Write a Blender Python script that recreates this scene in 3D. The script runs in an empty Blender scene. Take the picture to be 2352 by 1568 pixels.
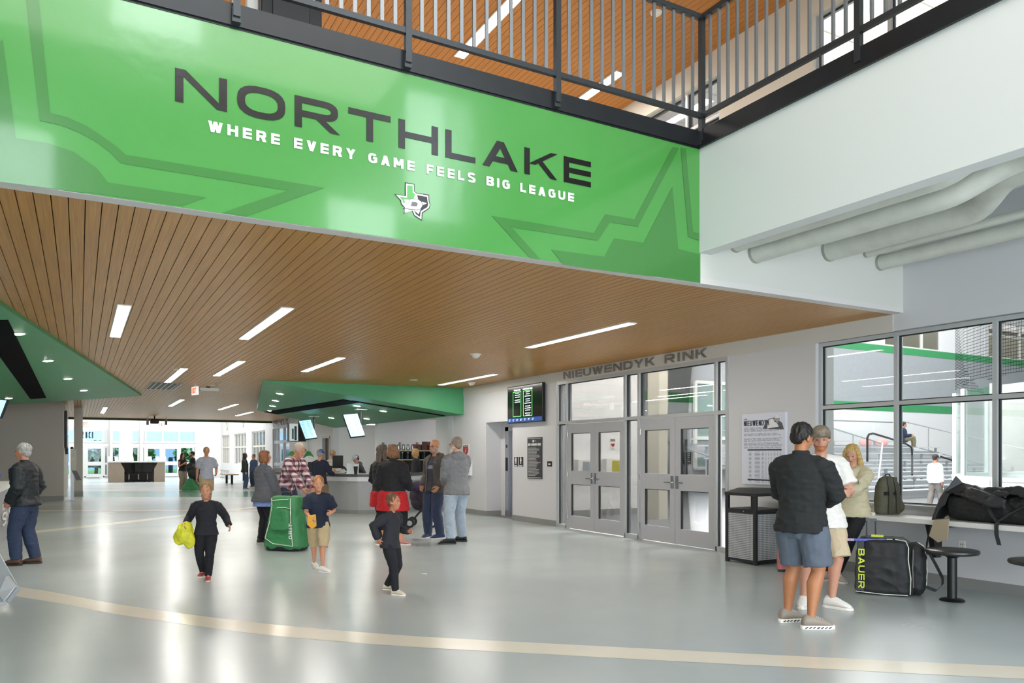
import bpy, bmesh, math, random
from mathutils import Vector, Matrix, noise
random.seed(7)
S = bpy.context.scene
COL = S.collection
# ---------------------------------------------------------------- camera
FPX, CX, HY, CAMH, TH = 1765.0, 1176.0, 1043.0, 1.5, math.atan(993 / 1765)
cam_d = bpy.data.cameras.new('camera'); cam = bpy.data.objects.new('camera', cam_d); COL.objects.link(cam)
cam.location = (0, 0, CAMH); cam.rotation_euler = (math.pi / 2, 0, -TH)
cam_d.sensor_width = 36; cam_d.lens = FPX / 2352 * 36
cam_d.shift_y = (HY - 784) / 2352; cam_d.clip_start = 0.05; cam_d.clip_end = 300
S.camera = cam
# ---------------------------------------------------------------- world (bright overcast daylight)
W = bpy.data.worlds.new('sky'); S.world = W; W.use_nodes = True
bg = W.node_tree.nodes['Background']; bg.inputs[0].default_value = (0.86, 0.93, 1.0, 1); bg.inputs[1].default_value = 1.3
_t = W.node_tree; _g = _t.nodes.new('ShaderNodeTexCoord'); _s = _t.nodes.new('ShaderNodeSeparateXYZ'); _r = _t.nodes.new('ShaderNodeMapRange')   # the sky is brighter towards the sun, behind the viewer
_r.inputs[1].default_value = 0.1; _r.inputs[2].default_value = -0.8; _r.inputs[3].default_value = 1.0; _r.inputs[4].default_value = 8.0
_t.links.new(_g.outputs['Generated'], _s.inputs[0]); _t.links.new(_s.outputs[1], _r.inputs[0]); _t.links.new(_r.outputs[0], bg.inputs[1])
# ---------------------------------------------------------------- exposure
vs = S.view_settings; vs.view_transform = 'Standard'; vs.look = 'None'; vs.gamma = 1; vs.use_curve_mapping = False; vs.exposure = 0.42
# ---------------------------------------------------------------- large area lights: the roof lights of the lobby, rink hall and rooms, plus added unseen fills
def area(name, loc, sx, sy, watts, col=(1, 0.97, 0.93), rot=(0, 0, 0)):
    l = bpy.data.lights.new(name, 'AREA'); l.shape = 'RECTANGLE'; l.size = sx; l.size_y = sy; l.energy = watts; l.color = col
    o = bpy.data.objects.new(name, l); COL.objects.link(o); o.location = loc; o.rotation_euler = rot; return o
area('lobby_roof_lights', (1.5, 1.0, 7.6), 6, 5, 260)
area('upper_floor_lights', (3, 16, 7.6), 9, 12, 500)
area('under_mezzanine_fill', (7.0, 1.5, 3.9), 1.2, 5, 5)  # weak added fill, there is no fixture under the balcony
area('entrance_hall_lights', (3, 49, 6.4), 10, 12, 1300)
area('rink_hall_lights', (27, 14, 12.0), 34, 20, 5000, (0.97, 0.99, 1))
area('rink_ceiling_fill', (24, 10, 9.5), 20, 14, 1700, (1, 0.99, 0.96), (math.pi, 0, 0))  # unseen upward fill added to brighten the rink ceiling and joists
area('rink_upper_room_fill', (38, 26.4, 9.3), 34, 1.4, 700)  # unseen fill added so the room behind the high windows is bright
area('rink_lobby_lights', (13, 12.4, 5.6), 7, 4, 1800)
area('servery_lights', (12, 22, 2.72), 3, 8, 110)
# ---------------------------------------------------------------- a picture pixel of the photograph -> a point on a known plane
def ray(u, v):
    a = (u - CX) / FPX
    return (math.sin(TH) + a * math.cos(TH), math.cos(TH) - a * math.sin(TH), (HY - v) / FPX)
def _pt(u, v, i, val):
    r = ray(u, v); t = (val - (0, 0, CAMH)[i]) / r[i]
    return Vector((r[0] * t, r[1] * t, CAMH + r[2] * t))
def FL(u, v): return _pt(u, v, 2, 0.0)
def OX(u, v, x): return _pt(u, v, 0, x)
def OY(u, v, y): return _pt(u, v, 1, y)
def OZ(u, v, z): return _pt(u, v, 2, z)
def AT(u, v, d):
    r = ray(u, v); return Vector((r[0] * d, r[1] * d, CAMH + r[2] * d))
XR, YB, XB, ZC = 8.63, 5.745, 5.362, 3.2
def YR(u): return OX(u, 1000, XR).y
VD = Vector((math.sin(TH), math.cos(TH), 0)); VRt = Vector((math.cos(TH), -math.sin(TH), 0))
# ---------------------------------------------------------------- materials
def lin(c):
    if isinstance(c, str): c = tuple(int(c[i:i + 2], 16) for i in (0, 2, 4))
    return tuple(((x / 255) / 12.92 if x / 255 <= 0.04045 else ((x / 255 + 0.055) / 1.055) ** 2.4) for x in c) + (1,)
MATS = {}
def M(name, c='cccccc', rough=0.6, metal=0.0, emit=0, noise_amt=0.0, nscale=8.0, bump=0.0, bscale=40.0, stretch=None, coat=0, alpha=1, trans=0, spec=None):
    if name in MATS: return MATS[name]
    m = bpy.data.materials.new(name); m.use_nodes = True; nt = m.node_tree; b = nt.nodes['Principled BSDF']
    col = lin(c); b.inputs['Base Color'].default_value = col; b.inputs['Roughness'].default_value = rough; b.inputs['Metallic'].default_value = metal
    if spec is not None: b.inputs['Specular IOR Level'].default_value = spec
    if coat: b.inputs['Coat Weight'].default_value = coat; b.inputs['Coat Roughness'].default_value = 0.06
    if emit: b.inputs['Emission Color'].default_value = col; b.inputs['Emission Strength'].default_value = emit
    if trans: b.inputs['Transmission Weight'].default_value = trans
    if alpha < 1: b.inputs['Alpha'].default_value = alpha
    tc = mp = None
    if noise_amt or bump:
        tc = nt.nodes.new('ShaderNodeTexCoord'); mp = nt.nodes.new('ShaderNodeMapping'); nt.links.new(tc.outputs['Object'], mp.inputs[0])
        if stretch: mp.inputs['Scale'].default_value = stretch
    if noise_amt:
        n = nt.nodes.new('ShaderNodeTexNoise'); n.inputs['Scale'].default_value = nscale; n.inputs['Detail'].default_value = 5; nt.links.new(mp.outputs[0], n.inputs['Vector'])
        r = nt.nodes.new('ShaderNodeMapRange'); r.inputs[1].default_value = 0.25; r.inputs[2].default_value = 0.75; r.inputs[3].default_value = 1 - noise_amt; r.inputs[4].default_value = 1 + noise_amt
        nt.links.new(n.outputs[0], r.inputs[0])
        h = nt.nodes.new('ShaderNodeHueSaturation'); h.inputs['Color'].default_value = col; nt.links.new(r.outputs[0], h.inputs['Value']); nt.links.new(h.outputs[0], b.inputs['Base Color'])
    if bump:
        n = nt.nodes.new('ShaderNodeTexNoise'); n.inputs['Scale'].default_value = bscale; n.inputs['Detail'].default_value = 4; nt.links.new(mp.outputs[0], n.inputs['Vector'])
        bp = nt.nodes.new('ShaderNodeBump'); bp.inputs['Strength'].default_value = bump; bp.inputs['Distance'].default_value = 0.01; nt.links.new(n.outputs[0], bp.inputs['Height']); nt.links.new(bp.outputs[0], b.inputs['Normal'])
    MATS[name] = m; return m
def glass(name='clear_glass', tint=(1, 1, 1, 1), refl=0.09, rough=0.0):
    if name in MATS: return MATS[name]
    m = bpy.data.materials.new(name); m.use_nodes = True; nt = m.node_tree; nt.nodes.clear()
    o = nt.nodes.new('ShaderNodeOutputMaterial'); t = nt.nodes.new('ShaderNodeBsdfTransparent'); g = nt.nodes.new('ShaderNodeBsdfGlossy'); x = nt.nodes.new('ShaderNodeMixShader')
    t.inputs[0].default_value = tint; g.inputs['Roughness'].default_value = rough; f = nt.nodes.new('ShaderNodeFresnel'); f.inputs[0].default_value = 1.35
    mt = nt.nodes.new('ShaderNodeMath'); mt.operation = 'MULTIPLY'; mt.inputs[1].default_value = refl * 10; mt.use_clamp = True
    nt.links.new(f.outputs[0], mt.inputs[0]); nt.links.new(mt.outputs[0], x.inputs[0]); nt.links.new(t.outputs[0], x.inputs[1]); nt.links.new(g.outputs[0], x.inputs[2]); nt.links.new(x.outputs[0], o.inputs[0])
    MATS[name] = m; return m
# ---------------------------------------------------------------- mesh builder
def V3(p): return p if isinstance(p, Vector) else Vector(p)
class B:
    def __init__(s): s.v = []; s.f = []; s.m = []; s.i = 0
    def mat(s, i): s.i = i; return s
    def add(s, vs, fs):
        o = len(s.v); s.v += [V3(p) for p in vs]; s.f += [tuple(o + k for k in f) for f in fs]; s.m += [s.i] * len(fs); return s
    def box(s, x0, x1, y0, y1, z0, z1):
        x0, x1 = sorted((x0, x1)); y0, y1 = sorted((y0, y1)); z0, z1 = sorted((z0, z1))
        return s.add([(x0, y0, z0), (x1, y0, z0), (x1, y1, z0), (x0, y1, z0), (x0, y0, z1), (x1, y0, z1), (x1, y1, z1), (x0, y1, z1)],
                     [(0, 3, 2, 1), (4, 5, 6, 7), (0, 1, 5, 4), (1, 2, 6, 5), (2, 3, 7, 6), (3, 0, 4, 7)])
    def obox(s, c, ax, ay, az):
        c = V3(c); ax = V3(ax); ay = V3(ay); az = V3(az); P = []
        for k in (-1, 1):
            for i, j in ((-1, -1), (1, -1), (1, 1), (-1, 1)): P.append(c + ax * i + ay * j + az * k)
        return s.add(P, [(0, 3, 2, 1), (4, 5, 6, 7), (0, 1, 5, 4), (1, 2, 6, 5), (2, 3, 7, 6), (3, 0, 4, 7)])
    def bar(s, p0, p1, w, h, up=(0, 0, 1)):
        p0 = V3(p0); p1 = V3(p1); d = (p1 - p0); u = V3(up); x = d.cross(u)
        if x.length < 1e-6: x = d.cross(Vector((1, 0, 0)))
        x.normalize(); z = x.cross(d).normalized(); return s.obox((p0 + p1) / 2, x * w / 2, d / 2, z * h / 2)
    def prism(s, pts, ext):
        n = len(pts); e = V3(ext); P = [V3(p) for p in pts]
        return s.add(P + [p + e for p in P], [tuple(range(n))[::-1], tuple(range(n, 2 * n))] + [(i, (i + 1) % n, n + (i + 1) % n, n + i) for i in range(n)])
    def poly(s, pts): return s.add(pts, [tuple(range(len(pts)))])
    def rings(s, R, cap=True, closed=False):
        n = len(R[0]); o = []; P = []
        for r in R: o.append(len(P)); P += r
        F = []
        m = len(R)
        for a in range(m if closed else m - 1):
            p, q = o[a], o[(a + 1) % m]
            for k in range(n): F.append((p + k, p + (k + 1) % n, q + (k + 1) % n, q + k))
        if cap and not closed: F.append(tuple(o[0] + k for k in range(n))[::-1]); F.append(tuple(o[-1] + k for k in range(n)))
        return s.add(P, F)
    def tube(s, path, r, n=10, cap=True, closed=False):
        path = [V3(p) for p in path]; R = []; m = len(path); prev = None
        for i, p in enumerate(path):
            if closed: t = path[(i + 1) % m] - path[i - 1]
            else: t = path[min(i + 1, m - 1)] - path[max(i - 1, 0)]
            t = t.normalized()
            if prev is None:
                a = t.cross(Vector((0, 0, 1)));  a = a if a.length > 1e-3 else t.cross(Vector((1, 0, 0)))
            else: a = prev - t * prev.dot(t)
            a.normalize(); prev = a; b = t.cross(a); rr = r[i] if isinstance(r, (list, tuple)) else r
            R.append([p + (a * math.cos(2 * math.pi * k / n) + b * math.sin(2 * math.pi * k / n)) * rr for k in range(n)])
        return s.rings(R, cap, closed)
    def lathe(s, prof, c=(0, 0, 0), n=20, axis='z'):
        c = V3(c); R = []
        for r, z in prof:
            ring = []
            for k in range(n):
                a = 2 * math.pi * k / n; x, y = r * math.cos(a), r * math.sin(a)
                ring.append(c + (Vector((x, y, z)) if axis == 'z' else Vector((z, x, y)) if axis == 'x' else Vector((y, z, x))))
            R.append(ring)
        return s.rings(R)
    def ell(s, c, r, n=14, m=9, ax=None):
        c = V3(c); ax = ax or (Vector((1, 0, 0)), Vector((0, 1, 0)), Vector((0, 0, 1))); R = []
        for j in range(1, m):
            t = math.pi * j / m; R.append([c + ax[0] * (r[0] * math.sin(t) * math.cos(2 * math.pi * k / n)) + ax[1] * (r[1] * math.sin(t) * math.sin(2 * math.pi * k / n)) - ax[2] * (r[2] * math.cos(t)) for k in range(n)])
        o = len(s.v); s.rings(R, False); s.v += [c - ax[2] * r[2], c + ax[2] * r[2]]; a, b = len(s.v) - 2, len(s.v) - 1
        L = len(R) - 1
        for k in range(n): s.f += [(a, o + (k + 1) % n, o + k), (b, o + L * n + k, o + L * n + (k + 1) % n)]; s.m += [s.i, s.i]
        return s
    def xf(s, Mx):
        s.v = [Mx @ p for p in s.v]; return s
    def bend(s, fn): s.v = [fn(p) for p in s.v]; return s
def rootpos(o):
    p = Vector((0, 0, 0))
    while o: p += o.location; o = o.parent
    return p
def obj(name, b, mats, parent=None, local=False, smooth=None, bevel=0, label=None, kind=None):
    """one mesh object; vertices given in world coordinates unless local"""
    me = bpy.data.meshes.new(name)
    off = Vector((0, 0, 0)) if (local or parent is None) else rootpos(parent)
    me.from_pydata([tuple(p - off) for p in b.v], [], b.f); me.update()
    for m in (mats if isinstance(mats, (list, tuple)) else [mats]): me.materials.append(m)
    if len(me.materials) > 1: me.polygons.foreach_set('material_index', b.m)
    bm = bmesh.new(); bm.from_mesh(me); bmesh.ops.recalc_face_normals(bm, faces=bm.faces); bm.to_mesh(me); bm.free()
    o = bpy.data.objects.new(name, me); COL.objects.link(o)
    if parent: o.parent = parent
    if smooth is not None:
        me.polygons.foreach_set('use_smooth', [True] * len(me.polygons))
        try: me.set_sharp_from_angle(angle=math.radians(smooth))
        except Exception: pass
    if bevel:
        md = o.modifiers.new('bevel', 'BEVEL'); md.width = bevel; md.segments = 2; md.limit_method = 'ANGLE'
    if label: o['label'] = label
    if kind: o['kind'] = kind
    return o
def struct(name, b, mats, parent=None, **k): return obj(name, b, mats, parent, kind='structure', **k)
def tag(o, label, cat, group=None, kind=None):
    o['label'] = label; o['category'] = cat
    if group: o['group'] = group
    if kind: o['kind'] = kind
    return o
def thing(name, label, cat, loc=(0, 0, 0), rot=0, group=None):
    o = bpy.data.objects.new(name, None); COL.objects.link(o); o.location = loc; o.rotation_euler = (0, 0, rot); o.empty_display_size = 0.1
    return tag(o, label, cat, group)
def dup(root, loc, rot=None, label=None, group=None):
    r = root.copy(); COL.objects.link(r); r.location = loc
    if rot is not None: r.rotation_euler = (0, 0, rot)
    if label: r['label'] = label
    if group: r['group'] = group
    for ch in list(root.children):
        c = ch.copy(); COL.objects.link(c); c.parent = r
        for g in ch.children:
            d = g.copy(); COL.objects.link(d); d.parent = c
    return r
# ---------------------------------------------------------------- stroke lettering (wide grotesque capitals), drawn as flat polygons
def arcpts(cx, cy, rx, ry, a0, a1, n=10, p=2.0):
    out = []
    for k in range(n + 1):
        a = math.radians(a0 + (a1 - a0) * k / n); c, s_ = math.cos(a), math.sin(a)
        out.append((cx + rx * math.copysign(abs(c) ** (2 / p), c), cy + ry * math.copysign(abs(s_) ** (2 / p), s_)))
    return out
def letter(ch, w, t):
    """list of polygons for a capital in a box of width w and height 1 with stroke t; V = vertical bar, H = horizontal bar, D = slanting bar"""
    P = []; V_ = lambda x, y0=0, y1=1: P.append([(x, y0), (x + t, y0), (x + t, y1), (x, y1)])
    H_ = lambda y, x0=0, x1=None: P.append([(x0, y), (w if x1 is None else x1, y), (w if x1 is None else x1, y + t * .86), (x0, y + t * .86)])
    D_ = lambda xa, ya, xb, yb, k=1.25: P.append([(xa, ya), (xa + t * k, ya), (xb + t * k, yb), (xb, yb)])
    def ring(cx, cy, rx, ry, a0, a1, p=2.6, n=22):
        o = arcpts(cx, cy, rx, ry, a0, a1, n, p); i = arcpts(cx, cy, rx - t, ry - t * .86, a0, a1, n, p)
        for k in range(n): P.append([o[k], o[k + 1], i[k + 1], i[k]])
    hb = t * .86; m = 0.5 - hb / 2
    if ch == 'N': V_(0); V_(w - t); D_(0, 1, w - t * 1.25, 0)
    elif ch == 'O': ring(w / 2, .5, w / 2, .5, 0, 360)
    elif ch == 'R': V_(0); H_(1 - hb, 0, w * .62); H_(.36, 0, w * .62); ring(w * .6, (1 + .36) / 2, w * .36, (1 - .36) / 2, -90, 90); D_(w - t * 1.3, 0, w * .45, .38, 1.3)
    elif ch == 'T': H_(1 - hb); V_(w / 2 - t / 2)
    elif ch == 'H': V_(0); V_(w - t); H_(m)
    elif ch == 'L': V_(0); H_(0)
    elif ch == 'A': D_(0, 0, w / 2 - t * .62, 1); D_(w - t * 1.25, 0, w / 2 - t * .62, 1); H_(.22, w * .2, w * .8)
    elif ch == 'K': V_(0); D_(t * .8, .42, w - t * 1.3, 1); D_(w - t * 1.35, 0, w * .33, .62)
    elif ch == 'E': V_(0); H_(0); H_(m); H_(1 - hb)
    elif ch == 'F': V_(0); H_(m - .03, 0, w * .92); H_(1 - hb)
    elif ch == 'I': P.append([(w / 2 - t / 2, 0), (w / 2 + t / 2, 0), (w / 2 + t / 2, 1), (w / 2 - t / 2, 1)])
    elif ch == 'U': V_(0, .42); V_(w - t, .42); ring(w / 2, .45, w / 2, .45, 180, 360)
    elif ch == 'W':
        q = (w - t * 1.1) / 4
        D_(q, 0, 0, 1, 1.1); D_(q, 0, 2 * q, 1, 1.1); D_(3 * q, 0, 2 * q, 1, 1.1); D_(3 * q, 0, 4 * q, 1, 1.1)
    elif ch == 'D': V_(0); H_(0, 0, w * .6); H_(1 - hb, 0, w * .6); ring(w * .5, .5, w * .5, .5, -90, 90)
    elif ch == 'Y': D_(w / 2 - t * .6, .42, 0, 1, 1.2); D_(w / 2 - t * .6, .42, w - t * 1.2, 1, 1.2); V_(w / 2 - t / 2, 0, .45)
    elif ch == 'V': D_(w / 2 - t * .6, 0, 0, 1, 1.2); D_(w / 2 - t * .6, 0, w - t * 1.2, 1, 1.2)
    elif ch == 'X': D_(0, 0, w - t * 1.3, 1, 1.3); D_(w - t * 1.3, 0, 0, 1, 1.3)
    elif ch == 'Z': H_(0); H_(1 - hb); D_(0, hb * .6, w - t * 1.3, 1 - hb * .6, 1.3)
    elif ch == 'M': V_(0); V_(w - t); D_(w / 2 - t * .6, .25, 0, 1, 1.2); D_(w / 2 - t * .6, .25, w - t * 1.2, 1, 1.2)
    elif ch in 'GC':
        ring(w / 2, .5, w / 2, .5, 38, 322)
        if ch == 'G': H_(.42, w * .55, w); V_(w - t, .12, .5)
    elif ch == 'S': ring(w / 2, .73, w / 2, .27 + hb * .15, 20, 270); ring(w / 2, .27, w / 2, .27 + hb * .15, -160, 90)
    elif ch == 'B': V_(0); H_(0, 0, w * .6); H_(m, 0, w * .6); H_(1 - hb, 0, w * .6); ring(w * .6, .74, w * .36, .27, -90, 90); ring(w * .58, .27, w * .42, .27, -90, 90)
    elif ch == 'P': V_(0); H_(.4, 0, w * .6); H_(1 - hb, 0, w * .6); ring(w * .58, .7, w * .4, .3, -90, 90)
    elif ch == 'J': V_(w - t, .3); ring(w / 2, .3, w / 2, .3, 180, 360)
    elif ch == 'Q': ring(w / 2, .5, w / 2, .5, 0, 360); D_(w - t * 1.2, -.05, w * .55, .3)
    elif ch == '1': V_(w / 2 - t / 2); P.append([(w * .1, .72), (w / 2, 1), (w / 2, .8), (w * .1, .6)])
    elif ch == '3': ring(w / 2, .73, w / 2, .29, -90, 160); ring(w / 2, .29, w / 2, .29, -160, 90)
    elif ch == '8': ring(w / 2, .73, w * .46, .28, 0, 360); ring(w / 2, .28, w / 2, .29, 0, 360)
    elif ch == '5': H_(1 - hb); V_(0, .5, 1); ring(w * .45, .32, w * .55, .33, -150, 110)
    elif ch == '|': V_(0, -.1, 1.1)
    elif ch == '/': D_(0, 0, w - t, 1, 1)
    return P
WID = {'I': .25, 'W': 1.35, 'M': 1.15, ' ': .55, 'E': .86, 'F': .84, 'L': .8, 'J': .7, '1': .5, '/': .6, '|': .2}
def lettering(b, text, org, ux, uz, h, w=1.0, t=.2, gap=.25, depth=0.004, total=None, out=None, shear=0, only=None):
    """writes text from org along unit ux, height h along uz; depth towards out; total = fit to this length"""
    org, ux, uz = V3(org), V3(ux).normalized(), V3(uz).normalized()
    nrm = V3(out).normalized() if out is not None else ux.cross(uz)
    ws = [w * WID.get(c, 1.0) for c in text]; L = sum(ws) + gap * (len(text) - 1); k = (total / h / L) if total else 1.0
    x = 0
    for ci, (c, wi) in enumerate(zip(text, ws)):
        if c != ' ' and (only is None or only[0] <= ci < only[1]):
            for sk, pl in enumerate(letter(c, wi * k, t)):
                pts = [org + ux * ((x * k + px + shear * py) * h) + uz * (py * h) for px, py in pl]
                b.prism(pts, nrm * (depth + (sk % 4) * .00012))
        x += wi + gap
    return b
def words(text, name, mat, parent, *a, label=None, **k):
    i = 0
    for wd in text.split(' '):
        obj(name, lettering(B(), text, *a, only=(i, i + len(wd)), **k), mat, parent, label=label); i += len(wd) + 1
def lines_block(b, org, ux, uz, width, rows, pitch, th, depth, rng, fill=(0.6, 1.0), words=True):
    """rows of illegibly small print: short bars with word gaps"""
    org, ux, uz = V3(org), V3(ux).normalized(), V3(uz).normalized(); nrm = ux.cross(uz)
    for r in range(rows):
        x = 0; L = width * rng.uniform(*fill)
        while x < L:
            wl = min(rng.uniform(.04, .16) * width, L - x)
            o = org + ux * x - uz * (r * pitch); b.prism([o, o + ux * wl, o + ux * wl + uz * th, o + uz * th], nrm * depth); x += wl + width * .025
    return b
# ================================================================= materials of the shell
def floor_mat():
    m = bpy.data.materials.new('polished_floor'); m.use_nodes = True; nt = m.node_tree; b = nt.nodes['Principled BSDF']
    tc = nt.nodes.new('ShaderNodeTexCoord'); n = nt.nodes.new('ShaderNodeTexNoise'); n.inputs['Scale'].default_value = 0.35; n.inputs['Detail'].default_value = 6
    n2 = nt.nodes.new('ShaderNodeTexNoise'); n2.inputs['Scale'].default_value = 60; n2.inputs['Detail'].default_value = 2
    nt.links.new(tc.outputs['Object'], n.inputs['Vector']); nt.links.new(tc.outputs['Object'], n2.inputs['Vector'])
    cr = nt.nodes.new('ShaderNodeValToRGB'); cr.color_ramp.elements[0].position = .35; cr.color_ramp.elements[0].color = lin('a6afb0'); cr.color_ramp.elements[1].position = .65; cr.color_ramp.elements[1].color = lin('b0b9ba')
    nt.links.new(n.outputs[0], cr.inputs[0]); nt.links.new(cr.outputs[0], b.inputs['Base Color'])
    r = nt.nodes.new('ShaderNodeMapRange'); r.inputs[3].default_value = .17; r.inputs[4].default_value = .32; nt.links.new(n.outputs[0], r.inputs[0]); nt.links.new(r.outputs[0], b.inputs['Roughness'])
    bp = nt.nodes.new('ShaderNodeBump'); bp.inputs['Strength'].default_value = .02; bp.inputs['Distance'].default_value = .002; nt.links.new(n2.outputs[0], bp.inputs['Height']); nt.links.new(bp.outputs[0], b.inputs['Normal'])
    b.inputs['Specular IOR Level'].default_value = .7
    MATS['polished_floor'] = m; return m
def wood_mat(name, c1, c2, rough=.42):
    m = bpy.data.materials.new(name); m.use_nodes = True; nt = m.node_tree; b = nt.nodes['Principled BSDF']
    tc = nt.nodes.new('ShaderNodeTexCoord'); mp = nt.nodes.new('ShaderNodeMapping'); mp.inputs['Scale'].default_value = (90, 1.2, 30); nt.links.new(tc.outputs['Object'], mp.inputs[0])
    n = nt.nodes.new('ShaderNodeTexNoise'); n.inputs['Scale'].default_value = 1; n.inputs['Detail'].default_value = 3; nt.links.new(mp.outputs[0], n.inputs['Vector'])
    cr = nt.nodes.new('ShaderNodeValToRGB'); cr.color_ramp.elements[0].position = .3; cr.color_ramp.elements[0].color = lin(c1); cr.color_ramp.elements[1].position = .7; cr.color_ramp.elements[1].color = lin(c2)
    nt.links.new(n.outputs[0], cr.inputs[0]); nt.links.new(cr.outputs[0], b.inputs['Base Color']); b.inputs['Roughness'].default_value = rough
    MATS[name] = m; return m
FLOOR = floor_mat(); WOOD = wood_mat('oak_plank', 'a57227', 'c68e38', .36); WOOD2 = wood_mat('honey_oak_plank', 'a0641f', 'bc7c2f', .45)
WHITE = M('white_paint', 'e2e2dd', .6); WALLG = M('light_grey_paint', 'd0d0d2', .55); WALLB = M('warm_grey_paint', 'b4b0a8', .55); OFFW = M('off_white_paint', 'd6d5cc', .6)
BASE = M('grey_rubber_base', '8a8b89', .5); FRAME = M('silver_aluminium', 'bcbfc0', .38, .25); DARKJ = M('black_gasket', '15161a', .5); GREEN = M('green_soffit_paint', '4a9c69', .45, noise_amt=.04, nscale=2)
BLACK = M('black_steel', '24272b', .32, .3, noise_amt=.15, nscale=6); DOORG = M('grey_door_paint', 'b6b7bb', .4, .1); SHADOW = M('dark_backing', '3a2a18', .9); CHROME = M('brushed_steel', 'b9bbbd', .25, .9)
CREAM = M('cream_floor_inlay', 'ddd6c6', .2, noise_amt=.03, nscale=3); GLASS = glass(); BLK = M('matte_black', '101113', .5)
# ================================================================= floor and its inlaid lines
struct('floor', B().box(-12, 60, -8, 75, -.12, 0), FLOOR)
def inlay(name, up, lo, mat, z=.0012):
    b = B(); P = [FL(*p) for p in up]; Q = [FL(*p) for p in lo]
    for a in range(len(P) - 1): b.add([(p.x, p.y, z) for p in (Q[a], Q[a + 1], P[a + 1], P[a])], [(0, 1, 2, 3)])
    return struct(name, b, mat)
def dense(pts, n=8):
    out = []
    for i in range(len(pts) - 1):
        p0, p1, p2, p3 = pts[max(i - 1, 0)], pts[i], pts[i + 1], pts[min(i + 2, len(pts) - 1)]
        for k in range(n):
            t = k / n; out.append(tuple(.5 * ((2 * p1[j]) + (-p0[j] + p2[j]) * t + (2 * p0[j] - 5 * p1[j] + 4 * p2[j] - p3[j]) * t * t + (-p0[j] + 3 * p1[j] - 3 * p2[j] + p3[j]) * t ** 3) for j in range(2)))
    return out + [pts[-1]]
inlay('trim_1', dense([(-120, 1295), (0, 1338), (130, 1361), (300, 1392), (600, 1431), (900, 1457), (1176, 1473), (1700, 1500), (2352, 1531), (2900, 1552)]),
      dense([(-140, 1328), (0, 1362), (130, 1384), (300, 1415), (600, 1456), (900, 1482), (1176, 1498), (1700, 1526), (2352, 1559), (2900, 1582)]), CREAM)
inlay('trim_2', [(60, 1221), (200, 1206), (300, 1195), (450, 1178), (600, 1161)], [(60, 1226), (200, 1211), (300, 1200), (450, 1182), (600, 1164)], CREAM)
inlay('trim_3', [(90, 1171.5), (300, 1170.5), (600, 1170.5)], [(90, 1174), (300, 1173), (600, 1173)], CREAM, .0018)
inlay('trim_4', [(150, 1128), (400, 1128), (640, 1128)], [(150, 1141), (400, 1141), (640, 1141)], M('green_floor_inlay', '6f8f84', .2))
# ================================================================= ceilings
def planks(x0, x1, y0, y1, z, pitch=.1, gap=.0065, th=.02):
    b = B(); x = x1
    while x > x0:
        b.box(x - pitch + gap, x, y0, y1, z, z + th); x -= pitch
    return b
struct('ceiling', planks(-9, XR, YB + .13, 40.5, ZC), WOOD)
struct('ceiling_backing', B().box(-9, XR, YB + .13, 40.5, ZC + .03, ZC + .06), SHADOW)  # dark brown board showing through the plank gaps
struct('floor_upper', B().box(-9, XR, YB + .02, 40.5, ZC + .1, 4.527), OFFW)
struct('trim_5', B().box(-9, XR, YB, YB + .13, ZC, ZC + .06), M('pale_edge_paint', 'd8d5d2', .5))
struct('trim_6', B().box(-9, XR, 40.5, 40.6, ZC - .1, ZC + .12), M('dark_green_edge', '254a33', .5))
struct('ceiling_upper', planks(-9, XR, YB - .2, 34, 7.8), WOOD2)
struct('ceiling_upper_backing', B().box(-9, XR + .3, YB - .2, 34, 7.83, 7.9), SHADOW)
struct('ceiling_lobby', B().box(-9, XR + .3, -4.2, YB - .15, 11, 11.2), WHITE)
struct('wall_clerestory', B().box(-9, XR + .3, YB - .25, YB - .15, 7.8, 11), WHITE)
struct('wall_upper_back', B().box(-9, XR + .3, 34, 34.2, 4.5, 7.9), OFFW)
# white wing of the upper floor along the right-hand wall
struct('wall_wing', B().box(XB, XB + .16, -4, YB, 3.5, 4.527).box(XB + .16, XR, -4, YB + .02, 4.3, 4.527), M('wing_white_paint', 'dcdedd', .5))
struct('wall_under_wing', B().box(XB, XR, YB + .003, YB + .1, ZC + .061, 4.4), M('recess_white_paint', 'd2d3cb', .6))
# ================================================================= right-hand wall
w = B(); T_ = .22
def wallseg(b, ya, yb, z0, z1, x=XR): b.box(x, x + T_, ya, yb, z0, z1)
w.mat(0)
wallseg(w, -4, 7.01, 0, .85); wallseg(w, -4, 42, 3.0, 4.527)
wallseg(w, 7.01, YR(1673), 0, 3.0); wallseg(w, YR(1281), YR(1177), 0, 3.0); wallseg(w, YR(1177), YR(1116), 2.27, 3.0); wallseg(w, YR(1116), YR(1030), 0, 3.0)
wallseg(w, YR(1001), 29.6, 2.62, 3.0); wallseg(w, YR(1030), YR(1001), 0, 3.0); wallseg(w, 29.6, YR(757), 0, 3.0); wallseg(w, YR(757), YR(742), 2.15, 3.0); wallseg(w, YR(742), 33.4, 0, 3.0)
wr = struct('wall_right', w, [WALLG, OFFW])
struct('trim_7', B().box(XR - .012, XR, YB + .13, 33.4, 2.99, ZC), M('fascia_paint', 'cfcdc6', .6))
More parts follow.
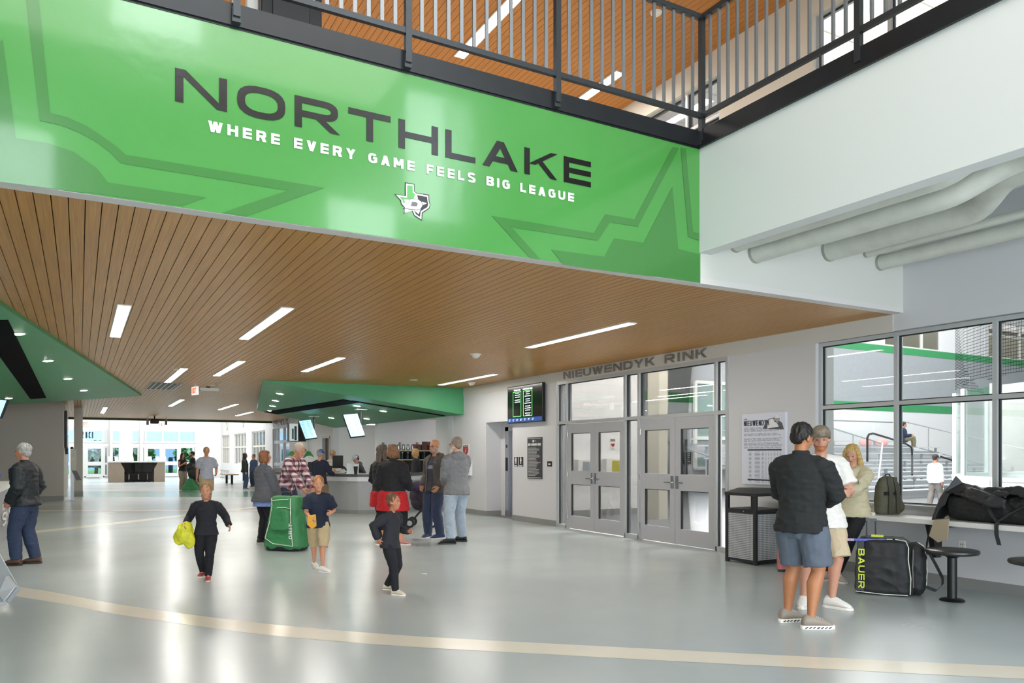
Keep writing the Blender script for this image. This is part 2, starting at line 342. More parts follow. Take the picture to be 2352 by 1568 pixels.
# upper right wall with its windows
UW = [(8.8, 10.65), (1.5, 7.05)]
w = B(); wallseg(w, -4, 34, 4.527, 4.95); wallseg(w, -4, 34, 7.42, 11)
e = [-4, 1.5, 7.05, 8.8, 10.65, 34]
for a in (0, 2, 4): wallseg(w, e[a], e[a + 1], 4.95, 7.42)
struct('wall_right_upper', w, M('cream_white_paint', 'd9d4c8', .6))
def window(name, ys, zs, x=XR + .06, t=.05, dpt=.1, mat=FRAME, pane=True, gask=None):
    f = B()
    for y in ys: f.box(x, x + dpt, y - t / 2, y + t / 2, zs[0], zs[-1])
    for z in zs: f.box(x + .002, x + dpt - .002, ys[0] - t / 2, ys[-1] + t / 2, z - t / 2, z + t / 2)
    o = struct(name, f, mat)
    g = B()
    for a in range(len(ys) - 1):
        for c in range(len(zs) - 1):
            g.mat(0).box(x + dpt * .6, x + dpt * .6 + .008, ys[a] + t / 2, ys[a + 1] - t / 2, zs[c] + t / 2, zs[c + 1] - t / 2)
            g.mat(1)
            y0, y1, z0, z1, k = ys[a] + t / 2, ys[a + 1] - t / 2, zs[c] + t / 2, zs[c + 1] - t / 2, .012
            xx = x + dpt * .35
            g.box(xx, xx + .03, y0, y0 + k, z0, z1).box(xx, xx + .03, y1 - k, y1, z0, z1).box(xx, xx + .03, y0, y1, z1 - k, z1).box(xx, xx + .03, y0, y1, z0, z0 + k)
    if pane: obj('pane', g, [GLASS, gask or DARKJ], o)
    return o
window('window_1', [8.8, 9.6, 10.65], [4.95, 6.8, 7.42]); window('window_2', [1.5, 3.0, 4.5, 5.97, 7.05], [4.95, 7.42])
window('window_4', [-3, -1.2, .6, 1.9, 3.2, 4.72, 5.886, 7.01 - .02], [.88, 2.127, 2.97])
struct('trim_8', B().box(XR - .02, XR + .06, -4, 7.01, .85, .895), FRAME)
struct('baseboard_right', B().box(XR - .014, XR, -4, YR(1673), 0, .12).box(XR - .014, XR, YR(1281), YR(1177), 0, .12).box(XR - .014, XR, YR(1116), YR(1030), 0, .12), BASE)
# elevator recess
yA, yBb = YR(1177), YR(1116)
struct('wall_elevator', B().box(XR + .42, XR + .5, yA - .4, yBb + .2, 0, 3).box(XR + .005, XR + .5, yBb - .003, yBb + .1, 0, 2.6).box(XR + .005, XR + .5, yA - .1, yA + .003, 0, 2.6).box(XR + .005, XR + .5, yA + .003, yBb - .003, 2.267, 2.5), WALLG)
struct('baseboard_elevator', B().box(XR, XR + .42, yBb - .014, yBb - .004, 0, .12), BASE)
# ================================================================= storefront with two double doors
Ys = [YR(u) for u in (1281, 1302, 1436, 1468, 1645, 1673)]   # descending
f = B(); x0, x1 = XR - .02, XR + .1
for y, t in ((Ys[0], .05), (Ys[1], .045), (Ys[2] , .05), (Ys[3], .05), (Ys[4], .055), (Ys[5] + .02, .05)): f.box(x0, x1, y - t / 2, y + t / 2, 0, 2.99)
for z, t in ((2.965, .06), (2.145, .06)): f.box(x0 + .002, x1 - .002, Ys[5], Ys[0], z - t / 2, z + t / 2)
f.box(x0, x1, Ys[5], Ys[4], 0, .07).box(x0, x1, Ys[3], Ys[2], 0, .07).box(x0, x1, Ys[1], Ys[0], 0, .07)
sf = struct('window_5', f, FRAME)
g = B()
for a in range(5):
    y0, y1 = Ys[a + 1] + .03, Ys[a] - .03
    zz = [(2.175, 2.935)] + ([(.07, 2.115)] if a in (0, 2, 4) else [])
    for z0, z1 in zz:
        g.mat(0).box(XR + .05, XR + .058, y0, y1, z0, z1); g.mat(1).box(XR + .02, XR + .05, y1 - .014, y1, z0, z1).box(XR + .02, XR + .05, y0, y1, z1 - .014, z1)
obj('pane', g, [GLASS, DARKJ], sf)
def door_leaf(name, ya, yb, hinge_hi, handle_y):
    """ya<yb"""
    b = B(); X0, X1 = XR, XR + .045; st = .13
    for z0, z1 in ((.01, .27), (.9, 1.17), (1.92, 2.11)): b.box(X0 + .001, X1 - .001, ya + st, yb - st, z0, z1)
    b.box(X0, X1, ya, ya + st, .01, 2.11).box(X0, X1, yb - st, yb, .01, 2.11)
    d = struct(name, b, DOORG)
    for z0, z1 in ((.27, .9), (1.17, 1.92)):
        g = B().mat(0).box(XR + .02, XR + .026, ya + st, yb - st, z0, z1).mat(1).box(XR + .002, XR + .04, yb - st - .01, yb - st, z0, z1).box(XR + .002, XR + .04, ya + st, yb - st, z1 - .01, z1)
        obj('glass_pane', g, [GLASS, DARKJ], d)
    h = B().box(XR - .02, XR, handle_y - .035, handle_y + .035, .93, 1.14)
    s_ = 1 if handle_y > (ya + yb) / 2 else -1
    h.bar((XR - .045, handle_y, 1.03), (XR - .045, handle_y - s_ * .17, 1.03), .02, .022).bar((XR, handle_y, 1.03), (XR - .05, handle_y, 1.03), .02, .02)
    obj('door_handle', h, CHROME, d, bevel=.003, label='brushed steel lever on a lock case')
    hg = B()
    for z in (.25, 1.1, 1.9): hg.tube([(XR - .004, hinge_hi, z - .05), (XR - .004, hinge_hi, z + .05)], .009, 8)
    obj('hinge', hg, CHROME, d)
gap = .004
m1 = (Ys[1] + Ys[2]) / 2; m2 = (Ys[3] + Ys[4]) / 2
door_leaf('door_1', m1 + gap, Ys[1] - .03, Ys[1] - .03, m1 + .06); door_leaf('door_2', Ys[2] + .03, m1 - gap, Ys[2] + .03, m1 - .06)
door_leaf('door_3', m2 + gap, Ys[3] - .03, Ys[3] - .03, m2 + .06); door_leaf('door_4', Ys[4] + .035, m2 - gap, Ys[4] + .035, m2 - .06)
# ================================================================= far end: entrance hall, far wall with sliding doors
YF = 57.0
def FX(u): return OY(u, 1000, YF).x
def FZ(v, u=300): return OY(u, v, YF).z
fw = B(); ops = [(150, 245), (257, 277), (302, 320), (327, 448)]
zt, z1_, z2_, z3_ = FZ(990), FZ(1014), FZ(1020), FZ(1027)
zs_top, zs_bot = FZ(988), FZ(1015)
fw.box(-12, FX(150), YF, YF + .3, 0, 9).box(FX(448), 12, YF, YF + .3, 0, 9).box(FX(150), FX(448), YF, YF + .3, zs_top, 9)
for a, b_ in ((245, 257), (277, 302), (320, 327)): fw.box(FX(a), FX(b_), YF, YF + .3, 0, zs_top)
for a, b_ in ops: fw.box(FX(a), FX(b_), YF, YF + .3, FZ(1026), zs_bot)
struct('wall_back', fw, M('bright_white_paint', 'e9e9ea', .5))
FWK = [0]
def farwin(name, us, zs, thin=.12):
    FWK[0] += 1; k_ = FWK[0] * .0021; f = B(); xs = [FX(u) for u in us]
    for x in xs: f.box(x - thin / 2, x + thin / 2, YF - .05 - k_, YF + .2 + k_, zs[0] - .01, zs[-1] + .01)
    for z in zs: f.box(xs[0], xs[-1], YF - .04 - k_, YF + .19 + k_, z - thin / 2, z + thin / 2)
    o = struct(name, f, M('white_frame', 'd9dcdd', .4)); g = B().box(xs[0], xs[-1], YF + .12, YF + .13, zs[0], zs[-1]); obj('pane', g, glass('blue_tinted_glass', (.72, .86, .93, 1)), o); return o
farwin('window_6', [150, 194, 237, 245], [zs_bot, zs_top]); farwin('window_7', [257, 277], [zs_bot, zs_top]); farwin('window_8', [302, 320], [zs_bot, zs_top]); farwin('window_9', [329, 334, 373, 411, 448], [zs_bot, zs_top])
zd = FZ(1026); farwin('door_5', [150, 163, 194], [0.1, FZ(1064), zd], .2); farwin('door_6', [197, 237], [0.1, FZ(1064), zd], .25); farwin('window_10', [239, 247], [.1, FZ(1064), zd]); farwin('window_11', [257, 275], [1, FZ(1064), zd])
farwin('window_12', [303, 318], [1, FZ(1064), zd]); farwin('window_13', [327, 334], [.1, FZ(1064), zd]); farwin('door_7', [335, 371], [.1, FZ(1064), zd], .25); farwin('door_8', [375, 411], [.1, FZ(1064), zd], .25); farwin('window_14', [413, 444], [.1, FZ(1064), zd])
struct('trim_9', B().box(FX(252), FX(256.5), YF - .5, YF, 0, 8), WHITE); struct('trim_10', B().box(FX(320.5), FX(326.5), YF - .5, YF, 0, 8), WHITE)
fr = B(); XF = XR
segs = [(33.4, 34.6, 0)]
wf = B(); wins = [(578, 565), (0, 0)]
Wy = [(YR(609), YR(578)), (YR(565), YR(537)), (YR(527), 56.6)]
Wd = (YR(665), YR(626))
edges = [33.4, Wd[0], Wd[1], Wy[0][0], Wy[0][1], Wy[1][0], Wy[1][1], Wy[2][0], Wy[2][1], YF]
edges = sorted(edges)
wallseg(wf, 42, YF, 2.8, 9); wallseg(wf, 33.4, 42, 2.8, 2.999); wallseg(wf, 40.5, 42, 4.528, 9)
for a in (0, 2, 4, 6, 8): wallseg(wf, edges[a], edges[a + 1], 0, 2.8)
for (a, b_) in Wy: wallseg(wf, a, b_, 0, .85)
struct('wall_right_far', wf, M('bright_grey_paint', 'd9dbde', .55))
for i, (a, b_) in enumerate(Wy):
    window('window_%d' % (15 + i), [a + (b_ - a) * k / 4 for k in range(5)], [.87, 1.95, 2.78], t=.08, mat=M('cream_frame', 'dcd8cc', .4), gask=FRAME)
a, b_ = Wd; window('door_9', [a, a + (b_ - a) * .42, a + (b_ - a) * .8, b_], [.05, 1.0, 2.12, 3.0], t=.14, mat=DOORG, gask=FRAME)
struct('ceiling_entrance', B().box(-12, 12, 40.5, YF + 1, 9, 9.2), WHITE)
struct('wall_entrance_front', B().box(-9, XR, 40.6, 40.7, ZC + .12, 9), WHITE)
# left: grey block with bulkhead, side wall, column
struct('wall_left_far', B().box(-9, -.45, 29, 29.3, 0, ZC), WALLB); struct('trim_11', B().box(-9, -.45, 28.96, 29, 1.82, ZC), WALLB)
struct('baseboard_left', B().box(-9, -.45, 28.985, 29, 0, .15), BASE)
struct('wall_left_side', B().box(-.53, -.45, 29.3, 40, 0, ZC), WALLB)
cp = FL(180, 1138)
struct('trim_12', B().box(cp.x - .14, cp.x + .14, cp.y - .14, cp.y + .14, 0, ZC), WALLB); struct('baseboard_column', B().box(cp.x - .15, cp.x + .15, cp.y - .15, cp.y + .15, 0, .16), BASE)
struct('wall_left', B().box(-9.2, -9, -4, YF, 0, 11), WHITE)
# back wall behind the viewer, with shopfront glazing and high windows
bw = B(); hi = [(6.1, 7.7, 6.6, 9.4), (4.4, 5.9, 5.7, 6.8), (.5, 2.0, 9.2, 10.3), (-1.5, -.4, 5.9, 7.1)]
def wall_holes(b, x0, x1, z0, z1, holes, y0, y1):
    xs = sorted({x0, x1} | {h[0] for h in holes} | {h[1] for h in holes}); zs = sorted({z0, z1} | {h[2] for h in holes} | {h[3] for h in holes})
    for i in range(len(xs) - 1):
        for j in range(len(zs) - 1):
            cx, cz = (xs[i] + xs[i + 1]) / 2, (zs[j] + zs[j + 1]) / 2
            if not any(h[0] < cx < h[1] and h[2] < cz < h[3] for h in holes): b.box(xs[i], xs[i + 1], y0, y1, zs[j], zs[j + 1])
wall_holes(bw, -9, XR + .3, 0, 11.2, hi + [(-8, -4.2, .3, 3), (-3.8, 0, .1, 3), (.4, 4.2, .1, 3), (4.6, 8.2, .1, 3)], -4.2, -4)
struct('wall_front', bw, WHITE)
# ================================================================= green soffits
def solid(name, top, bot, mat):
    n = len(top); b = B().add([V3(p) for p in bot] + [V3(p) for p in top], [tuple(range(n)), tuple(range(n, 2 * n))[::-1]] + [(i, n + i, n + (i + 1) % n, (i + 1) % n) for i in range(n)])
    return struct(name, b, mat)
A = OZ(603, 873, ZC); Yc = YR(1065); slope = (ZC - .02 - 2.52) / (XR - A.x)
def zpl(x): return ZC - .02 - slope * (x - A.x)
r_ = ray(590, 942); t_ = (ZC - .02 + slope * A.x - CAMH) / (r_[2] + slope * r_[0]); D = Vector((r_[0] * t_, r_[1] * t_, CAMH + r_[2] * t_))
E_ = Vector((XR, YR(770), zpl(XR)))
bot = [(A.x, A.y, ZC - .02), (XR, Yc, 2.52), (E_.x, E_.y, E_.z), (D.x, D.y, D.z)]
solid('ceiling_green_soffit', [(p[0], p[1], ZC + .03) for p in bot], bot, GREEN)
SOFF = lambda x: zpl(x)
def slot(p, q, wdt, zf, dn=.012):
    """thin dark recessed track following the soffit underside"""
    P, Q = V3(p), V3(q); d = (Q - P); n = Vector((-d.y, d.x, 0)).normalized() * wdt / 2
    return B().add([V3((v.x, v.y, zf(v.x, v.y) - dn)) for v in (P - n, Q - n, Q + n, P + n)] + [V3((v.x, v.y, zf(v.x, v.y) + .01)) for v in (P - n, Q - n, Q + n, P + n)],
                   [(0, 1, 2, 3), (7, 6, 5, 4), (0, 4, 5, 1), (1, 5, 6, 2), (2, 6, 7, 3), (3, 7, 4, 0)])
def on_plane(u, v, zf_a, zf_b):
    """point of a picture ray on plane z = zf_a + zf_b*x"""
    r = ray(u, v); t = (zf_a - CAMH) / (r[2] - zf_b * r[0]); return Vector((r[0] * t, r[1] * t, CAMH + r[2] * t))
pa, pb = ZC - .02 + slope * A.x, -slope
RS = lambda u, v: on_plane(u, v, pa, pb)
TRK = M('track_black', '07070a', .9, spec=.1)
s1, s2, s3 = RS(622, 948), RS(808, 920), RS(1020, 954)
struct('trim_13', slot(s1, s2, .45, lambda x, y: pa + pb * x), TRK); struct('trim_14', slot(s2, s3, .2, lambda x, y: pa + pb * x), TRK)
# left soffit
T = OZ(325, 905, ZC); P0 = OZ(0, 690, ZC); zq = OY(0, 930, T.y); dP = (T - P0); dP.z = 0; dn_ = Vector((-dP.y, dP.x, 0)).normalized()
sl = (ZC - .05 - zq.z) / ((Vector((zq.x, zq.y, 0)) - Vector((P0.x, P0.y, 0))).dot(dn_))
def zl(x, y): return ZC - .05 - sl * (Vector((x, y, 0)) - Vector((P0.x, P0.y, 0))).dot(dn_)
P1 = P0 - dP * ((P0.y - 7.0) / dP.y)
pl = [(T.x, T.y), (zq.x * 4.2, T.y + .6), (-8.9, P1.y), (P1.x, P1.y)]
pl = [(T.x, T.y), (-8.9, T.y), (-8.9, P1.y), (P1.x, P1.y)]
solid('ceiling_green_soffit_left', [(x, y, ZC + .03) for x, y in pl], [(x, y, zl(x, y)) for x, y in pl], GREEN)
def LS(u, v):
    r = ray(u, v); n = dn_
    # z = ZC-.05 - sl*((x-P0x)nx + (y-P0y)ny)
    k = ZC - .05 + sl * (P0.x * n.x + P0.y * n.y); t = (k - CAMH) / (r[2] + sl * (r[0] * n.x + r[1] * n.y)); return Vector((r[0] * t, r[1] * t, CAMH + r[2] * t))
q1, q2 = LS(-20, 735), LS(88, 914)
struct('trim_15', slot(q1, q2, .34, zl), TRK)
# ================================================================= banner
BG = M('banner_green_vinyl', '4a9545', .2, coat=.5, bump=.12, bscale=9, noise_amt=.02, nscale=3); BD = M('banner_dark_green', '3f7e3b', .2, coat=.5, bump=.12, bscale=9); BK = M('banner_black_print', '0c0a08', .25, bump=.12, bscale=9); BW = M('banner_white_print', 'f0f0ee', .25)
def BP(u, v, dy=.004): return OY(u, v, YB - .01 - dy)
ban = obj('banner', B().box(-5, XB + .012, YB - .01, YB, ZC + .002, 4.528), BG); tag(ban, 'long glossy green banner with black and white lettering below the upper railing', 'banner')
z1 = lambda pts, k, o: [(o[0] + x / k, o[1] + y / k) for x, y in pts]
FK = [0]
def flat(b, px, dy=.004, th=.0015):
    FK[0] += 1; k = (FK[0] % 5) * .0002; return b.prism([BP(u, v, dy + k) for u, v in px], (0, th + k, 0))
b = B()
L1 = z1([(133, -200), (200, -200), (215, 100), (272, 608)], 2.352, (0, 0)); cA = z1([(370, 635), (470, 680), (560, 740), (630, 790), (680, 835)], 2.352, (0, 0)); cB = z1([(650, 880), (600, 825), (520, 765), (430, 715), (330, 675), (215, 650)], 2.352, (0, 0))
flat(b, z1([(118, -200), (190, -200), (272, 608), (215, 650)], 2.352, (0, 0)))
cA = [L1[3]] + cA; cB = cB[::-1]
for k in range(5): flat(b, [cA[k], cA[k + 1], cB[k + 1], cB[k]])
flat(b, z1([(680, 835), (1750, 1013), (1555, 1028), (650, 880)], 2.352, (0, 0))); flat(b, z1([(1750, 1013), (1330, 1168), (1200, 1148), (1555, 1028)], 2.352, (0, 0)))
for q in ([(-400, 600), (15, 210), (85, 745), (-400, 900)], [(-400, 900), (85, 745), (260, 772), (400, 820), (520, 905), (585, 985), (450, 1040), (-400, 930)], [(585, 985), (1115, 1065), (985, 1112), (450, 1035)]): flat(b, z1(q, 2.352, (0, 0)))
O2 = (780, 200); K2 = 2.703
obj('star_pattern', b, BD, ban, label='darker green star outline at the left of the banner'); b = B()
up = z1([(945, 798), (1580, 905), (1650, 788), (1832, 820), (2068, 372)], K2, O2); lo = z1([(1068, 868), (1605, 952), (1680, 838), (1852, 865), (2108, 378)], K2, O2)
for k in range(4): flat(b, [up[k], up[k + 1], lo[k + 1], lo[k]])
flat(b, z1([(945, 798), (1068, 868), (1250, 1072), (1185, 1062)], K2, O2)); flat(b, z1([(2118, 375), (2150, 380), (2195, 895), (2165, 928)], K2, O2)); flat(b, z1([(2195, 895), (2232, 908), (2232, 952), (2165, 928)], K2, O2))
for q in ([(1315, 1008), (1645, 1052), (1560, 1128), (1392, 1102)], [(1645, 1052), (1705, 938), (1888, 965), (1900, 1170), (1560, 1128)], [(1888, 965), (2067, 620), (2103, 1003), (2000, 1180), (1900, 1170)], [(2103, 1003), (2232, 1036), (2236, 1212), (2000, 1180)]): flat(b, z1(q, K2, O2))
obj('star_pattern', b, BD, ban, label='darker green star outline at the right of the banner')
nb = BP(402, 232); ne = BP(1357, 426); hN = BP(400, 155).z - nb.z
bl = lettering(B(), 'NORTHLAKE', nb, (1, 0, 0), (0, 0, 1), hN, w=1.62, t=.235, gap=.32, depth=.002, total=ne.x - nb.x)
obj('lettering', bl, BK, ban, label='black word NORTHLAKE')
tb = BP(478, 305); te = BP(1318, 461); hT = BP(475, 278).z - BP(475, 304).z
words('WHERE EVERY GAME FEELS BIG LEAGUE', 'tagline_word', BW, ban, Vector((tb.x, tb.y, (tb.z + te.z) / 2)), (1, 0, 0), (0, 0, 1), hT * .96, w=.95, t=.27, gap=.42, depth=.002, total=te.x - tb.x)
O3, K3 = (880, 400), 13.064
def em(b, i, pts, dy): b.mat(i); flat(b, z1(pts, K3, O3), dy, .0008)
b = B()
em(b, 0, [(340, 592), (655, 635), (655, 240), (940, 292), (945, 520), (1000, 555), (1380, 612), (1385, 760), (1415, 915), (1390, 1030), (1185, 1165), (1170, 1390), (935, 1245), (870, 1080), (600, 1185), (680, 1060), (585, 1035), (640, 1000), (540, 900), (520, 790)], .004)
em(b, 1, [(385, 612), (690, 660), (685, 275), (918, 312), (925, 515), (990, 575), (1358, 640), (1360, 770), (1395, 920), (1370, 1010), (1155, 1150), (1150, 1355), (945, 1225), (885, 1080), (650, 1150), (650, 985), (560, 885), (545, 780)], .005)
em(b, 2, [(480, 672), (715, 705), (722, 330), (885, 345), (890, 545), (965, 600), (910, 745), (640, 850), (600, 870), (580, 780)], .006)
em(b, 0, [(1020, 625), (1320, 680), (1332, 800), (1355, 900), (1330, 985), (1130, 1110), (1105, 1280), (985, 1200), (930, 1085), (1100, 1000), (1050, 760)], .006)
em(b, 1, [(995, 590), (1055, 790), (1320, 870), (1170, 930), (1065, 1200), (930, 1080), (640, 1160), (760, 1000), (620, 755), (900, 775)], .007)
em(b, 0, [(828, 722), (1060, 745), (1165, 825), (1195, 935), (1130, 1045), (1000, 1080), (625, 1035)], .0075)
em(b, 1, [(835, 735), (1050, 757), (1150, 832), (1180, 932), (1120, 1035), (1000, 1065), (640, 1020)], .008)
em(b, 3, [(865, 825), (985, 830), (1045, 885), (1010, 965), (830, 955)], .009)
obj('emblem', b, [BK, BW, M('emblem_green', '58ac55', .25), M('emblem_grey', '6d6d70', .3)], ban, label='white and black state outline with a star and a slanted D')
# ================================================================= steel edge and railings of the upper floor
struct('trim_16', B().box(-9, XB + .0, YB - .03, YB + .15, 4.54, 4.697).box(-9, XB, YB - .015, YB, 4.525, 4.545), BLACK)
struct('trim_17', B().box(XB - .03, XB + .15, -4, YB - .03, 4.527, 4.697).box(XB - .03, XB + .15, YB - .03, YB + .15, 4.527, 4.697), BLACK)
ZT, ZB = 5.80, 4.83
RAILM = M('grey_steel_rail', '3f4347', .35, .55); BALM = M('steel_baluster', '8b8f93', .35, .6)
def railing(label, p_fixed, posts, axis, b0, bal, out):
    t = thing('railing', label, 'railing', (0, 0, 0))
    P = (lambda s, z: Vector((s, p_fixed, z))) if axis == 'x' else (lambda s, z: Vector((p_fixed, s, z)))
    lo, hi_ = min(posts + [b0]), max(posts + [b0])
    obj('top_rail', B().bar(P(lo, ZT), P(hi_, ZT), .05, .045), RAILM, t); obj('bottom_rail', B().bar(P(lo, ZB), P(hi_, ZB), .04, .045), RAILM, t)
    for s in posts:
        b = B().bar(P(s, 4.585), P(s, ZT), .05, .05, (1, 0, 0) if axis == 'y' else (0, 1, 0))
        q = P(s, 4.6); b.obox(q + Vector(out) * -.02, (.03, 0, 0), (0, .03, 0), (0, 0, .05)); obj('post', b, RAILM, t)
    for s in bal:
        obj('baluster', B().bar(P(s, ZB), P(s, ZT), .018, .03, (1, 0, 0)), BALM, t)
    return t
px = [OY(u, 100, YB - .06).x for u in (543, 937, 1280, 1612)]; px = [px[0] - 1.31] + px
bal = []
for a in range(len(px) - 1):
    n = 13 if a == 3 else 11; bal += [px[a] + (px[a + 1] - px[a]) * (k + 1) / (n + 1) for k in range(n)]
railing('dark steel railing with upright bars above the green banner', YB - .06, px, 'x', px[0], bal, (0, -1, 0))
cor = px[-1]
py = [OX(1972, 150, cor).y]; pit = YB - .06 - py[0]; py += [py[0] - pit, py[0] - 2 * pit]
bal = []
e = [YB - .06] + py
for a in range(3): bal += [e[a] + (e[a + 1] - e[a]) * (k + 1) / 15 for k in range(14)]
railing('dark steel railing with upright bars above the plain white balcony front', cor, py, 'y', YB - .06, bal, (-1, 0, 0))
# dark cabinet and light box on the upper floor
c0, c1 = OY(600, 60, 7.4).x, OY(740, 60, 7.4).x
t = thing('steel_cabinet', 'black steel cabinet standing behind the upper railing', 'cabinet', (c0, 7.4, 4.6))
obj('body', B().box(c0, c1, 7.4, 8.1, 4.53, 7.0), BLACK, t, bevel=.01); obj('door', B().box(c0 + .1, c1 - .12, 7.385, 7.4, 4.98, 6.9), M('black_panel', '2e3234', .4, .3), t, bevel=.01)
tag(obj('wall_panel', B().box(OY(573, 10, 7.4).x, OY(597, 10, 7.4).x, 7.5, 7.6, 4.53, 7.0), WHITE), 'narrow white panel beside the black steel cabinet on the upper floor', 'panel')
# ================================================================= linear ceiling lights
LAMP = M('lamp_diffuser', 'fffaf4', .5, emit=34)
LAMPC = M('lamp_diffuser_cool', 'f6f6ff', .5, emit=14)
def linear_light(x, y0, y1, z, label, group, w_=.13, mat=None):
    y0, y1 = sorted((y0, y1)); t = thing('linear_light', label, 'ceiling light', (x, (y0 + y1) / 2, z), 0, group)
    fr = .012; b = B(); b.box(x - w_ / 2 - fr, x - w_ / 2, y0 - fr, y1 + fr, z - .012, z + .05).box(x + w_ / 2, x + w_ / 2 + fr, y0 - fr, y1 + fr, z - .012, z + .05).box(x - w_ / 2, x + w_ / 2, y0 - fr, y0, z - .012, z + .05).box(x - w_ / 2, x + w_ / 2, y1, y1 + fr, z - .012, z + .05)
    obj('frame', b, WHITE, t); obj('diffuser', B().box(x - w_ / 2, x + w_ / 2, y0, y1, z - .008, z + .02), mat or LAMP, t)
spec = [((1218, 797), (1447, 740), 'long slim light strip in the wooden ceiling nearest the grey double doors'), ((560, 777), (660, 706), 'light strip in the wooden ceiling, the bright slanting one left of centre'),
        ((265, 772), (285, 700), 'steep short-looking light strip in the wooden ceiling nearest the left green soffit'), ((1018, 883), (1130, 858), 'light strip in the wooden ceiling beside the wall with the schedule screen'),
        ((700, 852), (783, 820), 'light strip in the wooden ceiling in front of the central green soffit'), ((498, 862), (553, 828), 'light strip in the wooden ceiling left of the central green soffit'),
        ((385, 877), (422, 845), 'light strip in the wooden ceiling just above the slotted vent'), ((392, 932), (417, 917), 'small light strip in the wooden ceiling above the hanging projector'),
        ((508, 940), (540, 927), 'small light strip just left of the tip of the central green soffit'), ((547, 954), (575, 945), 'small light strip lowest in the wooden ceiling near the row of far windows'),
        ((236, 948), (241, 935), 'small light strip in the wooden ceiling near the white column')]
for p, q, lab in spec:
    a, c = OZ(*p, ZC), OZ(*q, ZC); linear_light((a.x + c.x) / 2, a.y, c.y, ZC - .002, lab, 'lights in the lower wooden ceiling')
a = OZ(1055, 130, 7.8); linear_light(a.x, a.y, a.y - 3.2, 7.798, 'long light strip in the upper wooden ceiling behind the railing', 'lights in the upper wooden ceiling', .16)
a = OZ(1330, 232, 7.8); linear_light(a.x, a.y, a.y - 1.2, 7.798, 'short light strip in the upper wooden ceiling near the railing corner', 'lights in the upper wooden ceiling', .16)
# ================================================================= downlights in the soffits
def downlight(p, zf, r, label, group):
    t = thing('downlight', label, 'downlight', p, 0, group)
    e_ = .01; n = Vector((-(zf(p.x + .1, p.y) - zf(p.x, p.y)) / .1, -(zf(p.x, p.y + .1) - zf(p.x, p.y)) / .1, 1)).normalized(); ax = n.cross(Vector((0, 1, 0))).normalized(); ay = n.cross(ax)
    def disc(r0, r1, d0, d1):
        R = [[p + (ax * math.cos(k * .3927) + ay * math.sin(k * .3927)) * rr - n * dd for k in range(16)] for rr, dd in ((r0, -.005), (r0, d0), (r1, d1))]
        return B().rings(R)
    obj('trim_ring', disc(r * 1.15, r, .006, .008), WHITE, t); obj('lamp', disc(r * .85, r * .8, .009, .0105), M('downlight_lamp', 'fff6e8', .5, emit=160), t)
for (u, v), lab in zip([(42, 766), (110, 828), (156, 869), (192, 896), (20, 914)], ['largest round light in the left green soffit', 'second largest round light in the left green soffit', 'round light in the left green soffit, third from its outer edge', 'round light near the pointed tip of the left green soffit', 'faint round light in the left green soffit just above the bright menu screen']):
    downlight(LS(u, v), zl, .085, lab, 'round lights in the left green soffit')
rf = lambda x, y: pa + pb * x
for (u, v), lab in zip([(642.6, 903.5), (632.8, 919.6), (626, 932), (621, 943), (820, 931.7), (880, 943.4), (761, 959), (842, 961)],
        ['topmost round light in the left part of the central green soffit', 'second round light from the top in the left part of the central green soffit', 'third round light from the top in the left part of the central green soffit', 'round light touching the left end of the black track in the central green soffit',
         'round light just below the bend of the black track in the central green soffit', 'round light above and right of the larger hanging menu screen', 'round light between the two hanging menu screens', 'faint round light just right of the larger hanging menu screen pole']):
    downlight(RS(u, v), rf, .1, lab, 'round lights in the central green soffit')
# ================================================================= ducts under the wing
DUCT = M('wrapped_duct', 'd0d2c8', .5, noise_amt=.06, nscale=7, bump=.9, bscale=9)
def duct(x, z, r, label, bends, y1=-4.0):
    b = B(); path = []; y = YB - .002; 
    while y > y1:
        dx = dz = 0
        for (ya, yb, bx, bz) in bends:
            s = min(1, max(0, (ya - y) / (ya - yb))); s = s * s * (3 - 2 * s); dx += bx * s; dz += bz * s
        path.append((x + dx, y, z + dz)); y -= .09
    rr = [r * (1 + .035 * noise.noise(Vector((k * .4, x * 7, 0)))) for k in range(len(path))]
    b.tube(path, rr, 20); o = obj('duct', b, DUCT, smooth=40)
    tag(o, label, 'duct', 'wrapped ducts under the white balcony')
    bnd = B(); bnd.tube([(x, YB - .0, z), (x, YB - .03, z)], r * 1.04, 20); obj('band', bnd, M('duct_seal', 'a8a89e', .6), o)
    return o
duct(5.86, 3.66, .09, 'wrapped white duct tucked tightest under the white balcony front', [(3.6, 3.2, .05, .12)])
duct(6.15, 3.60, .105, 'wrapped white duct, second from the balcony front, bending upward first', [(3.75, 3.2, .1, .16)])
duct(7.29, 3.775, .12, 'thickest wrapped white duct, in the middle of the group, with an S bend', [(4.2, 3.6, -.35, .12)])
duct(7.93, 3.82, .045, 'thin smooth white pipe between two wrapped ducts', [])
duct(8.19, 3.745, .085, 'wrapped white duct closest to the window wall', [])
# ================================================================= sign over the doors
a, c = OX(1297, 870, XR), OX(1626, 820, XR)
t = thing('sign', 'raised brushed metal letters NIEUWENDYK RINK over the double doors', 'sign', (XR, a.y, 3.03)); words('NIEUWENDYK RINK', 'lettering', M('brushed_sign_metal', '9a9896', .35, .7), t, (XR - .012, a.y, 3.03), (0, -1, 0), (0, 0, 1), .145, w=1.25, t=.23, gap=.38, depth=.03, total=a.y - c.y)
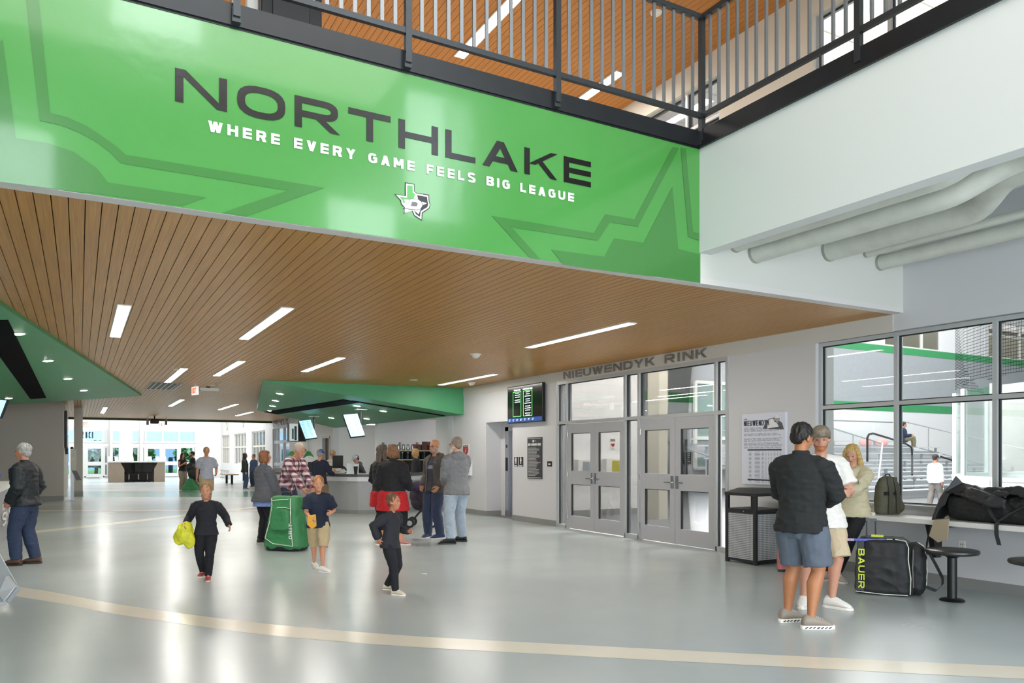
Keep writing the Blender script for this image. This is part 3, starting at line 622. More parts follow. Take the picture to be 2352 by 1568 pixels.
# ================================================================= schedule screen
def rpt(u, v, off=0): return OX(u, v, XR - off)
ya, yb_ = YR(1173.5), YR(1254.5)
t = thing('schedule_screen', 'black wall screen with two green framed schedule columns beside the elevator', 'screen', (XR, (ya + yb_) / 2, 2.6))
obj('housing', B().box(XR - .09, XR - .02, yb_, ya, 2.2, 3.03), BLK, t, bevel=.008); obj('wall_bracket', B().box(XR - .02, XR, yb_ + .4, ya - .4, 2.45, 2.8), BLK, t)
sx = XR - .0915; obj('display', B().box(sx, XR - .088, yb_ + .02, ya - .02, 2.22, 3.01), M('screen_dark', '0d120d', .15, emit=.3), t)
SG = M('screen_green_line', '6fe36f', .3, emit=1.2); SW = M('screen_text', 'd8f0f8', .3, emit=1.2); SB = M('screen_blue', '1d3a78', .3, emit=.8)
b = B(); W_ = ya - yb_
for c0_, c1_ in ((.17, .41), (.47, .72)):
    y0, y1 = ya - W_ * c0_, ya - W_ * c1_
    b.box(sx - .002, sx, y0, y0 - .012, 2.34, 2.9).box(sx - .002, sx, y1, y1 + .012, 2.34, 2.9).box(sx - .002, sx, y0, y1, 2.34, 2.352).box(sx - .002, sx, y0, y1, 2.89, 2.9)
obj('column_frame', b, SG, t); b = B(); R_ = random.Random(3)
for c0_, n in ((.2, 5), (.5, 11)):
    for k in range(n): 
        wdt = R_.uniform(.1, .18) * W_; yc = ya - W_ * (c0_ + .1); b.box(sx - .003, sx, yc - wdt / 2, yc + wdt / 2, 2.86 - k * .045 - (k // 3) * .02, 2.875 - k * .045 - (k // 3) * .02)
for nm, c0_ in (('MODANO RINK', .2), ('NIEUWENDYK RINK', .46)): lettering(b, nm, (sx - .001, ya - W_ * c0_, 2.92), (0, -1, 0), (0, 0, 1), .03, t=.25, depth=.002, total=W_ * (.19 if c0_ < .3 else .27))
obj('schedule_text', b, SW, t); b = B().box(sx - .002, sx, yb_ + .02, ya - .02, 2.22, 2.31); obj('forecast_strip', b, SB, t)
b = B()
for k in range(7): b.box(sx - .004, sx - .001, ya - .08 - k * .17, ya - .15 - k * .17, 2.275, 2.285).box(sx - .004, sx - .001, ya - .08 - k * .17, ya - .13 - k * .17, 2.25, 2.258)
obj('forecast_text', b, SW, t)
# ================================================================= wall signs
def plaque(name, u0, u1, z0, z1, label, cat, face, th=.02, frame=None):
    y0, y1 = YR(u0), YR(u1); t = thing(name, label, cat, (XR, (y0 + y1) / 2, (z0 + z1) / 2)); obj('board', B().box(XR - th, XR, y1, y0, z0, z1), face, t, bevel=.002)
    return t, y0, y1, XR - th
ZX = lambda u, v: OX(u, v, XR).z
NAVY = M('charcoal_board', '35363a', .4); WT = M('white_print', 'e9e9e7', .5)
z0, z1v = ZX(1230, 1099), ZX(1230, 1004); t, y0, y1, fx = plaque('policy_sign', 1213, 1246, z0, z1v, 'tall charcoal notice headed ZERO TOLERANCE POLICY below the schedule screen', 'sign', NAVY)
b = B(); H_ = z1v - z0; Wd_ = y0 - y1
lettering(b, 'ZERO TOLERANCE POLICY', (fx, y0 - .03, z1v - H_ * .2), (0, -1, 0), (0, 0, 1), H_ * .055, t=.3, depth=.002, total=Wd_ - .06)
lines_block(b, (fx, y0 - .04, z1v - H_ * .26), (0, -1, 0), (0, 0, 1), Wd_ - .08, 24, H_ * .029, .008, .002, random.Random(1), (.6, 1)); b.box(fx - .002, fx, y1 + .02, y0 - .02, z1v - .03, z1v - .022).box(fx - .002, fx, y1 + .02, y0 - .02, z0 + .02, z0 + .028)
obj('notice_text', b, WT, t); b = B(); yc = (y0 + y1) / 2
b.prism([(fx, yc + .05 + .03 * math.cos(a_), z1v - H_ * .09 + .03 * math.sin(a_)) for a_ in [k * math.pi / 5 + .3 for k in range(10)]], (-.002, 0, 0)); b.box(fx - .002, fx, yc - .07, yc + .01, z1v - H_ * .095, z1v - H_ * .085); obj('small_logo', b, WT, t)
for u0, u1, lab in ((1182, 1190, 'narrow black restroom sign nearer the elevator'), (1192.5, 1202, 'narrow black restroom sign nearer the tall notice')):
    t, y0, y1, fx = plaque('restroom_sign', u0, u1, ZX(1192, 1071), ZX(1192, 1049), lab, 'sign', BLK, .012); t['group'] = 'restroom signs by the elevator'
    b = B(); yc = (y0 + y1) / 2; zc = ZX(1192, 1056); b.ell((fx, yc, zc + .07), (.003, .02, .02), 8, 6); b.prism([(fx, yc + .025, zc + .045), (fx, yc - .025, zc + .045), (fx, yc - .035, zc - .03), (fx, yc + .035, zc - .03)], (-.002, 0, 0)).box(fx - .002, fx, yc - .02, yc - .004, zc - .09, zc - .03).box(fx - .002, fx, yc + .004, yc + .02, zc - .09, zc - .03).box(fx - .002, fx, y1 + .02, y0 - .02, zc - .14, zc - .12)
    obj('pictogram', b, WT, t)
t, y0, y1, fx = plaque('room_sign', 1258, 1268, ZX(1262, 1071), ZX(1262, 1059), 'small square black room sign beside the door frame', 'sign', BLK, .012); obj('sign_text', B().box(fx - .002, fx, y1 + .04, y0 - .04, ZX(1262, 1067), ZX(1262, 1064)), WT, t)
def heart(cy, cz, s, x, depth=.002, sy=1):
    pts = []
    for k in range(24):
        a_ = 2 * math.pi * k / 24; pts.append((x, cy - sy * s * (16 * math.sin(a_) ** 3) / 17, cz + s * (13 * math.cos(a_) - 5 * math.cos(2 * a_) - 2 * math.cos(3 * a_) - math.cos(4 * a_)) / 17))
    return pts
RED = M('sign_red', 'b01e28', .4)
def aed_sign(x, ya, yb_, z0, z1, label):
    t = thing('aed_sign', label, 'sign', (x, (ya + yb_) / 2, z0)); obj('board', B().box(x - .006, x, yb_, ya, z0, z1), WHITE, t); H_ = z1 - z0; W_ = ya - yb_
    obj('sign_text', lettering(B(), 'AED', (x - .006, ya - W_ * .12, z1 - H_ * .32), (0, -1, 0), (0, 0, 1), H_ * .22, w=1.1, t=.27, depth=.002, total=W_ * .76), BLK, t)
    hp = B(); c_ = heart((ya + yb_) / 2, z0 + H_ * .34, W_ * .42, x - .006)
    ctr = Vector((x - .006, (ya + yb_) / 2, z0 + H_ * .34))
    for k in range(24): hp.prism([ctr, c_[k], c_[(k + 1) % 24]], (-.002, 0, 0))
    obj('heart', hp, RED, t); cy, cz = (ya + yb_) / 2, z0 + H_ * .36; q = W_ * .3
    obj('bolt', B().prism([(x - .009, cy - q * .5, cz + q * .5), (x - .009, cy + q * .25, cz + q * .05), (x - .009, cy - .05 * q, cz), (x - .009, cy + q * .55, cz - q * .5), (x - .009, cy - q * .25, cz - .05 * q), (x - .009, cy + .05 * q, cz)], (-.001, 0, 0)), WT, t)
aed_sign(XR, YR(1062), YR(1078), 1.49, 1.76, 'white AED sign with red heart on the wall behind the man in the grey hoodie')
tag(obj('aed_cabinet', B().box(XR - .16, XR, YR(1085), YR(1056), ZX(1075, 1091), ZX(1075, 1057)), M('white_enamel', 'e8ebf2', .35), bevel=.008), 'plain white cabinet on the wall below the AED sign', 'cabinet')
# large printed panel
z0, z1v = OX(1810, 1115, XR).z, OX(1810, 945, XR).z; zl0 = OX(1710, 1121, XR).z
ya, yb_ = YR(1709), YR(1809)
t = thing('player_panel', 'tall white printed panel headed NIEUWENDYK on the wall above the trash can', 'poster', (XR, (ya + yb_) / 2, 1)); fx = XR - .045; zt = OX(1709, 951, XR).z; zb = z0
obj('board', B().box(fx, XR, yb_, ya, zb, zt), M('panel_white', 'd9dde8', .4), t, bevel=.003); Wd_ = ya - yb_; H_ = zt - zb; dk = M('navy_print', '1c2030', .5)
b = lettering(B(), 'NIEUWENDYK', (fx, ya - Wd_ * .05, zt - H_ * .175), (0, -1, 0), (0, 0, 1), H_ * .075, w=.6, t=.17, gap=.14, depth=.002, total=Wd_ * .6); lettering(b, 'JOE', (fx, ya - Wd_ * .05, zt - H_ * .09), (0, -1, 0), (0, 0, 1), H_ * .02, t=.2, gap=.6, depth=.002, total=Wd_ * .08); obj('title', b, dk, t)
R_ = random.Random(5); b = B(); dk2 = M('slate_print', '4a5064', .5)
for k, (z_, n) in enumerate(((.205, 5), (.29, 3), (.355, 4), (.42, 4), (.48, 2))): obj('paragraph', lines_block(B(), (fx, ya - Wd_ * .05, zt - H_ * z_), (0, -1, 0), (0, 0, 1), Wd_ * .88, n, H_ * .013, H_ * .0045, .001, R_, (.9, 1)), dk2, t)
for r in range(24):
    zz = zt - H_ * (.545 + r * .0185)
    for c_, w_ in ((.17, .06), (.31, .12), (.47, .05), (.56, .02), (.62, .02), (.68, .02), (.75, .03), (.82, .02), (.88, .03)): b.box(fx - .0015, fx, ya - Wd_ * c_, ya - Wd_ * (c_ + w_), zz, zz + H_ * .0045)
obj('table_text', b, dk2, t); obj('table_band', B().box(fx - .001, fx, ya - Wd_ * .14, ya - Wd_ * .92, zt - H_ * .525, zt - H_ * .505).box(fx - .001, fx, ya - Wd_ * .14, ya - Wd_ * .92, zb + H_ * .055, zb + H_ * .075), dk, t)
pm = B(); P_ = lambda x, z: (fx, ya - Wd_ * x, zt - H_ * z)
pm.mat(0).prism([P_(.5, .22), (P_(.55, .15)), P_(.62, .09), P_(.74, .075), P_(.83, .1), P_(.93, .15), P_(.97, .24)], (-.001, 0, 0)); pm.mat(1).prism([P_(.62, .1), P_(.72, .085), P_(.8, .13), P_(.86, .2), P_(.6, .22)], (-.002, 0, 0))
pm.mat(2).prism([P_(.76, .13), P_(.75, .07), P_(.8, .045), P_(.87, .05), P_(.88, .1), P_(.83, .15)], (-.002, 0, 0)); pm.mat(1).prism([P_(.77, .08), P_(.79, .042), P_(.85, .04), P_(.88, .07), P_(.87, .085)], (-.003, 0, 0)); pm.mat(0).prism([P_(.52, .21), P_(.56, .12), P_(.6, .1), P_(.58, .19)], (-.003, 0, 0))
obj('player_picture', pm, [M('print_dark_grey', '55585f', .5), M('print_pale', 'e6e6ea', .5), M('print_mid_grey', '9c9a9b', .5)], t, label='grey print of a skater in helmet leaning forward')
# ================================================================= elevator
yE0, yE1 = YR(1177) - .6, OX(1161, 1100, XR + .4).y
t = thing('elevator', 'brushed steel elevator entrance in the recessed wall left of the notices', 'elevator', (XR + .42, yE1, 0)); ex = XR + .405
obj('frame', B().box(ex - .02, ex + .02, yE1 - .17, yE1, 0, 2.16).box(ex - .02, ex + .02, yE0 - .6, yE1, 2.06, 2.16), CHROME, t, bevel=.003); obj('door', B().box(ex + .0, ex + .015, yE0 - .6, yE1 - .18, .01, 2.06), M('elevator_door_steel', '9297a4', .3, .8), t)
obj('call_panel', B().box(ex - .026, ex - .02, yE1 - .14, yE1 - .04, 1.1, 1.42), BLK, t); obj('floor_number', B().box(ex - .024, ex - .02, yE1 - .12, yE1 - .06, 1.66, 1.73), BLK, t)
# ================================================================= objects on and under the wooden ceiling
def onceil(u, v): return OZ(u, v, ZC)
p = onceil(375, 886); t = thing('ceiling_vent', 'slotted white vent in the wooden ceiling below a light strip', 'vent', p); b = B(); k0, k1 = onceil(364, 894), onceil(386, 878)
xw = .34; obj('frame', B().box(p.x - xw, p.x + xw, k0.y, k0.y - .04, ZC - .012, ZC).box(p.x - xw, p.x + xw, k1.y, k1.y + .04, ZC - .012, ZC).box(p.x - xw, p.x - xw + .03, k1.y, k0.y, ZC - .012, ZC).box(p.x + xw - .03, p.x + xw, k1.y, k0.y, ZC - .012, ZC), WHITE, t)
obj('backing', B().box(p.x - xw, p.x + xw, k1.y, k0.y, ZC - .004, ZC), DARKJ, t)
for k in range(5): b.box(p.x - xw + .1 + k * .12, p.x - xw + .13 + k * .12, k1.y, k0.y, ZC - .012, ZC - .003)
obj('slat', b, WHITE, t, kind='stuff')
def exit_sign(c, along, label, flip=False, s=1.0):
    """along = unit direction of reading"""
    c = V3(c); a = V3(along).normalized(); n = a.cross(Vector((0, 0, 1))); t = thing('exit_sign', label, 'exit sign', c)
    obj('housing', B().obox(c, a * .16 * s, n * .025 * s, Vector((0, 0, .1 * s))), M('exit_white', 'f2eeea', .4, emit=.4), t)
    obj('sign_text', lettering(B(), 'EXIT', c - a * .12 * s + n * .026 * s + Vector((0, 0, -.06 * s)), a, (0, 0, 1), .12 * s, w=.55, t=.16, gap=.12, depth=.003, total=.24 * s, out=n), M('exit_red', 'e8502c', .4, emit=1), t)
    return t
p = onceil(448, 882); t = exit_sign((p.x, p.y, ZC - .16), (.25, -.97, 0), 'exit sign hanging edge-on from the wooden ceiling left of centre'); obj('stem', B().box(p.x - .01, p.x + .01, p.y - .01, p.y + .01, ZC - .06, ZC), WHITE, t)
p = onceil(478, 888); t = thing('emergency_light', 'white emergency light bar under the wooden ceiling beside the exit sign', 'light', p); obj('case', B().box(p.x - .2, p.x + .25, p.y - .05, p.y + .05, ZC - .1, ZC - .03), WHITE, t, bevel=.01); obj('mount', B().box(p.x - .05, p.x + .05, p.y - .03, p.y + .03, ZC - .03, ZC), BLK, t)
for (u, v), lab in (((1083, 878), 'white dome detector under the wooden ceiling beside the longest wall light strip'), ((1092, 813), 'small flat disc in the wooden ceiling above the dome detector'), ((950, 872), 'small flat disc in the wooden ceiling above the central green soffit'), ((408, 848), 'small flat disc in the wooden ceiling beside the strip above the vent'), ((485, 884), 'small flat disc in the wooden ceiling beside the emergency light')):
    p = onceil(u, v); t = thing('ceiling_detector', lab, 'detector', p); dome = 'dome' in lab
    obj('base', B().lathe([(0, -.012), (.09, -.012), (.1, 0), (0, 0)], p, 16), WHITE, t, smooth=40)
    if dome: obj('dome', B().lathe([(0, -.075), (.04, -.07), (.07, -.04), (.075, -.012), (0, -.012)], p, 16), OFFW, t, smooth=40)
p = OZ(1507, 28, 7.8); tag(obj('ceiling_detector', B().lathe([(0, -.05), (.05, -.045), (.08, -.02), (.085, 0), (0, 0)], p, 16), WHITE, smooth=40), 'white round detector under the upper wooden ceiling behind the railing', 'detector')
p = AT(355, 967, 34); t = thing('projector', 'dark projector hanging below the far edge of the wooden ceiling', 'projector', p); obj('body', B().box(p.x - .17, p.x + .17, p.y - .2, p.y + .2, p.z - .11, p.z + .1), BLK, t, bevel=.04); obj('lens', B().lathe([(0, 0), (.06, 0), (.06, .03), (0, .03)], (p.x, p.y - .23, p.z), 12, 'y'), DARKJ, t); obj('mount_pole', B().tube([(p.x, p.y, p.z + .1), (p.x, p.y, ZC)], .03, 8), BLK, t)
for u, lab in ((339, 'small grey spotlight left of the hanging projector'), (381.5, 'small grey spotlight right of the hanging projector')): 
    p = AT(u, 963, 36); p.z = ZC; t = thing('spotlight', lab, 'spotlight', p); obj('can', B().tube([(p.x, p.y, ZC - .32), (p.x, p.y, ZC - .08)], .055, 10), M('grey_can', '8d8d8d', .4, .4), t); obj('stem', B().tube([(p.x, p.y, ZC - .08), (p.x, p.y, ZC)], .02, 6), WHITE, t)
exit_sign(OY(194, 972, YF - .045), (1, 0, 0), 'red exit sign on the far white wall right of the white column', s=1.6); exit_sign(OY(372, 975, YF - .045), (1, 0, 0), 'red exit sign on the far white wall below the hanging projector', s=1.6)
for (u, v), lab in (((492, 984), 'round wall lamp farthest along the bright far wall'), ((523, 977), 'middle of the three round wall lamps on the bright far wall'), ((560, 969), 'round wall lamp nearest on the bright far wall')):
    p = OX(u, v, XR); t = thing('wall_lamp', lab, 'lamp', p, 0, 'round lamps on the far wall'); obj('ring', B().tube([(XR - .06, p.y + .28 * math.cos(k * .5236), p.z + .28 * math.sin(k * .5236)) for k in range(12)], .035, 6, closed=True), M('lamp_ring', 'c9c6bc', .4), t); obj('bracket', B().bar((XR, p.y, p.z), (XR - .06, p.y, p.z), .1, .1), WHITE, t)
# ================================================================= rink lobby behind the double doors
DARKF = M('dark_rubber_floor', '6a6c6f', .5, noise_amt=.1, nscale=30)
def block_mat():
    m = bpy.data.materials.new('white_block_wall'); m.use_nodes = True; nt = m.node_tree; b = nt.nodes['Principled BSDF']; tc = nt.nodes.new('ShaderNodeTexCoord'); mp = nt.nodes.new('ShaderNodeMapping'); mp.inputs['Rotation'].default_value = (math.pi / 2, 0, 0)
    nt.links.new(tc.outputs['Object'], mp.inputs[0]); br = nt.nodes.new('ShaderNodeTexBrick'); br.inputs['Color1'].default_value = lin('e6e6e4'); br.inputs['Color2'].default_value = lin('e3e3e2'); br.inputs['Mortar'].default_value = lin('cfcfce'); br.inputs['Scale'].default_value = 1
    br.inputs['Brick Width'].default_value = .4; br.inputs['Row Height'].default_value = .2; br.inputs['Mortar Size'].default_value = .006; nt.links.new(mp.outputs[0], br.inputs['Vector']); nt.links.new(br.outputs[0], b.inputs['Base Color']); b.inputs['Roughness'].default_value = .5; return m
BLOCK = block_mat()
struct('floor_rink', B().box(XR + .1, 55, -8, 25, 0, .004), DARKF)
struct('wall_rink_lobby', B().box(XR + .2, OY(1472, 1000, 15.4).x, 15.4, 15.6, 0, 7), BLOCK); struct('baseboard_rink_lobby', B().box(XR + .2, OY(1472, 1000, 15.4).x, 15.38, 15.4, 0, .15), BASE)
pc = FL(1510, 1191); struct('trim_18', B().box(pc.x - .13, pc.x + .13, pc.y - .2, pc.y + .2, 0, 8), M('cream_column_paint', 'dedacb', .5))
struct('wall_rink_return', B().box(XR + .2, 10.14, 7.9, 8.1, 0, 7), M('return_white', 'd4d6d6', .6))
# far wall of the hall: white, two green bands, grey between
Yw = 25.0; GB = M('rink_green_band', '3d9a62', .5, noise_amt=.05, nscale=4); GP = M('rink_grey_panel', 'a3a9ae', .6, noise_amt=.05, nscale=5)
xw0, xw1 = 13.5, 56
struct('wall_rink_south', B().box(XR + .2, xw1, -8.2, -8, 0, 13), M('rink_white_wall', 'e6e8ea', .5))
js = B()
for k in range(16): js.box(XR + .3, xw1, -7 + k * 2.1, -6.85 + k * 2.1, 12.1, 12.95)
struct('trim_24', js, M('joist_white', 'd9d8d0', .6))
struct('wall_rink', B().box(xw0, xw1, Yw, Yw + .3, 0, 3.72).box(xw0, xw1, Yw, Yw + .3, 9.2, 13), M('rink_white_wall', 'e6e8ea', .5)); struct('wall_rink_grey', B().box(xw0, xw1, Yw - .01, Yw + .3, 4.12, 6.72), GP)
struct('trim_19', B().box(xw0, xw1, Yw - .02, Yw + .3, 3.72, 4.12), GB); struct('trim_20', B().box(xw0, xw1, Yw - .02, Yw + .3, 6.72, 7.08), GB)
xa = [OY(u, 760, Yw).x for u in (2033, 2074, 2120, 2162)]
ww = B().box(xw0, xa[0], Yw, Yw + .3, 7.08, 9.2).box(xa[-1], OY(2270, 760, Yw).x, Yw, Yw + .3, 7.08, 9.2); struct('wall_rink_top', ww, MATS['rink_white_wall'])
def win_y(name, xs, zs, y, mat, pm, t=.1):
    f = B()
    for x in xs: f.box(x - t / 2, x + t / 2, y, y + .12, zs[0], zs[-1])
    for z in zs: f.box(xs[0], xs[-1], y + .003, y + .117, z - t / 2, z + t / 2)
    o = struct(name, f, mat); obj('pane', B().box(xs[0], xs[-1], y + .06, y + .07, zs[0], zs[-1]), pm, o); return o
BEI = M('beige_interior', 'c2bea8', .6); struct('wall_rink_room', B().box(xa[0] - 1, xw1, Yw + 2.5, Yw + 2.7, 7, 9.6), BEI)
win_y('window_18', xa, [7.1, 9.2], Yw + .05, WHITE, GLASS, .14); x2 = OY(2272, 760, Yw).x; win_y('window_19', [x2, x2 + 3.4, x2 + 6.8], [7.1, 8.4, 9.2], Yw + .05, WHITE, GLASS, .14)
struct('wall_rink_left', B().box(XR + .2, XR + .25, -8, -4, 0, 13).box(XR + .2, XR + .25, -4, Yw, 11, 13), MATS['rink_white_wall']); struct('wall_rink_corner', B().box(XR + .2, xw0, Yw, Yw + .3, 0, 13), MATS['rink_white_wall'])
struct('ceiling_rink', B().box(XR + .2, xw1, -8, Yw + 3, 13, 13.2), M('rink_ceiling', 'd9d9d4', .7)); struct('wall_rink_end', B().box(xw1, xw1 + .2, -8, Yw + 3, 0, 13), MATS['rink_white_wall'])
# tinted room window and notice seen through the right-hand doors
win_y('window_20', [OY(u, 1000, Yw - .2).x for u in (1597, 1640, 1700)], [.9, 2.2, 3.2, 4.6], Yw - .25, WHITE, M('greenish_glass', '8fa3a0', .25), .14)
p = OY(1576, 1042, Yw - .1); t = thing('rules_poster', 'charcoal notice on the white rink wall seen through the right double door', 'poster', p); obj('board', B().box(OY(1567, 1000, Yw).x, OY(1586, 1000, Yw).x, Yw - .04, Yw, OY(1576, 1065, Yw).z, OY(1576, 1021, Yw).z), NAVY, t); obj('notice_text', lines_block(B(), (OY(1568.5, 1000, Yw).x, Yw - .04, OY(1576, 1036, Yw).z), (1, 0, 0), (0, 0, 1), .42, 6, .09, .03, .003, random.Random(2)), WT, t)
# AED things on the block wall
x0, x1 = OY(1401, 1020, 15.4).x, OY(1412, 1020, 15.4).x; zt_, zb_ = OY(1406, 1007, 15.39).z, OY(1406, 1030, 15.39).z
t = thing('aed_sign', 'white AED sign with red heart on the block wall seen through the left double door', 'sign', (x0, 15.39, zb_)); obj('board', B().box(x0, x1, 15.385, 15.4, zb_, zt_), WHITE, t); obj('sign_text', lettering(B(), 'AED', (x0, 15.384, zt_ - .07), (1, 0, 0), (0, 0, 1), .06, t=.27, depth=.002, total=x1 - x0), BLK, t)
hc = Vector(((x0 + x1) / 2, 15.383, zb_ + .09)); hp = B(); hh = [Vector((hc.x + (q[1] - 0), hc.y, q[2])) for q in heart(0, hc.z, (x1 - x0) * .42, 0)]
for k in range(24): hp.prism([hc, hh[k], hh[(k + 1) % 24]], (0, -.002, 0))
obj('heart', hp, RED, t)
def wcab(u0, u1, v0, v1, label, cat, name, inner, im):
    x0, x1, z0, z1 = OY(u0, 1000, 15.38).x, OY(u1, 1000, 15.38).x, OY(u0, v1, 15.38).z, OY(u0, v0, 15.38).z
    t = thing(name, label, cat, (x0, 15.3, z0)); obj('case', B().box(x0, x1, 15.25, 15.4, z0, z1), WHITE, t, bevel=.005); w_ = x1 - x0; obj(inner, B().box(x0 + w_ * .35, x1 - w_ * .1, 15.245, 15.25, z0 + .05, z1 - .05), im, t)
wcab(1321, 1350, 1055, 1087, 'white extinguisher cabinet on the block wall behind the left double door', 'cabinet', 'extinguisher_cabinet', 'glass_front', M('cabinet_glass', '9aa3ad', .2)); wcab(1385, 1422, 1053, 1087, 'white cabinet with a yellow kit on the block wall behind the left double door', 'cabinet', 'defibrillator_cabinet', 'kit', M('yellow_kit', 'b8b040', .4))
# ================================================================= bleachers
ALU = M('aluminium_plank', 'd6d9dc', .35, .4); GALV = M('galvanised_pipe', 'a9aeb2', .4, .6)
t = thing('bleachers', 'aluminium bleachers rising against the far wall of the rink', 'bleachers', (24, 15, 0)); X0, X1 = 20.5, 35.5
for k in range(7):
    z, y = .2 + .28 * k, 16 + 1.15 * k
    obj('seat_plank', B().box(X0, X1, y, y + .28, z + .2, z + .24), ALU, t); obj('foot_plank', B().box(X0, X1, y + .32, y + 1.1, z, z + .05).box(X0, X1, y + .3, y + .32, z - .22, z), M('aluminium_riser', 'c9cdd2', .4, .3), t)
    b = B()
    for q in range(6): b.box(X0 + .3 + q * 2.9, X0 + .38 + q * 2.9, y + .1, y + .18, 0, z + .2)
    obj('support', b, GALV, t)
b = B()
for xx in (X0 - .1, X1 + .1):
    b.tube([(xx, 16, 1.2), (xx, 24, 3.2)], .03, 8).tube([(xx, 16, .1), (xx, 24, 2.1)], .03, 8)
    for k in range(6): b.tube([(xx, 16 + k * 1.6, .1 + k * .4), (xx, 16 + k * 1.6, 1.2 + k * .4)], .025, 6)
b.tube([(X0, 24.2, 3.1), (X1, 24.2, 3.1)], .03, 8); obj('guard_rail', b, GALV, t)
NETM = None
def net_mat(name, col, cell, th):
    m = bpy.data.materials.new(name); m.use_nodes = True; nt = m.node_tree; nt.nodes.clear(); N = nt.nodes.new
    o = N('ShaderNodeOutputMaterial'); tr = N('ShaderNodeBsdfTransparent'); df = N('ShaderNodeBsdfDiffuse'); df.inputs[0].default_value = lin(col); mx = N('ShaderNodeMixShader'); tc = N('ShaderNodeTexCoord'); sp = N('ShaderNodeSeparateXYZ')
    nt.links.new(tc.outputs['UV'], sp.inputs[0]); outs = []
    for i in (0, 1):
        a = N('ShaderNodeMath'); a.operation = 'MULTIPLY'; a.inputs[1].default_value = 1 / cell; f = N('ShaderNodeMath'); f.operation = 'FRACT'; l = N('ShaderNodeMath'); l.operation = 'LESS_THAN'; l.inputs[1].default_value = th
        nt.links.new(sp.outputs[i], a.inputs[0]); nt.links.new(a.outputs[0], f.inputs[0]); nt.links.new(f.outputs[0], l.inputs[0]); outs.append(l)
    mm = N('ShaderNodeMath'); mm.operation = 'MAXIMUM'; nt.links.new(outs[0].outputs[0], mm.inputs[0]); nt.links.new(outs[1].outputs[0], mm.inputs[1]); nt.links.new(mm.outputs[0], mx.inputs[0]); nt.links.new(tr.outputs[0], mx.inputs[1]); nt.links.new(df.outputs[0], mx.inputs[2]); nt.links.new(mx.outputs[0], o.inputs[0]); return m
def sheet(name, path, zbot, ztop, mat, parent=None, diag=False, rows=1):
    """vertical sheet along path with metric UVs"""
    me = bpy.data.meshes.new(name); L = [0]
    for i in range(1, len(path)): L.append(L[-1] + (V3(path[i]) - V3(path[i - 1])).length)
    vs, fs = [], []
    for p, z0, z1 in zip(path, zbot, ztop): vs += [(p[0], p[1], z0), (p[0], p[1], z1)]
    for i in range(len(path) - 1): fs.append((2 * i, 2 * i + 2, 2 * i + 3, 2 * i + 1))
    me.from_pydata(vs, [], fs); uv = me.uv_layers.new(name='UVMap')
    for pl in me.polygons:
        for li in pl.loop_indices:
            vi = me.loops[li].vertex_index; s, z = L[vi // 2], vs[vi][2]
            uv.data[li].uv = ((s + z) * .707 + 50, (s - z) * .707 + 50) if diag else (s + 50, z + 50)
    me.materials.append(mat); o = bpy.data.objects.new(name, me); COL.objects.link(o)
    if parent: o.parent = parent; o.location = -rootpos(parent)
    return o
# chain-link fence at the bleacher stair
FN = net_mat('chain_link', 'b4b9bd', .06, .16); fp = [AT(1903, 0, 30), AT(2027, 0, 25), AT(2012, 0, 22.5)]
t = thing('chain_link_fence', 'galvanised chain-link fence sloping down beside the bleacher stair', 'fence', (fp[0].x, fp[0].y, 0)); zt_ = [1.5 + (1043 - 980) / FPX * 30, 1.5 + (1043 - 1018) / FPX * 25, .45]
sheet('mesh_panel', fp[:2], [.3, .3], zt_[:2], FN, t, True); obj('frame', B().tube([(fp[0].x, fp[0].y, zt_[0]), (fp[1].x, fp[1].y, zt_[1]), (fp[2].x, fp[2].y, 0.1)], .03, 8).tube([(fp[0].x, fp[0].y, zt_[0]), (fp[0].x, fp[0].y, 0)], .03, 8).tube([tuple((fp[0] + fp[1]) / 2)[:2] + ((zt_[0] + zt_[1]) / 2,), tuple((fp[0] + fp[1]) / 2)[:2] + (0,)], .03, 8), GALV, t)
def handrail(pts, label):
    P = [AT(*p) for p in pts]; o = obj('handrail', B().tube([tuple(p) for p in P], .035, 8), BLK, smooth=40); tag(o, label, 'handrail', 'black stair handrails on the bleachers')
handrail([(1992, 1060, 26), (1992, 1005, 26), (1996, 997, 26), (2005, 995, 26), (2045, 1007, 27.5), (2083, 1020, 29), (2094, 1028, 29), (2095, 1045, 29), (2095, 1090, 27)], 'black pipe handrail rising from the stair beside the blonde woman'); handrail([(2160, 1048, 27), (2185, 1056, 27), (2200, 1062, 27), (2200, 1090, 27)], 'short black pipe handrail just left of the rink glass corner')
# ================================================================= rink: ice, boards, glass, netting
r = 4.2; cx_, cy_ = 12.55 + r, 9.25 - r
arc = [(12.55, -7.5), (12.55, -4), (12.55, -1.2), (12.55, 1.2), (12.55, 3.1)] + [(cx_ - r * math.cos(a_), cy_ + r * math.sin(a_)) for a_ in [k * math.pi / 2 / 6 for k in range(7)]] + [(20, 9.25), (23.5, 9.25), (27, 9.25), (31, 9.25), (36, 9.25), (42, 9.25)]
struct('floor_ice', B().box(12.6, 45, -8, 9.25, .004, .03), M('ice', 'd3e6e4', .12))
def wallpath(b, pts, z0, z1, th):
    for i in range(len(pts) - 1): b.bar((pts[i][0], pts[i][1], (z0 + z1) / 2), (pts[i + 1][0], pts[i + 1][1], (z0 + z1) / 2), th, z1 - z0)
    return b
t = thing('rink_boards', 'white rink boards with tall glass and grey posts curving around the corner', 'rink boards', (12.55, 5.6, 0))
obj('board', wallpath(B(), arc, 0.05, 1.06, .08), M('board_white', 'dfe3e6', .4), t); obj('cap_rail', wallpath(B(), arc, 1.06, 1.12, .12), M('cap_grey', 'c6cccd', .4), t); obj('kick_plate', wallpath(B(), arc, 0.05, .25, .1), M('kick_yellow', 'd8b95a', .5), t)
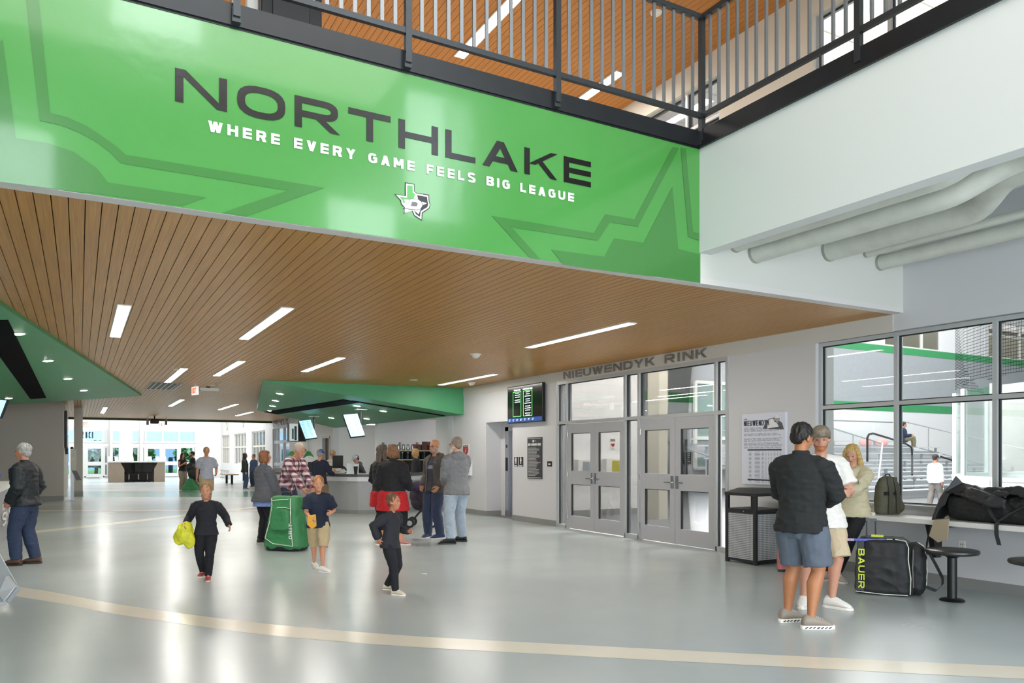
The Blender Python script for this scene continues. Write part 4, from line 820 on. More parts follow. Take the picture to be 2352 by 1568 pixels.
obj('shield_glass', wallpath(B(), arc, 1.12, 2.63, .02), glass('rink_glass', (.95, .99, .985, 1), .05), t)
b = B()
for p in arc: b.box(p[0] - .035, p[0] + .035, p[1] - .035, p[1] + .035, 0, 2.67)
obj('glass_post', b, M('post_aluminium', 'c7cccd', .35, .3), t)
b = B()
for i in range(3, 9):
    for s in (.25, .55, .85): q = (V3(arc[i] + (0,)) * (1 - s) + V3(arc[i + 1] + (0,)) * s); d = (V3(arc[i + 1] + (0,)) - V3(arc[i] + (0,))).normalized(); b.obox((q.x, q.y, .75), d * .18, Vector((-d.y, d.x, 0)) * .045, (0, 0, .2))
obj('recess_panel', b, M('recess_grey', 'aab0b8', .5), t)
b = B().box(20, 30, 9.17, 9.21, .3, .95); obj('green_advert', b, M('advert_green', '7cc6a4', .4), t); obj('advert_text', lettering(B(), 'NATIONAL RINK', (20.5, 9.165, .45), (1, 0, 0), (0, 0, 1), .35, t=.25, depth=.005, total=8, out=(0, -1, 0)), WT, t)
sag = [2.95 + (.0 if i % 2 == 0 else -.0) for i in range(len(arc))]
np_ = []
for i in range(len(arc) - 7):
    for k in range(6): s = k / 6; np_.append((arc[i][0] * (1 - s) + arc[i + 1][0] * s, arc[i][1] * (1 - s) + arc[i + 1][1] * s))
NET = net_mat('black_netting', '1a1c1e', .055, .13); nz = [2.7 + .1 * abs(math.sin(math.pi * (k % 6) / 6)) for k in range(len(np_))]
n = len(np_); zt_ = [12.0] * n
# the sheet sweeps up towards its free end
for k in range(n - 14, n): j = n - 1 - k; zt_[k] = 2.85 + (j / 10) ** 1.6 * 1.4 + (max(0, j - 9)) ** 2 * .6
o = sheet('safety_netting', np_, nz, zt_, NET); tag(o, 'black safety netting hanging above the rink glass', 'net')
# ================================================================= outdoors beyond the entrance
struct('floor_outdoor', B().box(-60, 70, YF + .3, 130, -.1, 0), M('pavement', '8b8f8c', .8)); struct('floor_lawn', B().box(-60, 70, YF + 6, YF + 30, 0, .03), M('lawn', '5c7d3c', .9, noise_amt=.2, nscale=3))
t = thing('building', 'pale blue-grey building with dark base seen through the entrance glazing', 'building', (0, 92, 0)); obj('wall', B().box(-30, 45, 92, 96, 2.4, 12), M('blue_grey_siding', '9fb6c4', .6), t); obj('base_wall', B().box(-30, 45, 91.9, 92, 0, 2.4), M('slate_base', '66768a', .6), t)
for x in range(-24, 44, 7): obj('window', B().box(x, x + 2.4, 91.85, 91.95, 5, 7.6), M('dark_blue_glass', '46647c', .2), t)
def tree(x, y, r, h, label):
    t = thing('tree', label, 'tree', (x, y, 0)); obj('trunk', B().tube([(x, y, 0), (x + .1, y, h * .4)], .12, 8), M('bark', '4b3d30', .9), t); b = B(); R_ = random.Random(int(x * 7))
    for k in range(420):
        a_, z_ = R_.uniform(0, 6.28), R_.uniform(-1, 1); q = (1 - z_ * z_) ** .5 * R_.uniform(.6, 1); c = Vector((x + r * q * math.cos(a_), y + r * q * math.sin(a_), h * .62 + z_ * h * .36)); u_ = Vector((R_.uniform(-1, 1), R_.uniform(-1, 1), R_.uniform(-1, 1))).normalized() * .28; v_ = u_.cross(Vector((0, 0, 1))).normalized() * .2
        b.mat(k % 2).add([c - u_, c + v_, c + u_, c - v_], [(0, 1, 2, 3)])
    obj('foliage', b, [M('leaf_green', '4f7a3c', .6), M('leaf_pale', '86a878', .6)], t)
px = OY(220, 1000, 64).x; tree(px, 64, 1.5, 2.4, 'round bushy tree outside behind the left sliding entrance door'); px = OY(310, 1000, 66).x; tree(px, 66, 1.4, 2.4, 'bushy tree outside behind the narrow entrance window'); px = OY(432, 1000, 68).x; tree(px, 68, 1.2, 2.3, 'small tree outside at the edge of the right entrance glazing')
for u, lab in ((243, 'dark bollard outside behind the left entrance glazing'), (392, 'dark bollard outside behind the right entrance door')):
    x = OY(u, 1000, 62).x; tag(obj('bollard', B().lathe([(0, 0), (.16, 0), (.16, 1.2), (.1, 1.3), (0, 1.3)], (x, 62, 0), 12), M('bollard_navy', '27303c', .5)), lab, 'bollard')
dg = obj('house_number', lettering(B(), '1385', (OY(214, 1006, YF + .1).x, YF + .1, FZ(1007)), (-1, 0, 0), (0, 0, 1), .42, w=.7, t=.22, gap=.25, depth=.01, total=OY(214, 1006, YF).x - OY(187, 1006, YF).x), M('number_teal', '2c5560', .5)); tag(dg, 'dark number 1385 on the entrance glass, seen in mirror writing', 'sign')
# ================================================================= servery room
PW = M('servery_white', 'dddddc', .5)
struct('wall_servery', B().box(XR + T_, 13.4, 33, 33.2, 0, 2.72).box(13.2, 13.4, 17, 33, 0, 2.72).box(XR + T_, 13.4, 16.9, 17.1, 0, 2.72).box(XR + T_, 9.31, 29.6, 29.8, 0, 2.72), PW); struct('ceiling_servery', B().box(XR + T_, 13.4, 17, 33.2, 2.72, 2.8), PW)
x0, x1 = OY(872, 1000, 32.98).x, OY(916, 1000, 32.98).x; d = struct('door_10', B().box(x0, x1, 32.94, 33, 0, OY(890, 1014, 33).z), M('door_oak', 'b98a55', .5)); obj('door_frame', B().box(x0 - .08, x0, 32.92, 33, 0, 2.25).box(x1, x1 + .08, 32.92, 33, 0, 2.25).box(x0 - .08, x1 + .08, 32.92, 33, 2.18, 2.28), FRAME, d)
struct('door_11', B().box(XR + .1, XR + .16, YR(757), YR(742), 0, 2.15), M('door_dark_wood', '54473a', .5)); struct('trim_21', B().box(XR - .03, XR, YR(742), YR(742) + .08, 0, 2.2).box(XR - .03, XR, YR(757) - .08, YR(757), 0, 2.2).box(XR - .03, XR, YR(757) - .08, YR(742) + .08, 2.15, 2.23), FRAME)
struct('trim_22', B().box(XR - .05, XR, YR(1043), YR(1031), 0, 2.52), FRAME)
for k, (p, q) in enumerate((((846, 977), (880, 974)), ((882, 973), (918, 970)), ((935, 969), (985, 966)))):
    a, c = OZ(*p, 2.70), OZ(*q, 2.70); a = Vector((a.x, min(a.y, 31), 0)); c = Vector((c.x, min(c.y, 31), 0))
    y_ = [30, 26, 22.5][k]; tt = thing('linear_light', ['light strip in the servery ceiling farthest back', 'middle light strip in the servery ceiling', 'light strip in the servery ceiling nearest the opening'][k], 'ceiling light', (10.6, y_, 2.7), 0, 'lights in the servery ceiling'); obj('diffuser', B().box(10.0 + .3 * k, 11.6 + .3 * k, y_ - .08, y_ + .08, 2.7, 2.72), LAMP, tt)
# counter
def path_extrude(b, pts, z0, z1, off0, off1, cent):
    """closed band between outward offsets of an open polyline (horizontal), from z0 to z1"""
    P = [V3((x, y, 0)) for x, y in pts]; out = []
    for o_ in (off0, off1):
        Q = []
        for i, p in enumerate(P):
            d = (P[min(i + 1, len(P) - 1)] - P[max(i - 1, 0)]).normalized(); n = Vector((d.y, -d.x, 0))
            if (p - V3(cent)).dot(n) < 0: n = -n
            Q.append(p + n * o_)
        out.append(Q)
    ring = [[Vector((q.x, q.y, z)) for q, z in ((out[0][i], z0), (out[1][i], z0), (out[1][i], z1), (out[0][i], z1))] for i in range(len(P))]
    return b.rings(ring)
c0 = dense([(8.6, 19.9), (7.4, 18.9), (6.1, 18.75), (5.35, 20.4), (4.95, 22.5), (4.9, 24.6), (5.3, 26.8), (6.6, 28.6), (8.6, 29.4)], 5)
CG = M('counter_grey_laminate', 'a2a5a7', .4, noise_amt=.03); CD = M('counter_dark_stone', '4f5253', .3)
t = thing('servery_counter', 'curved grey servery counter with pale band and dark top under the central green soffit', 'counter', (6.8, 24, 0)); ce = (8, 24, 0)
obj('front_panel', path_extrude(B(), c0, 0, .82, -.06, 0, ce), CG, t); obj('pale_band', path_extrude(B(), c0, .82, .93, -.06, .03, ce), M('counter_white', 'd7dadc', .3), t); obj('worktop', path_extrude(B(), c0, .93, 1.0, -.75, .05, ce), CD, t); obj('toe_kick', path_extrude(B(), c0, 0, .1, 0, .01, ce), BASE, t)
# hanging menu screens
SCR = M('menu_screen', '9fd0ee', .3, emit=1.1); SCT = M('menu_print', '3a6f9a', .3, emit=.2)
def hang_screen(c, d, wv, hv, label, pole_uv, seed):
    C = AT(c[0], c[1], d); F_ = VD; U = Vector((0, 0, 1)); k = 1 / FPX * d
    w_ = VRt * (wv[0] * k) + U * (wv[1] * k) + F_ * wv[2]; h_ = VRt * (hv[0] * k) - U * (hv[1] * k) + F_ * hv[2]; n = w_.cross(h_).normalized()
    if n.dot(VD) < 0: n = -n
    t = thing('menu_screen', label, 'screen', C); obj('housing', B().obox(C + n * .03, w_ / 2 * 1.04, h_ / 2 * 1.03, n * .025), BLK, t, bevel=.005); obj('display', B().obox(C, w_ / 2 * .97, h_ / 2 * .97, n * .007), SCR, t)
    R_ = random.Random(seed); b = B(); wu, hu = w_.normalized(), h_.normalized()
    for r in range(16):
        for cc in (.08, .56):
            L_ = R_.uniform(.15, .33); o_ = C - w_ * .5 - h_ * .5 + w_ * cc + h_ * (.1 + r * .054) - n * .009; b.prism([o_, o_ + w_ * L_, o_ + w_ * L_ + h_ * .014, o_ + h_ * .014], -n * .001)
    obj('menu_print', b, SCT, t); top = AT(pole_uv[0], pole_uv[1], d + .15); top.z = min(2.98, top.z); bt = C + n * .08 - hu * .05; obj('pole', B().tube([top, (top.x, top.y, bt.z), bt], .03, 8), BLK, t); obj('mount_plate', B().box(top.x - .15, top.x + .15, top.y - .1, top.y + .1, top.z, top.z + .02), WHITE, t)
hang_screen((813.5, 976), 21, (28, 4, .25), (21, 52, -.18), 'larger tilted blue menu screen hanging from the central green soffit', (829, 941), 1); hang_screen((707.5, 985.5), 25, (22, 4, .25), (19, 42, -.18), 'smaller tilted blue menu screen hanging nearer the far wall screen', (721, 957), 2)
t = thing('wall_screen', 'thick black portrait screen showing a pale picture beyond the smaller menu screen', 'screen', (8, 33.2, 2)); obj('housing', B().box(7.77, 8.5, 33.21, 33.5, 2.05, 2.84), BLK, t); obj('display', B().box(7.79, 8.16, 33.2, 33.21, 2.07, 2.82), M('pale_screen', 'a8b4b4', .3, emit=.7), t); obj('picture', B().box(7.9, 7.97, 33.195, 33.2, 2.15, 2.6).box(8.0, 8.1, 33.195, 33.2, 2.1, 2.7), M('screen_dark_teal', '4a6a72', .3), t)
lt = thing('sign', 'small far grey metal letters MODANO RINK above the far doors', 'sign', OX(628, 979, XR)); words('MODANO RINK', 'lettering', MATS['brushed_sign_metal'], lt, OX(628, 979, XR - .03), (0, -1, 0), (0, 0, 1), .3, w=1, t=.22, depth=.03, total=YR(628) - YR(660))
# things on the counter and shelves behind
def on(u, d, z): p = AT(u, 1000, d); p.z = z; return p
p = on(776, 20.6, 1.0); t = thing('cash_register_monitor', 'black monitor on an arm on the servery counter beside the cashier', 'monitor', p); obj('screen', B().obox(p + Vector((0, 0, .3)), VRt * .14, VD * .02, (0, 0, .17)), BLK, t, bevel=.008); obj('arm', B().tube([p + VRt * .3, p + VRt * .16 + Vector((0, 0, .16)), p + Vector((0, 0, .2))], .025, 8), BLK, t); obj('base', B().obox(p + VRt * .3 + Vector((0, 0, .01)), VRt * .1, VD * .08, (0, 0, .01)), BLK, t)
for k, u in enumerate((828, 836)): pass
for k, (u, hgt, lab) in enumerate(((803, .26, 'clear menu holder on the servery counter nearest the monitor'), (812, .22, 'clear menu holder on the servery counter, second from the monitor'), (818, .25, 'clear menu holder on the servery counter beside the dark cup'))):
    p = on(u, 19.7, 1.0); t = thing('menu_holder', lab, 'menu holder', p, 0, 'menu holders on the servery counter'); obj('sheet', B().obox(p + Vector((0, 0, hgt / 2 + .01)), VRt * .07, VD * .01, Vector((0, 0, hgt / 2)) + VD * .03), M('holder_sheet', 'c4cfd4', .2), t); obj('base', B().obox(p + Vector((0, 0, .006)), VRt * .08, VD * .05, (0, 0, .006)), M('clear_acrylic', 'd9e4e8', .1), t)
for u, d_, lab in ((759, 20.2, 'tall dark drinks cup on the counter in front of the cashier'), (817, 19.3, 'black tapered cup on the counter beside the menu holders')):
    p = on(u, d_, 1.0); t = thing('drinks_cup', lab, 'cup', p); obj('cup', B().lathe([(0, 0), (.035, 0), (.055, .2), (.05, .2), (0, .19)], p, 14), BLK, t, smooth=40); obj('lid', B().lathe([(.057, .2), (.057, .212), (0, .215)], p, 14), WHITE, t)
t0 = on(738, 21.2, 1.0); t = thing('sign_holder', 'white counter sign in a dark stand beside the plaid shirt man', 'sign', t0); obj('panel', B().obox(t0 + Vector((-.45, 0, .13)), VRt * .05, VD * .008, (0, 0, .12)), WHITE, t); obj('stand', B().obox(t0 + Vector((-.3, 0, .15)), VRt * .07, VD * .02, (0, 0, .14)), BLK, t)
p0 = AT(945, 1000, 25.5); t = thing('shelf_unit', 'metal shelving behind the servery counter', 'shelves', (p0.x, p0.y, 0))
a_, c_ = AT(880, 1000, 26), AT(1000, 1000, 25); ux = Vector((c_.x - a_.x, c_.y - a_.y, 0)); L_ = ux.length; ux.normalize(); uy = Vector((-ux.y, ux.x, 0)); base = Vector((a_.x, a_.y, 0))
for z in (.9, 1.32, 1.62): obj('shelf_board', B().obox(base + ux * L_ / 2 + Vector((0, 0, z)), ux * L_ / 2, uy * .2, (0, 0, .015)), M('shelf_pale', 'c9bfa6', .4), t)
for s in (0, .33, .66, 1): obj('upright', B().obox(base + ux * L_ * s + Vector((0, 0, .95)), ux * .03, uy * .03, (0, 0, .95)), CHROME, t)
obj('back_cabinet', B().obox(base + ux * L_ / 2 + uy * .2 + Vector((0, 0, .85)), ux * L_ / 2, uy * .05, (0, 0, .75)), M('cabinet_dark', '37383a', .5), t)
pots = None
for k in range(7):
    q = base + ux * (.08 + k * .19) + Vector((0, 0, 1.635))
    if pots is None:
        pots = thing('coffee_pot', 'steel coffee pot on the top servery shelf, first in the row', 'coffee pot', q, 0, 'coffee pots on the servery shelf'); obj('pot', B().lathe([(0, 0), (.055, 0), (.065, .05), (.045, .15), (.05, .17), (0, .17)], q, 14), CHROME, pots, smooth=40); obj('handle', B().tube([q + ux * .05 + Vector((0, 0, .15)), q + ux * .1 + Vector((0, 0, .13)), q + ux * .09 + Vector((0, 0, .04)), q + ux * .06 + Vector((0, 0, .03))], .008, 6), CHROME, pots); obj('lid', B().lathe([(.05, .17), (.04, .185), (0, .19)], q, 14), BLK, pots)
    else: dup(pots, q, label='steel coffee pot on the top servery shelf, %s in the row' % ['', 'second', 'third', 'fourth', 'fifth', 'sixth', 'last'][k])
for k, (s, w_, h_, cl, lab) in enumerate(((.60, .07, .2, '7a4a44', 'small reddish box on the top servery shelf nearest the coffee pots'), (.68, .06, .18, '6a4a48', 'small brown box on the top servery shelf, second from the pots'), (.78, .1, .28, '6b4340', 'taller maroon box on the top servery shelf'), (.9, .08, .26, '4a3c3e', 'dark box on the top servery shelf behind the bald man'))):
    q = base + ux * L_ * (s + .05) + Vector((0, 0, 1.635 + h_ / 2)); tag(obj('carton', B().obox(q, ux * w_, uy * .1, (0, 0, h_ / 2)), M('carton_%d' % k, cl, .6), bevel=.004), lab, 'box', 'cartons on the servery shelf')
for k in range(8):
    q = base + ux * (.15 + k * .22) + Vector((0, 0, 1.335)); 
    if k == 0: jar = thing('jar', 'dark jar on the middle servery shelf, first in the row', 'jar', q, 0, 'jars on the middle servery shelf'); obj('body', B().lathe([(0, 0), (.06, 0), (.06, .17), (.03, .2), (0, .2)], q, 12), M('dark_jar', '23302c', .25), jar, smooth=40); obj('lid', B().lathe([(.035, .2), (.035, .23), (0, .23)], q, 12), CHROME, jar)
    else: dup(jar, q, label='dark jar on the middle servery shelf, %s in the row' % ['', 'second', 'third', 'fourth', 'fifth', 'sixth', 'seventh', 'last'][k])
p = on(915, 19.9, 1.0); tag(obj('price_sign', B().obox(p + Vector((0, 0, .17)), VRt * .11, VD * .012, (0, 0, .17)), M('price_sheet', 'b9bec2', .4)), 'grey framed price sign on the counter left of the bald man', 'sign')
p = on(690, 24.5, 1.0); t = thing('potted_plant', 'broad-leaved plant on the far end of the servery counter behind the white-haired man', 'plant', p); obj('pot', B().lathe([(0, 0), (.1, 0), (.14, .2), (0, .2)], p, 14), WHITE, t, smooth=40); LG = M('plant_leaf', '2f7a34', .4)
for (du, dz, ln) in ((-.46, .42, .3), (.42, .42, .35), (-.2, .62, .2), (.2, .6, .2)):
    pts = [];  n = 8; tip = p + VRt * du + Vector((0, 0, .42 + (dz - .42))); mid = p + VRt * du * .45 + Vector((0, 0, .72)); rt = p + Vector((0, 0, .2)); b = B(); rows = []
    for i in range(n + 1):
        s = i / n; c = rt * (1 - s) ** 2 + mid * 2 * s * (1 - s) + tip * s * s; w_ = .1 * math.sin(math.pi * min(1, s * .95 + .02)) + .004; rows.append([c - VD * w_ * .6 - Vector((0, 0, w_ * .8)), c + VD * w_ * .6 + Vector((0, 0, w_ * .8))])
    for i in range(n): b.add([rows[i][0], rows[i][1], rows[i + 1][1], rows[i + 1][0]], [(0, 1, 2, 3)])
    o = obj('leaf', b, LG, t); sd = o.modifiers.new('solid', 'SOLIDIFY'); sd.thickness = .004
# ================================================================= left counter, its lettering and toys, stands
xc = -1.14
t = thing('side_counter', 'grey counter with white top beside the man in the dark jacket', 'counter', (-1.9, 15.5, 0)); obj('front_panel', B().box(-2.7, xc, 11.6, 18.2, 0, .9), M('counter_mid_grey', '8f9194', .45), t); obj('worktop', B().box(-2.75, xc + .05, 11.55, 18.25, .9, .97), M('worktop_white', 'dedcd8', .3), t)
ly0, ly1, ly2 = OX(3, 1190, xc).y, OX(8, 1190, xc).y, OX(33, 1190, xc).y; obj('lettering', lettering(B(), 'THE', (xc + .012, ly0, OX(3, 1173, xc).z), (0, 1, 0), (0, 0, 1), .1, w=.5, t=.2, depth=.01, out=(1, 0, 0), total=ly1 - ly0), WT, t); obj('lettering', lettering(B(), 'SNUG', (xc + .012, ly0, OX(3, 1210, xc).z), (0, 1, 0), (0, 0, 1), .22, w=.9, t=.2, depth=.01, gap=.14, out=(1, 0, 0), total=ly2 - ly0), WT, t)
bs = thing('toy_basket', 'wire basket of colourful toys on the white counter at the left edge', 'basket', (-1.4, 13.6, .97)); 
for z in (.98, 1.06, 1.14): obj('wire_hoop', B().tube([(-1.45 + .3 * math.cos(k * .349), 14.2 + .5 * math.sin(k * .349), z) for k in range(18)], .006, 5, closed=True), BLK, bs)
R_ = random.Random(11); tc_ = ['d8a030', '2a3f8f', 'c8d040', 'd06030', '3355aa', 'e0d030', '8a2f80', '2f6f40']
tn = ['amber', 'navy', 'lime', 'orange', 'blue', 'yellow', 'purple', 'green']
for k in range(24):
    q = Vector((-1.45 + R_.uniform(-.22, .3), 14.2 + R_.uniform(-.5, .5), 1.03 + (k // 8) * .12 + R_.uniform(-.02, .03))); o = obj('toy_ball', B().ell(q, (.062, .062, .055), 10, 7), M('toy_' + tn[k % 8], tc_[k % 8], .35), smooth=60)
    tag(o, '%s toy in the heap on the side counter, %s layer' % (tn[k % 8], ['lowest', 'middle', 'top'][k // 8]), 'toy', 'toys heaped on the side counter')
for k in range(6):
    q = Vector((-1.45 + R_.uniform(-.1, .15), 14.2 + R_.uniform(-.35, .35), 1.24)); tag(obj('lanyard', B().tube([q, q + Vector((.1, .1, .12)), q + Vector((.2, .05, -.08)), q + Vector((.12, -.1, -.25))], .006, 6), M('toy_' + tn[(k * 3) % 8], 'cccccc')), 'thin cord loop over the heap of toys, %s of six' % ['first', 'second', 'third', 'fourth', 'fifth', 'last'][k], 'cord', 'cords on the heap of toys')
c = AT(-22, 925, 11); w_ = VRt * .25 + VD * .1; h_ = VRt * .1 * -1 + Vector((0, 0, -.5)); t = thing('menu_screen', 'bright blue menu screen cut by the left edge under the left green soffit', 'screen', c)
P = [AT(-60, 912, 11), AT(16.5, 918, 11), AT(0, 961, 11), AT(-78, 955, 11)]; obj('housing', B().prism([p + VD * .012 + Vector((0, 0, .0)) for p in P], VD * .04), BLK, t); obj('display', B().prism([P[0] * .97 + P[2] * .03, P[1] * .97 + P[3] * .03, P[2] * .97 + P[0] * .03, P[3] * .97 + P[1] * .03], VD * .01), SCR, t); q = AT(-30, 915, 11); obj('pole', B().tube([q, (q.x, q.y, 2.85)], .03, 8), BLK, t)
# near brochure rack at the lower left
d = 4.2; A1, A2, A3, A4 = AT(-70, 1150, d + .35), AT(42, 1347, d), AT(16, 1380, d - .03), AT(-130, 1235, d + .3)
t = thing('brochure_rack', 'sloping silver brochure rack cut by the lower left edge', 'rack', (A3.x, A3.y, A3.z)); SV = M('silver_sheet', 'a6a8ab', .35, .5); lf = -VRt * .5
obj('tray', B().prism([A1, A2, A3, A4], VD * .02 + Vector((0, 0, -.02))).prism([A3, A4, A4 + lf * .6 + Vector((0, 0, -.05)), A3 + lf * .35 + Vector((0, 0, -.03))], Vector((0, 0, -.02))), SV, t, bevel=.003)
obj('front_lip', B().prism([A2, A3, A3 + (A1 - A2) * .1, A2 + (A1 - A2) * .13 - VD * .02], -VD * .03), SV, t, bevel=.003); e1, e2 = (A1 - A2), (A4 - A3)
obj('brochure', B().prism([A3 + e2 * .12 - VD * .03 + Vector((0, 0, .02)), A3 + e2 * .95 - VD * .03 + Vector((0, 0, .02)), A3 + e2 * .95 - VD * .03 + Vector((0, 0, .02)) + lf * .35, A3 + e2 * .12 - VD * .03 + Vector((0, 0, .02)) + lf * .3], VD * .01), M('brochure_green', '586a3a', .4, noise_amt=.3, nscale=25), t); obj('pole', B().tube([A4 + lf * .4, Vector(((A4 + lf * .4).x, (A4 + lf * .4).y, 0))], .03, 10), SV, t); q = A4 + lf * .4; obj('foot_plate', B().lathe([(0, 0), (.2, 0), (.2, .012), (0, .015)], (q.x, q.y, 0), 20), SV, t)
# far information stand
p = FL(166, 1150); t = thing('information_stand', 'slim grey information stand with a small tray beside the white column', 'stand', p)
obj('pole', B().box(p.x - .05, p.x + .05, p.y - .03, p.y + .03, .02, 1.68), SV, t); obj('base_plate', B().box(p.x - .24, p.x + .24, p.y - .18, p.y + .18, 0, .02), SV, t); obj('poster_panel', B().box(p.x - .05, p.x + .12, p.y - .05, p.y - .035, .98, 1.66), M('poster_pale', 'c9cabc', .4, noise_amt=.1, nscale=9), t); obj('tray', B().prism([(p.x - .02, p.y - .04, .98), (p.x + .12, p.y - .1, .98), (p.x + .26, p.y - .16, .68), (p.x + .12, p.y - .1, .66)], (0, -.05, 0)), SV, t); obj('camera_head', B().ell((p.x - .01, p.y, 1.7), (.05, .05, .04)), BLK, t)
# wall things on the side face of the grey block
for k, (y0, y1, z0, z1, lab) in enumerate(((29.6, 31.2, 1.7, 2.95, 'dark framed screen high on the side of the grey block'), (31.6, 33.4, 1.5, 2.2, 'smaller dark screen on the side of the grey block'))): t = thing('side_screen', lab, 'screen', (-.42, y0, z0)); obj('housing', B().box(-.44, -.37, y0, y1, z0, z1), BLK, t); obj('display', B().box(-.37, -.365, y0 + .05, y1 - .05, z0 + .05, z1 - .05), M('screen_navy', '2b3446', .2), t)
# ================================================================= reception desk
d0 = FL(250, 1108); zk = d0.y; xl, xr_ = OY(250, 1100, zk).x, OY(379, 1100, zk).x; LAM = M('grey_oak_laminate', 'a39384', .45, noise_amt=.08, nscale=3, stretch=(12, 12, 1)); t = thing('reception_desk', 'pale wood-grain reception desk with open middle near the entrance', 'desk', ((xl + xr_) / 2, zk, 0)); W_ = xr_ - xl; zt_ = 1.06
obj('side_pedestal', B().prism([(xl, zk, 0), (xl + W_ * .27, zk, 0), (xl + W_ * .27, zk, .7), (xl + W_ * .2, zk, zt_), (xl, zk, zt_)], (0, .7, 0)), LAM, t); obj('side_pedestal', B().prism([(xr_, zk, 0), (xr_ - W_ * .2, zk, 0), (xr_ - W_ * .2, zk, .7), (xr_ - W_ * .13, zk, zt_), (xr_, zk, zt_)], (0, .7, 0)), LAM, t)
obj('front_board', B().box(xl, xr_, zk + 1.3, zk + 1.4, 0, zt_), M('desk_inner', '4f4a45', .6), t); obj('worktop', B().box(xl - .03, xr_ + .03, zk - .02, zk + 1.42, zt_, zt_ + .06), PW, t)
def office_chair(label, x, y, rz):
    t = thing('office_chair', label, 'chair', (0, 0, 0), 0, 'mesh chairs at the reception desk')
    obj('seat', B().box(-.24, .24, -.22, .24, .44, .51), BLK, t, True, bevel=.03); obj('backrest', B().box(-.22, .22, -.28, -.24, .58, 1.0), M('mesh_black', '1a1b1d', .7), t, True, bevel=.015); obj('backrest_stem', B().bar((0, -.24, .46), (0, -.28, .66), .05, .03), BLK, t, True); obj('gas_column', B().tube([(0, 0, .1), (0, 0, .45)], .03, 8), CHROME, t, True)
    for k in range(5): a_ = k * 1.2566; obj('leg', B().bar((0, 0, .12), (.3 * math.cos(a_), .3 * math.sin(a_), .06), .04, .03).ell((.3 * math.cos(a_), .3 * math.sin(a_), .035), (.03, .03, .035), 8, 6), BLK, t, True)
    for s in (-1, 1): obj('armrest', B().box(s * .27 - .02, s * .27 + .02, -.15, .12, .68, .71).box(s * .27 - .015, s * .27 + .015, -.05, -.01, .48, .68), BLK, t, True)
    t.location = (x, y, 0); t.rotation_euler.z = rz; return t
ch = office_chair('black mesh office chair at the middle of the reception desk', xl + W_ * .53, zk + .45, .1); dup(ch, (xl + W_ * .69, zk + .4, 0), -.1, 'black mesh office chair at the right of the reception desk opening'); dup(ch, (xl + W_ * .36, zk + .5, 0), 2.0, 'black office chair seen from the side at the left of the reception desk opening')
for k, (u, lab) in enumerate(((253, 'rack of leaflets on the left corner of the reception desk'), (268, 'white tablet second from left on the reception desk'), (303, 'white tablet in the middle of the reception desk'), (345, 'white tablet right of centre on the reception desk'), (362, 'white tablet near the right end of the reception desk'), (378, 'slim white card holder on the right end of the reception desk'))):
    x = OY(u, 1000, zk + 1).x; q = B().prism([(x - .09, zk + .9, 1.12), (x + .09, zk + .9, 1.12), (x + .07, zk + 1.05, 1.38), (x - .11, zk + 1.05, 1.38)], (0, .02, 0)); tag(obj('tablet' if k else 'leaflet_rack', q, M('tablet_white', 'e2e4e6', .3)), lab, 'tablet' if k else 'rack', 'white tablets on the reception desk' if k else None)
struct('trim_23', B().box(OY(198, 1, 56).x, OY(228, 1, 56).x, 55, 56.4, 0, .01).box(OY(378, 1, 56).x, OY(410, 1, 56).x, 55, 56.4, 0, .01), M('door_mat', '55585a', .9))
# far tables and bench
def far_table(u, v, w_, label, bench=False):
    p = FL(u, v) - Vector((.5, 0, 0)); t = thing('bench' if bench else 'table', label, 'bench' if bench else 'table', p); z = .45 if bench else .98
    obj('top', B().box(p.x - .3, p.x + .3, p.y - w_ / 2, p.y + w_ / 2, z, z + .05), M('tan_seat', 'a88f6c', .5) if bench else PW, t)
    for s in (-1, 1): obj('leg', B().box(p.x - .05, p.x + .05, p.y + s * w_ * .4 - .05, p.y + s * w_ * .4 + .05, 0, z), BLK, t)
far_table(550, 1110, 2.0, 'long tan-topped bench behind the girl with long dark hair', True); far_table(585, 1104, 1.4, 'white table with dark legs where the child sits'); far_table(500, 1096, 1.2, 'white table by the far windows behind the walking man'); 
p = FL(528, 1098); t = thing('stacked_chairs_frame', 'low grey wire rack lying before the far windows', 'rack', p); b = B()
for k in range(8): b.bar((p.x - .3, p.y - 1.5 + k * .4, 0), (p.x - .3, p.y - 1.3 + k * .4, .5), .03, .03)
b.bar((p.x - .3, p.y - 1.5, .5), (p.x - .3, p.y + 1.7, .5), .04, .04).bar((p.x - .3, p.y - 1.5, .03), (p.x - .3, p.y + 1.7, .03), .05, .05); obj('frame', b, GALV, t)
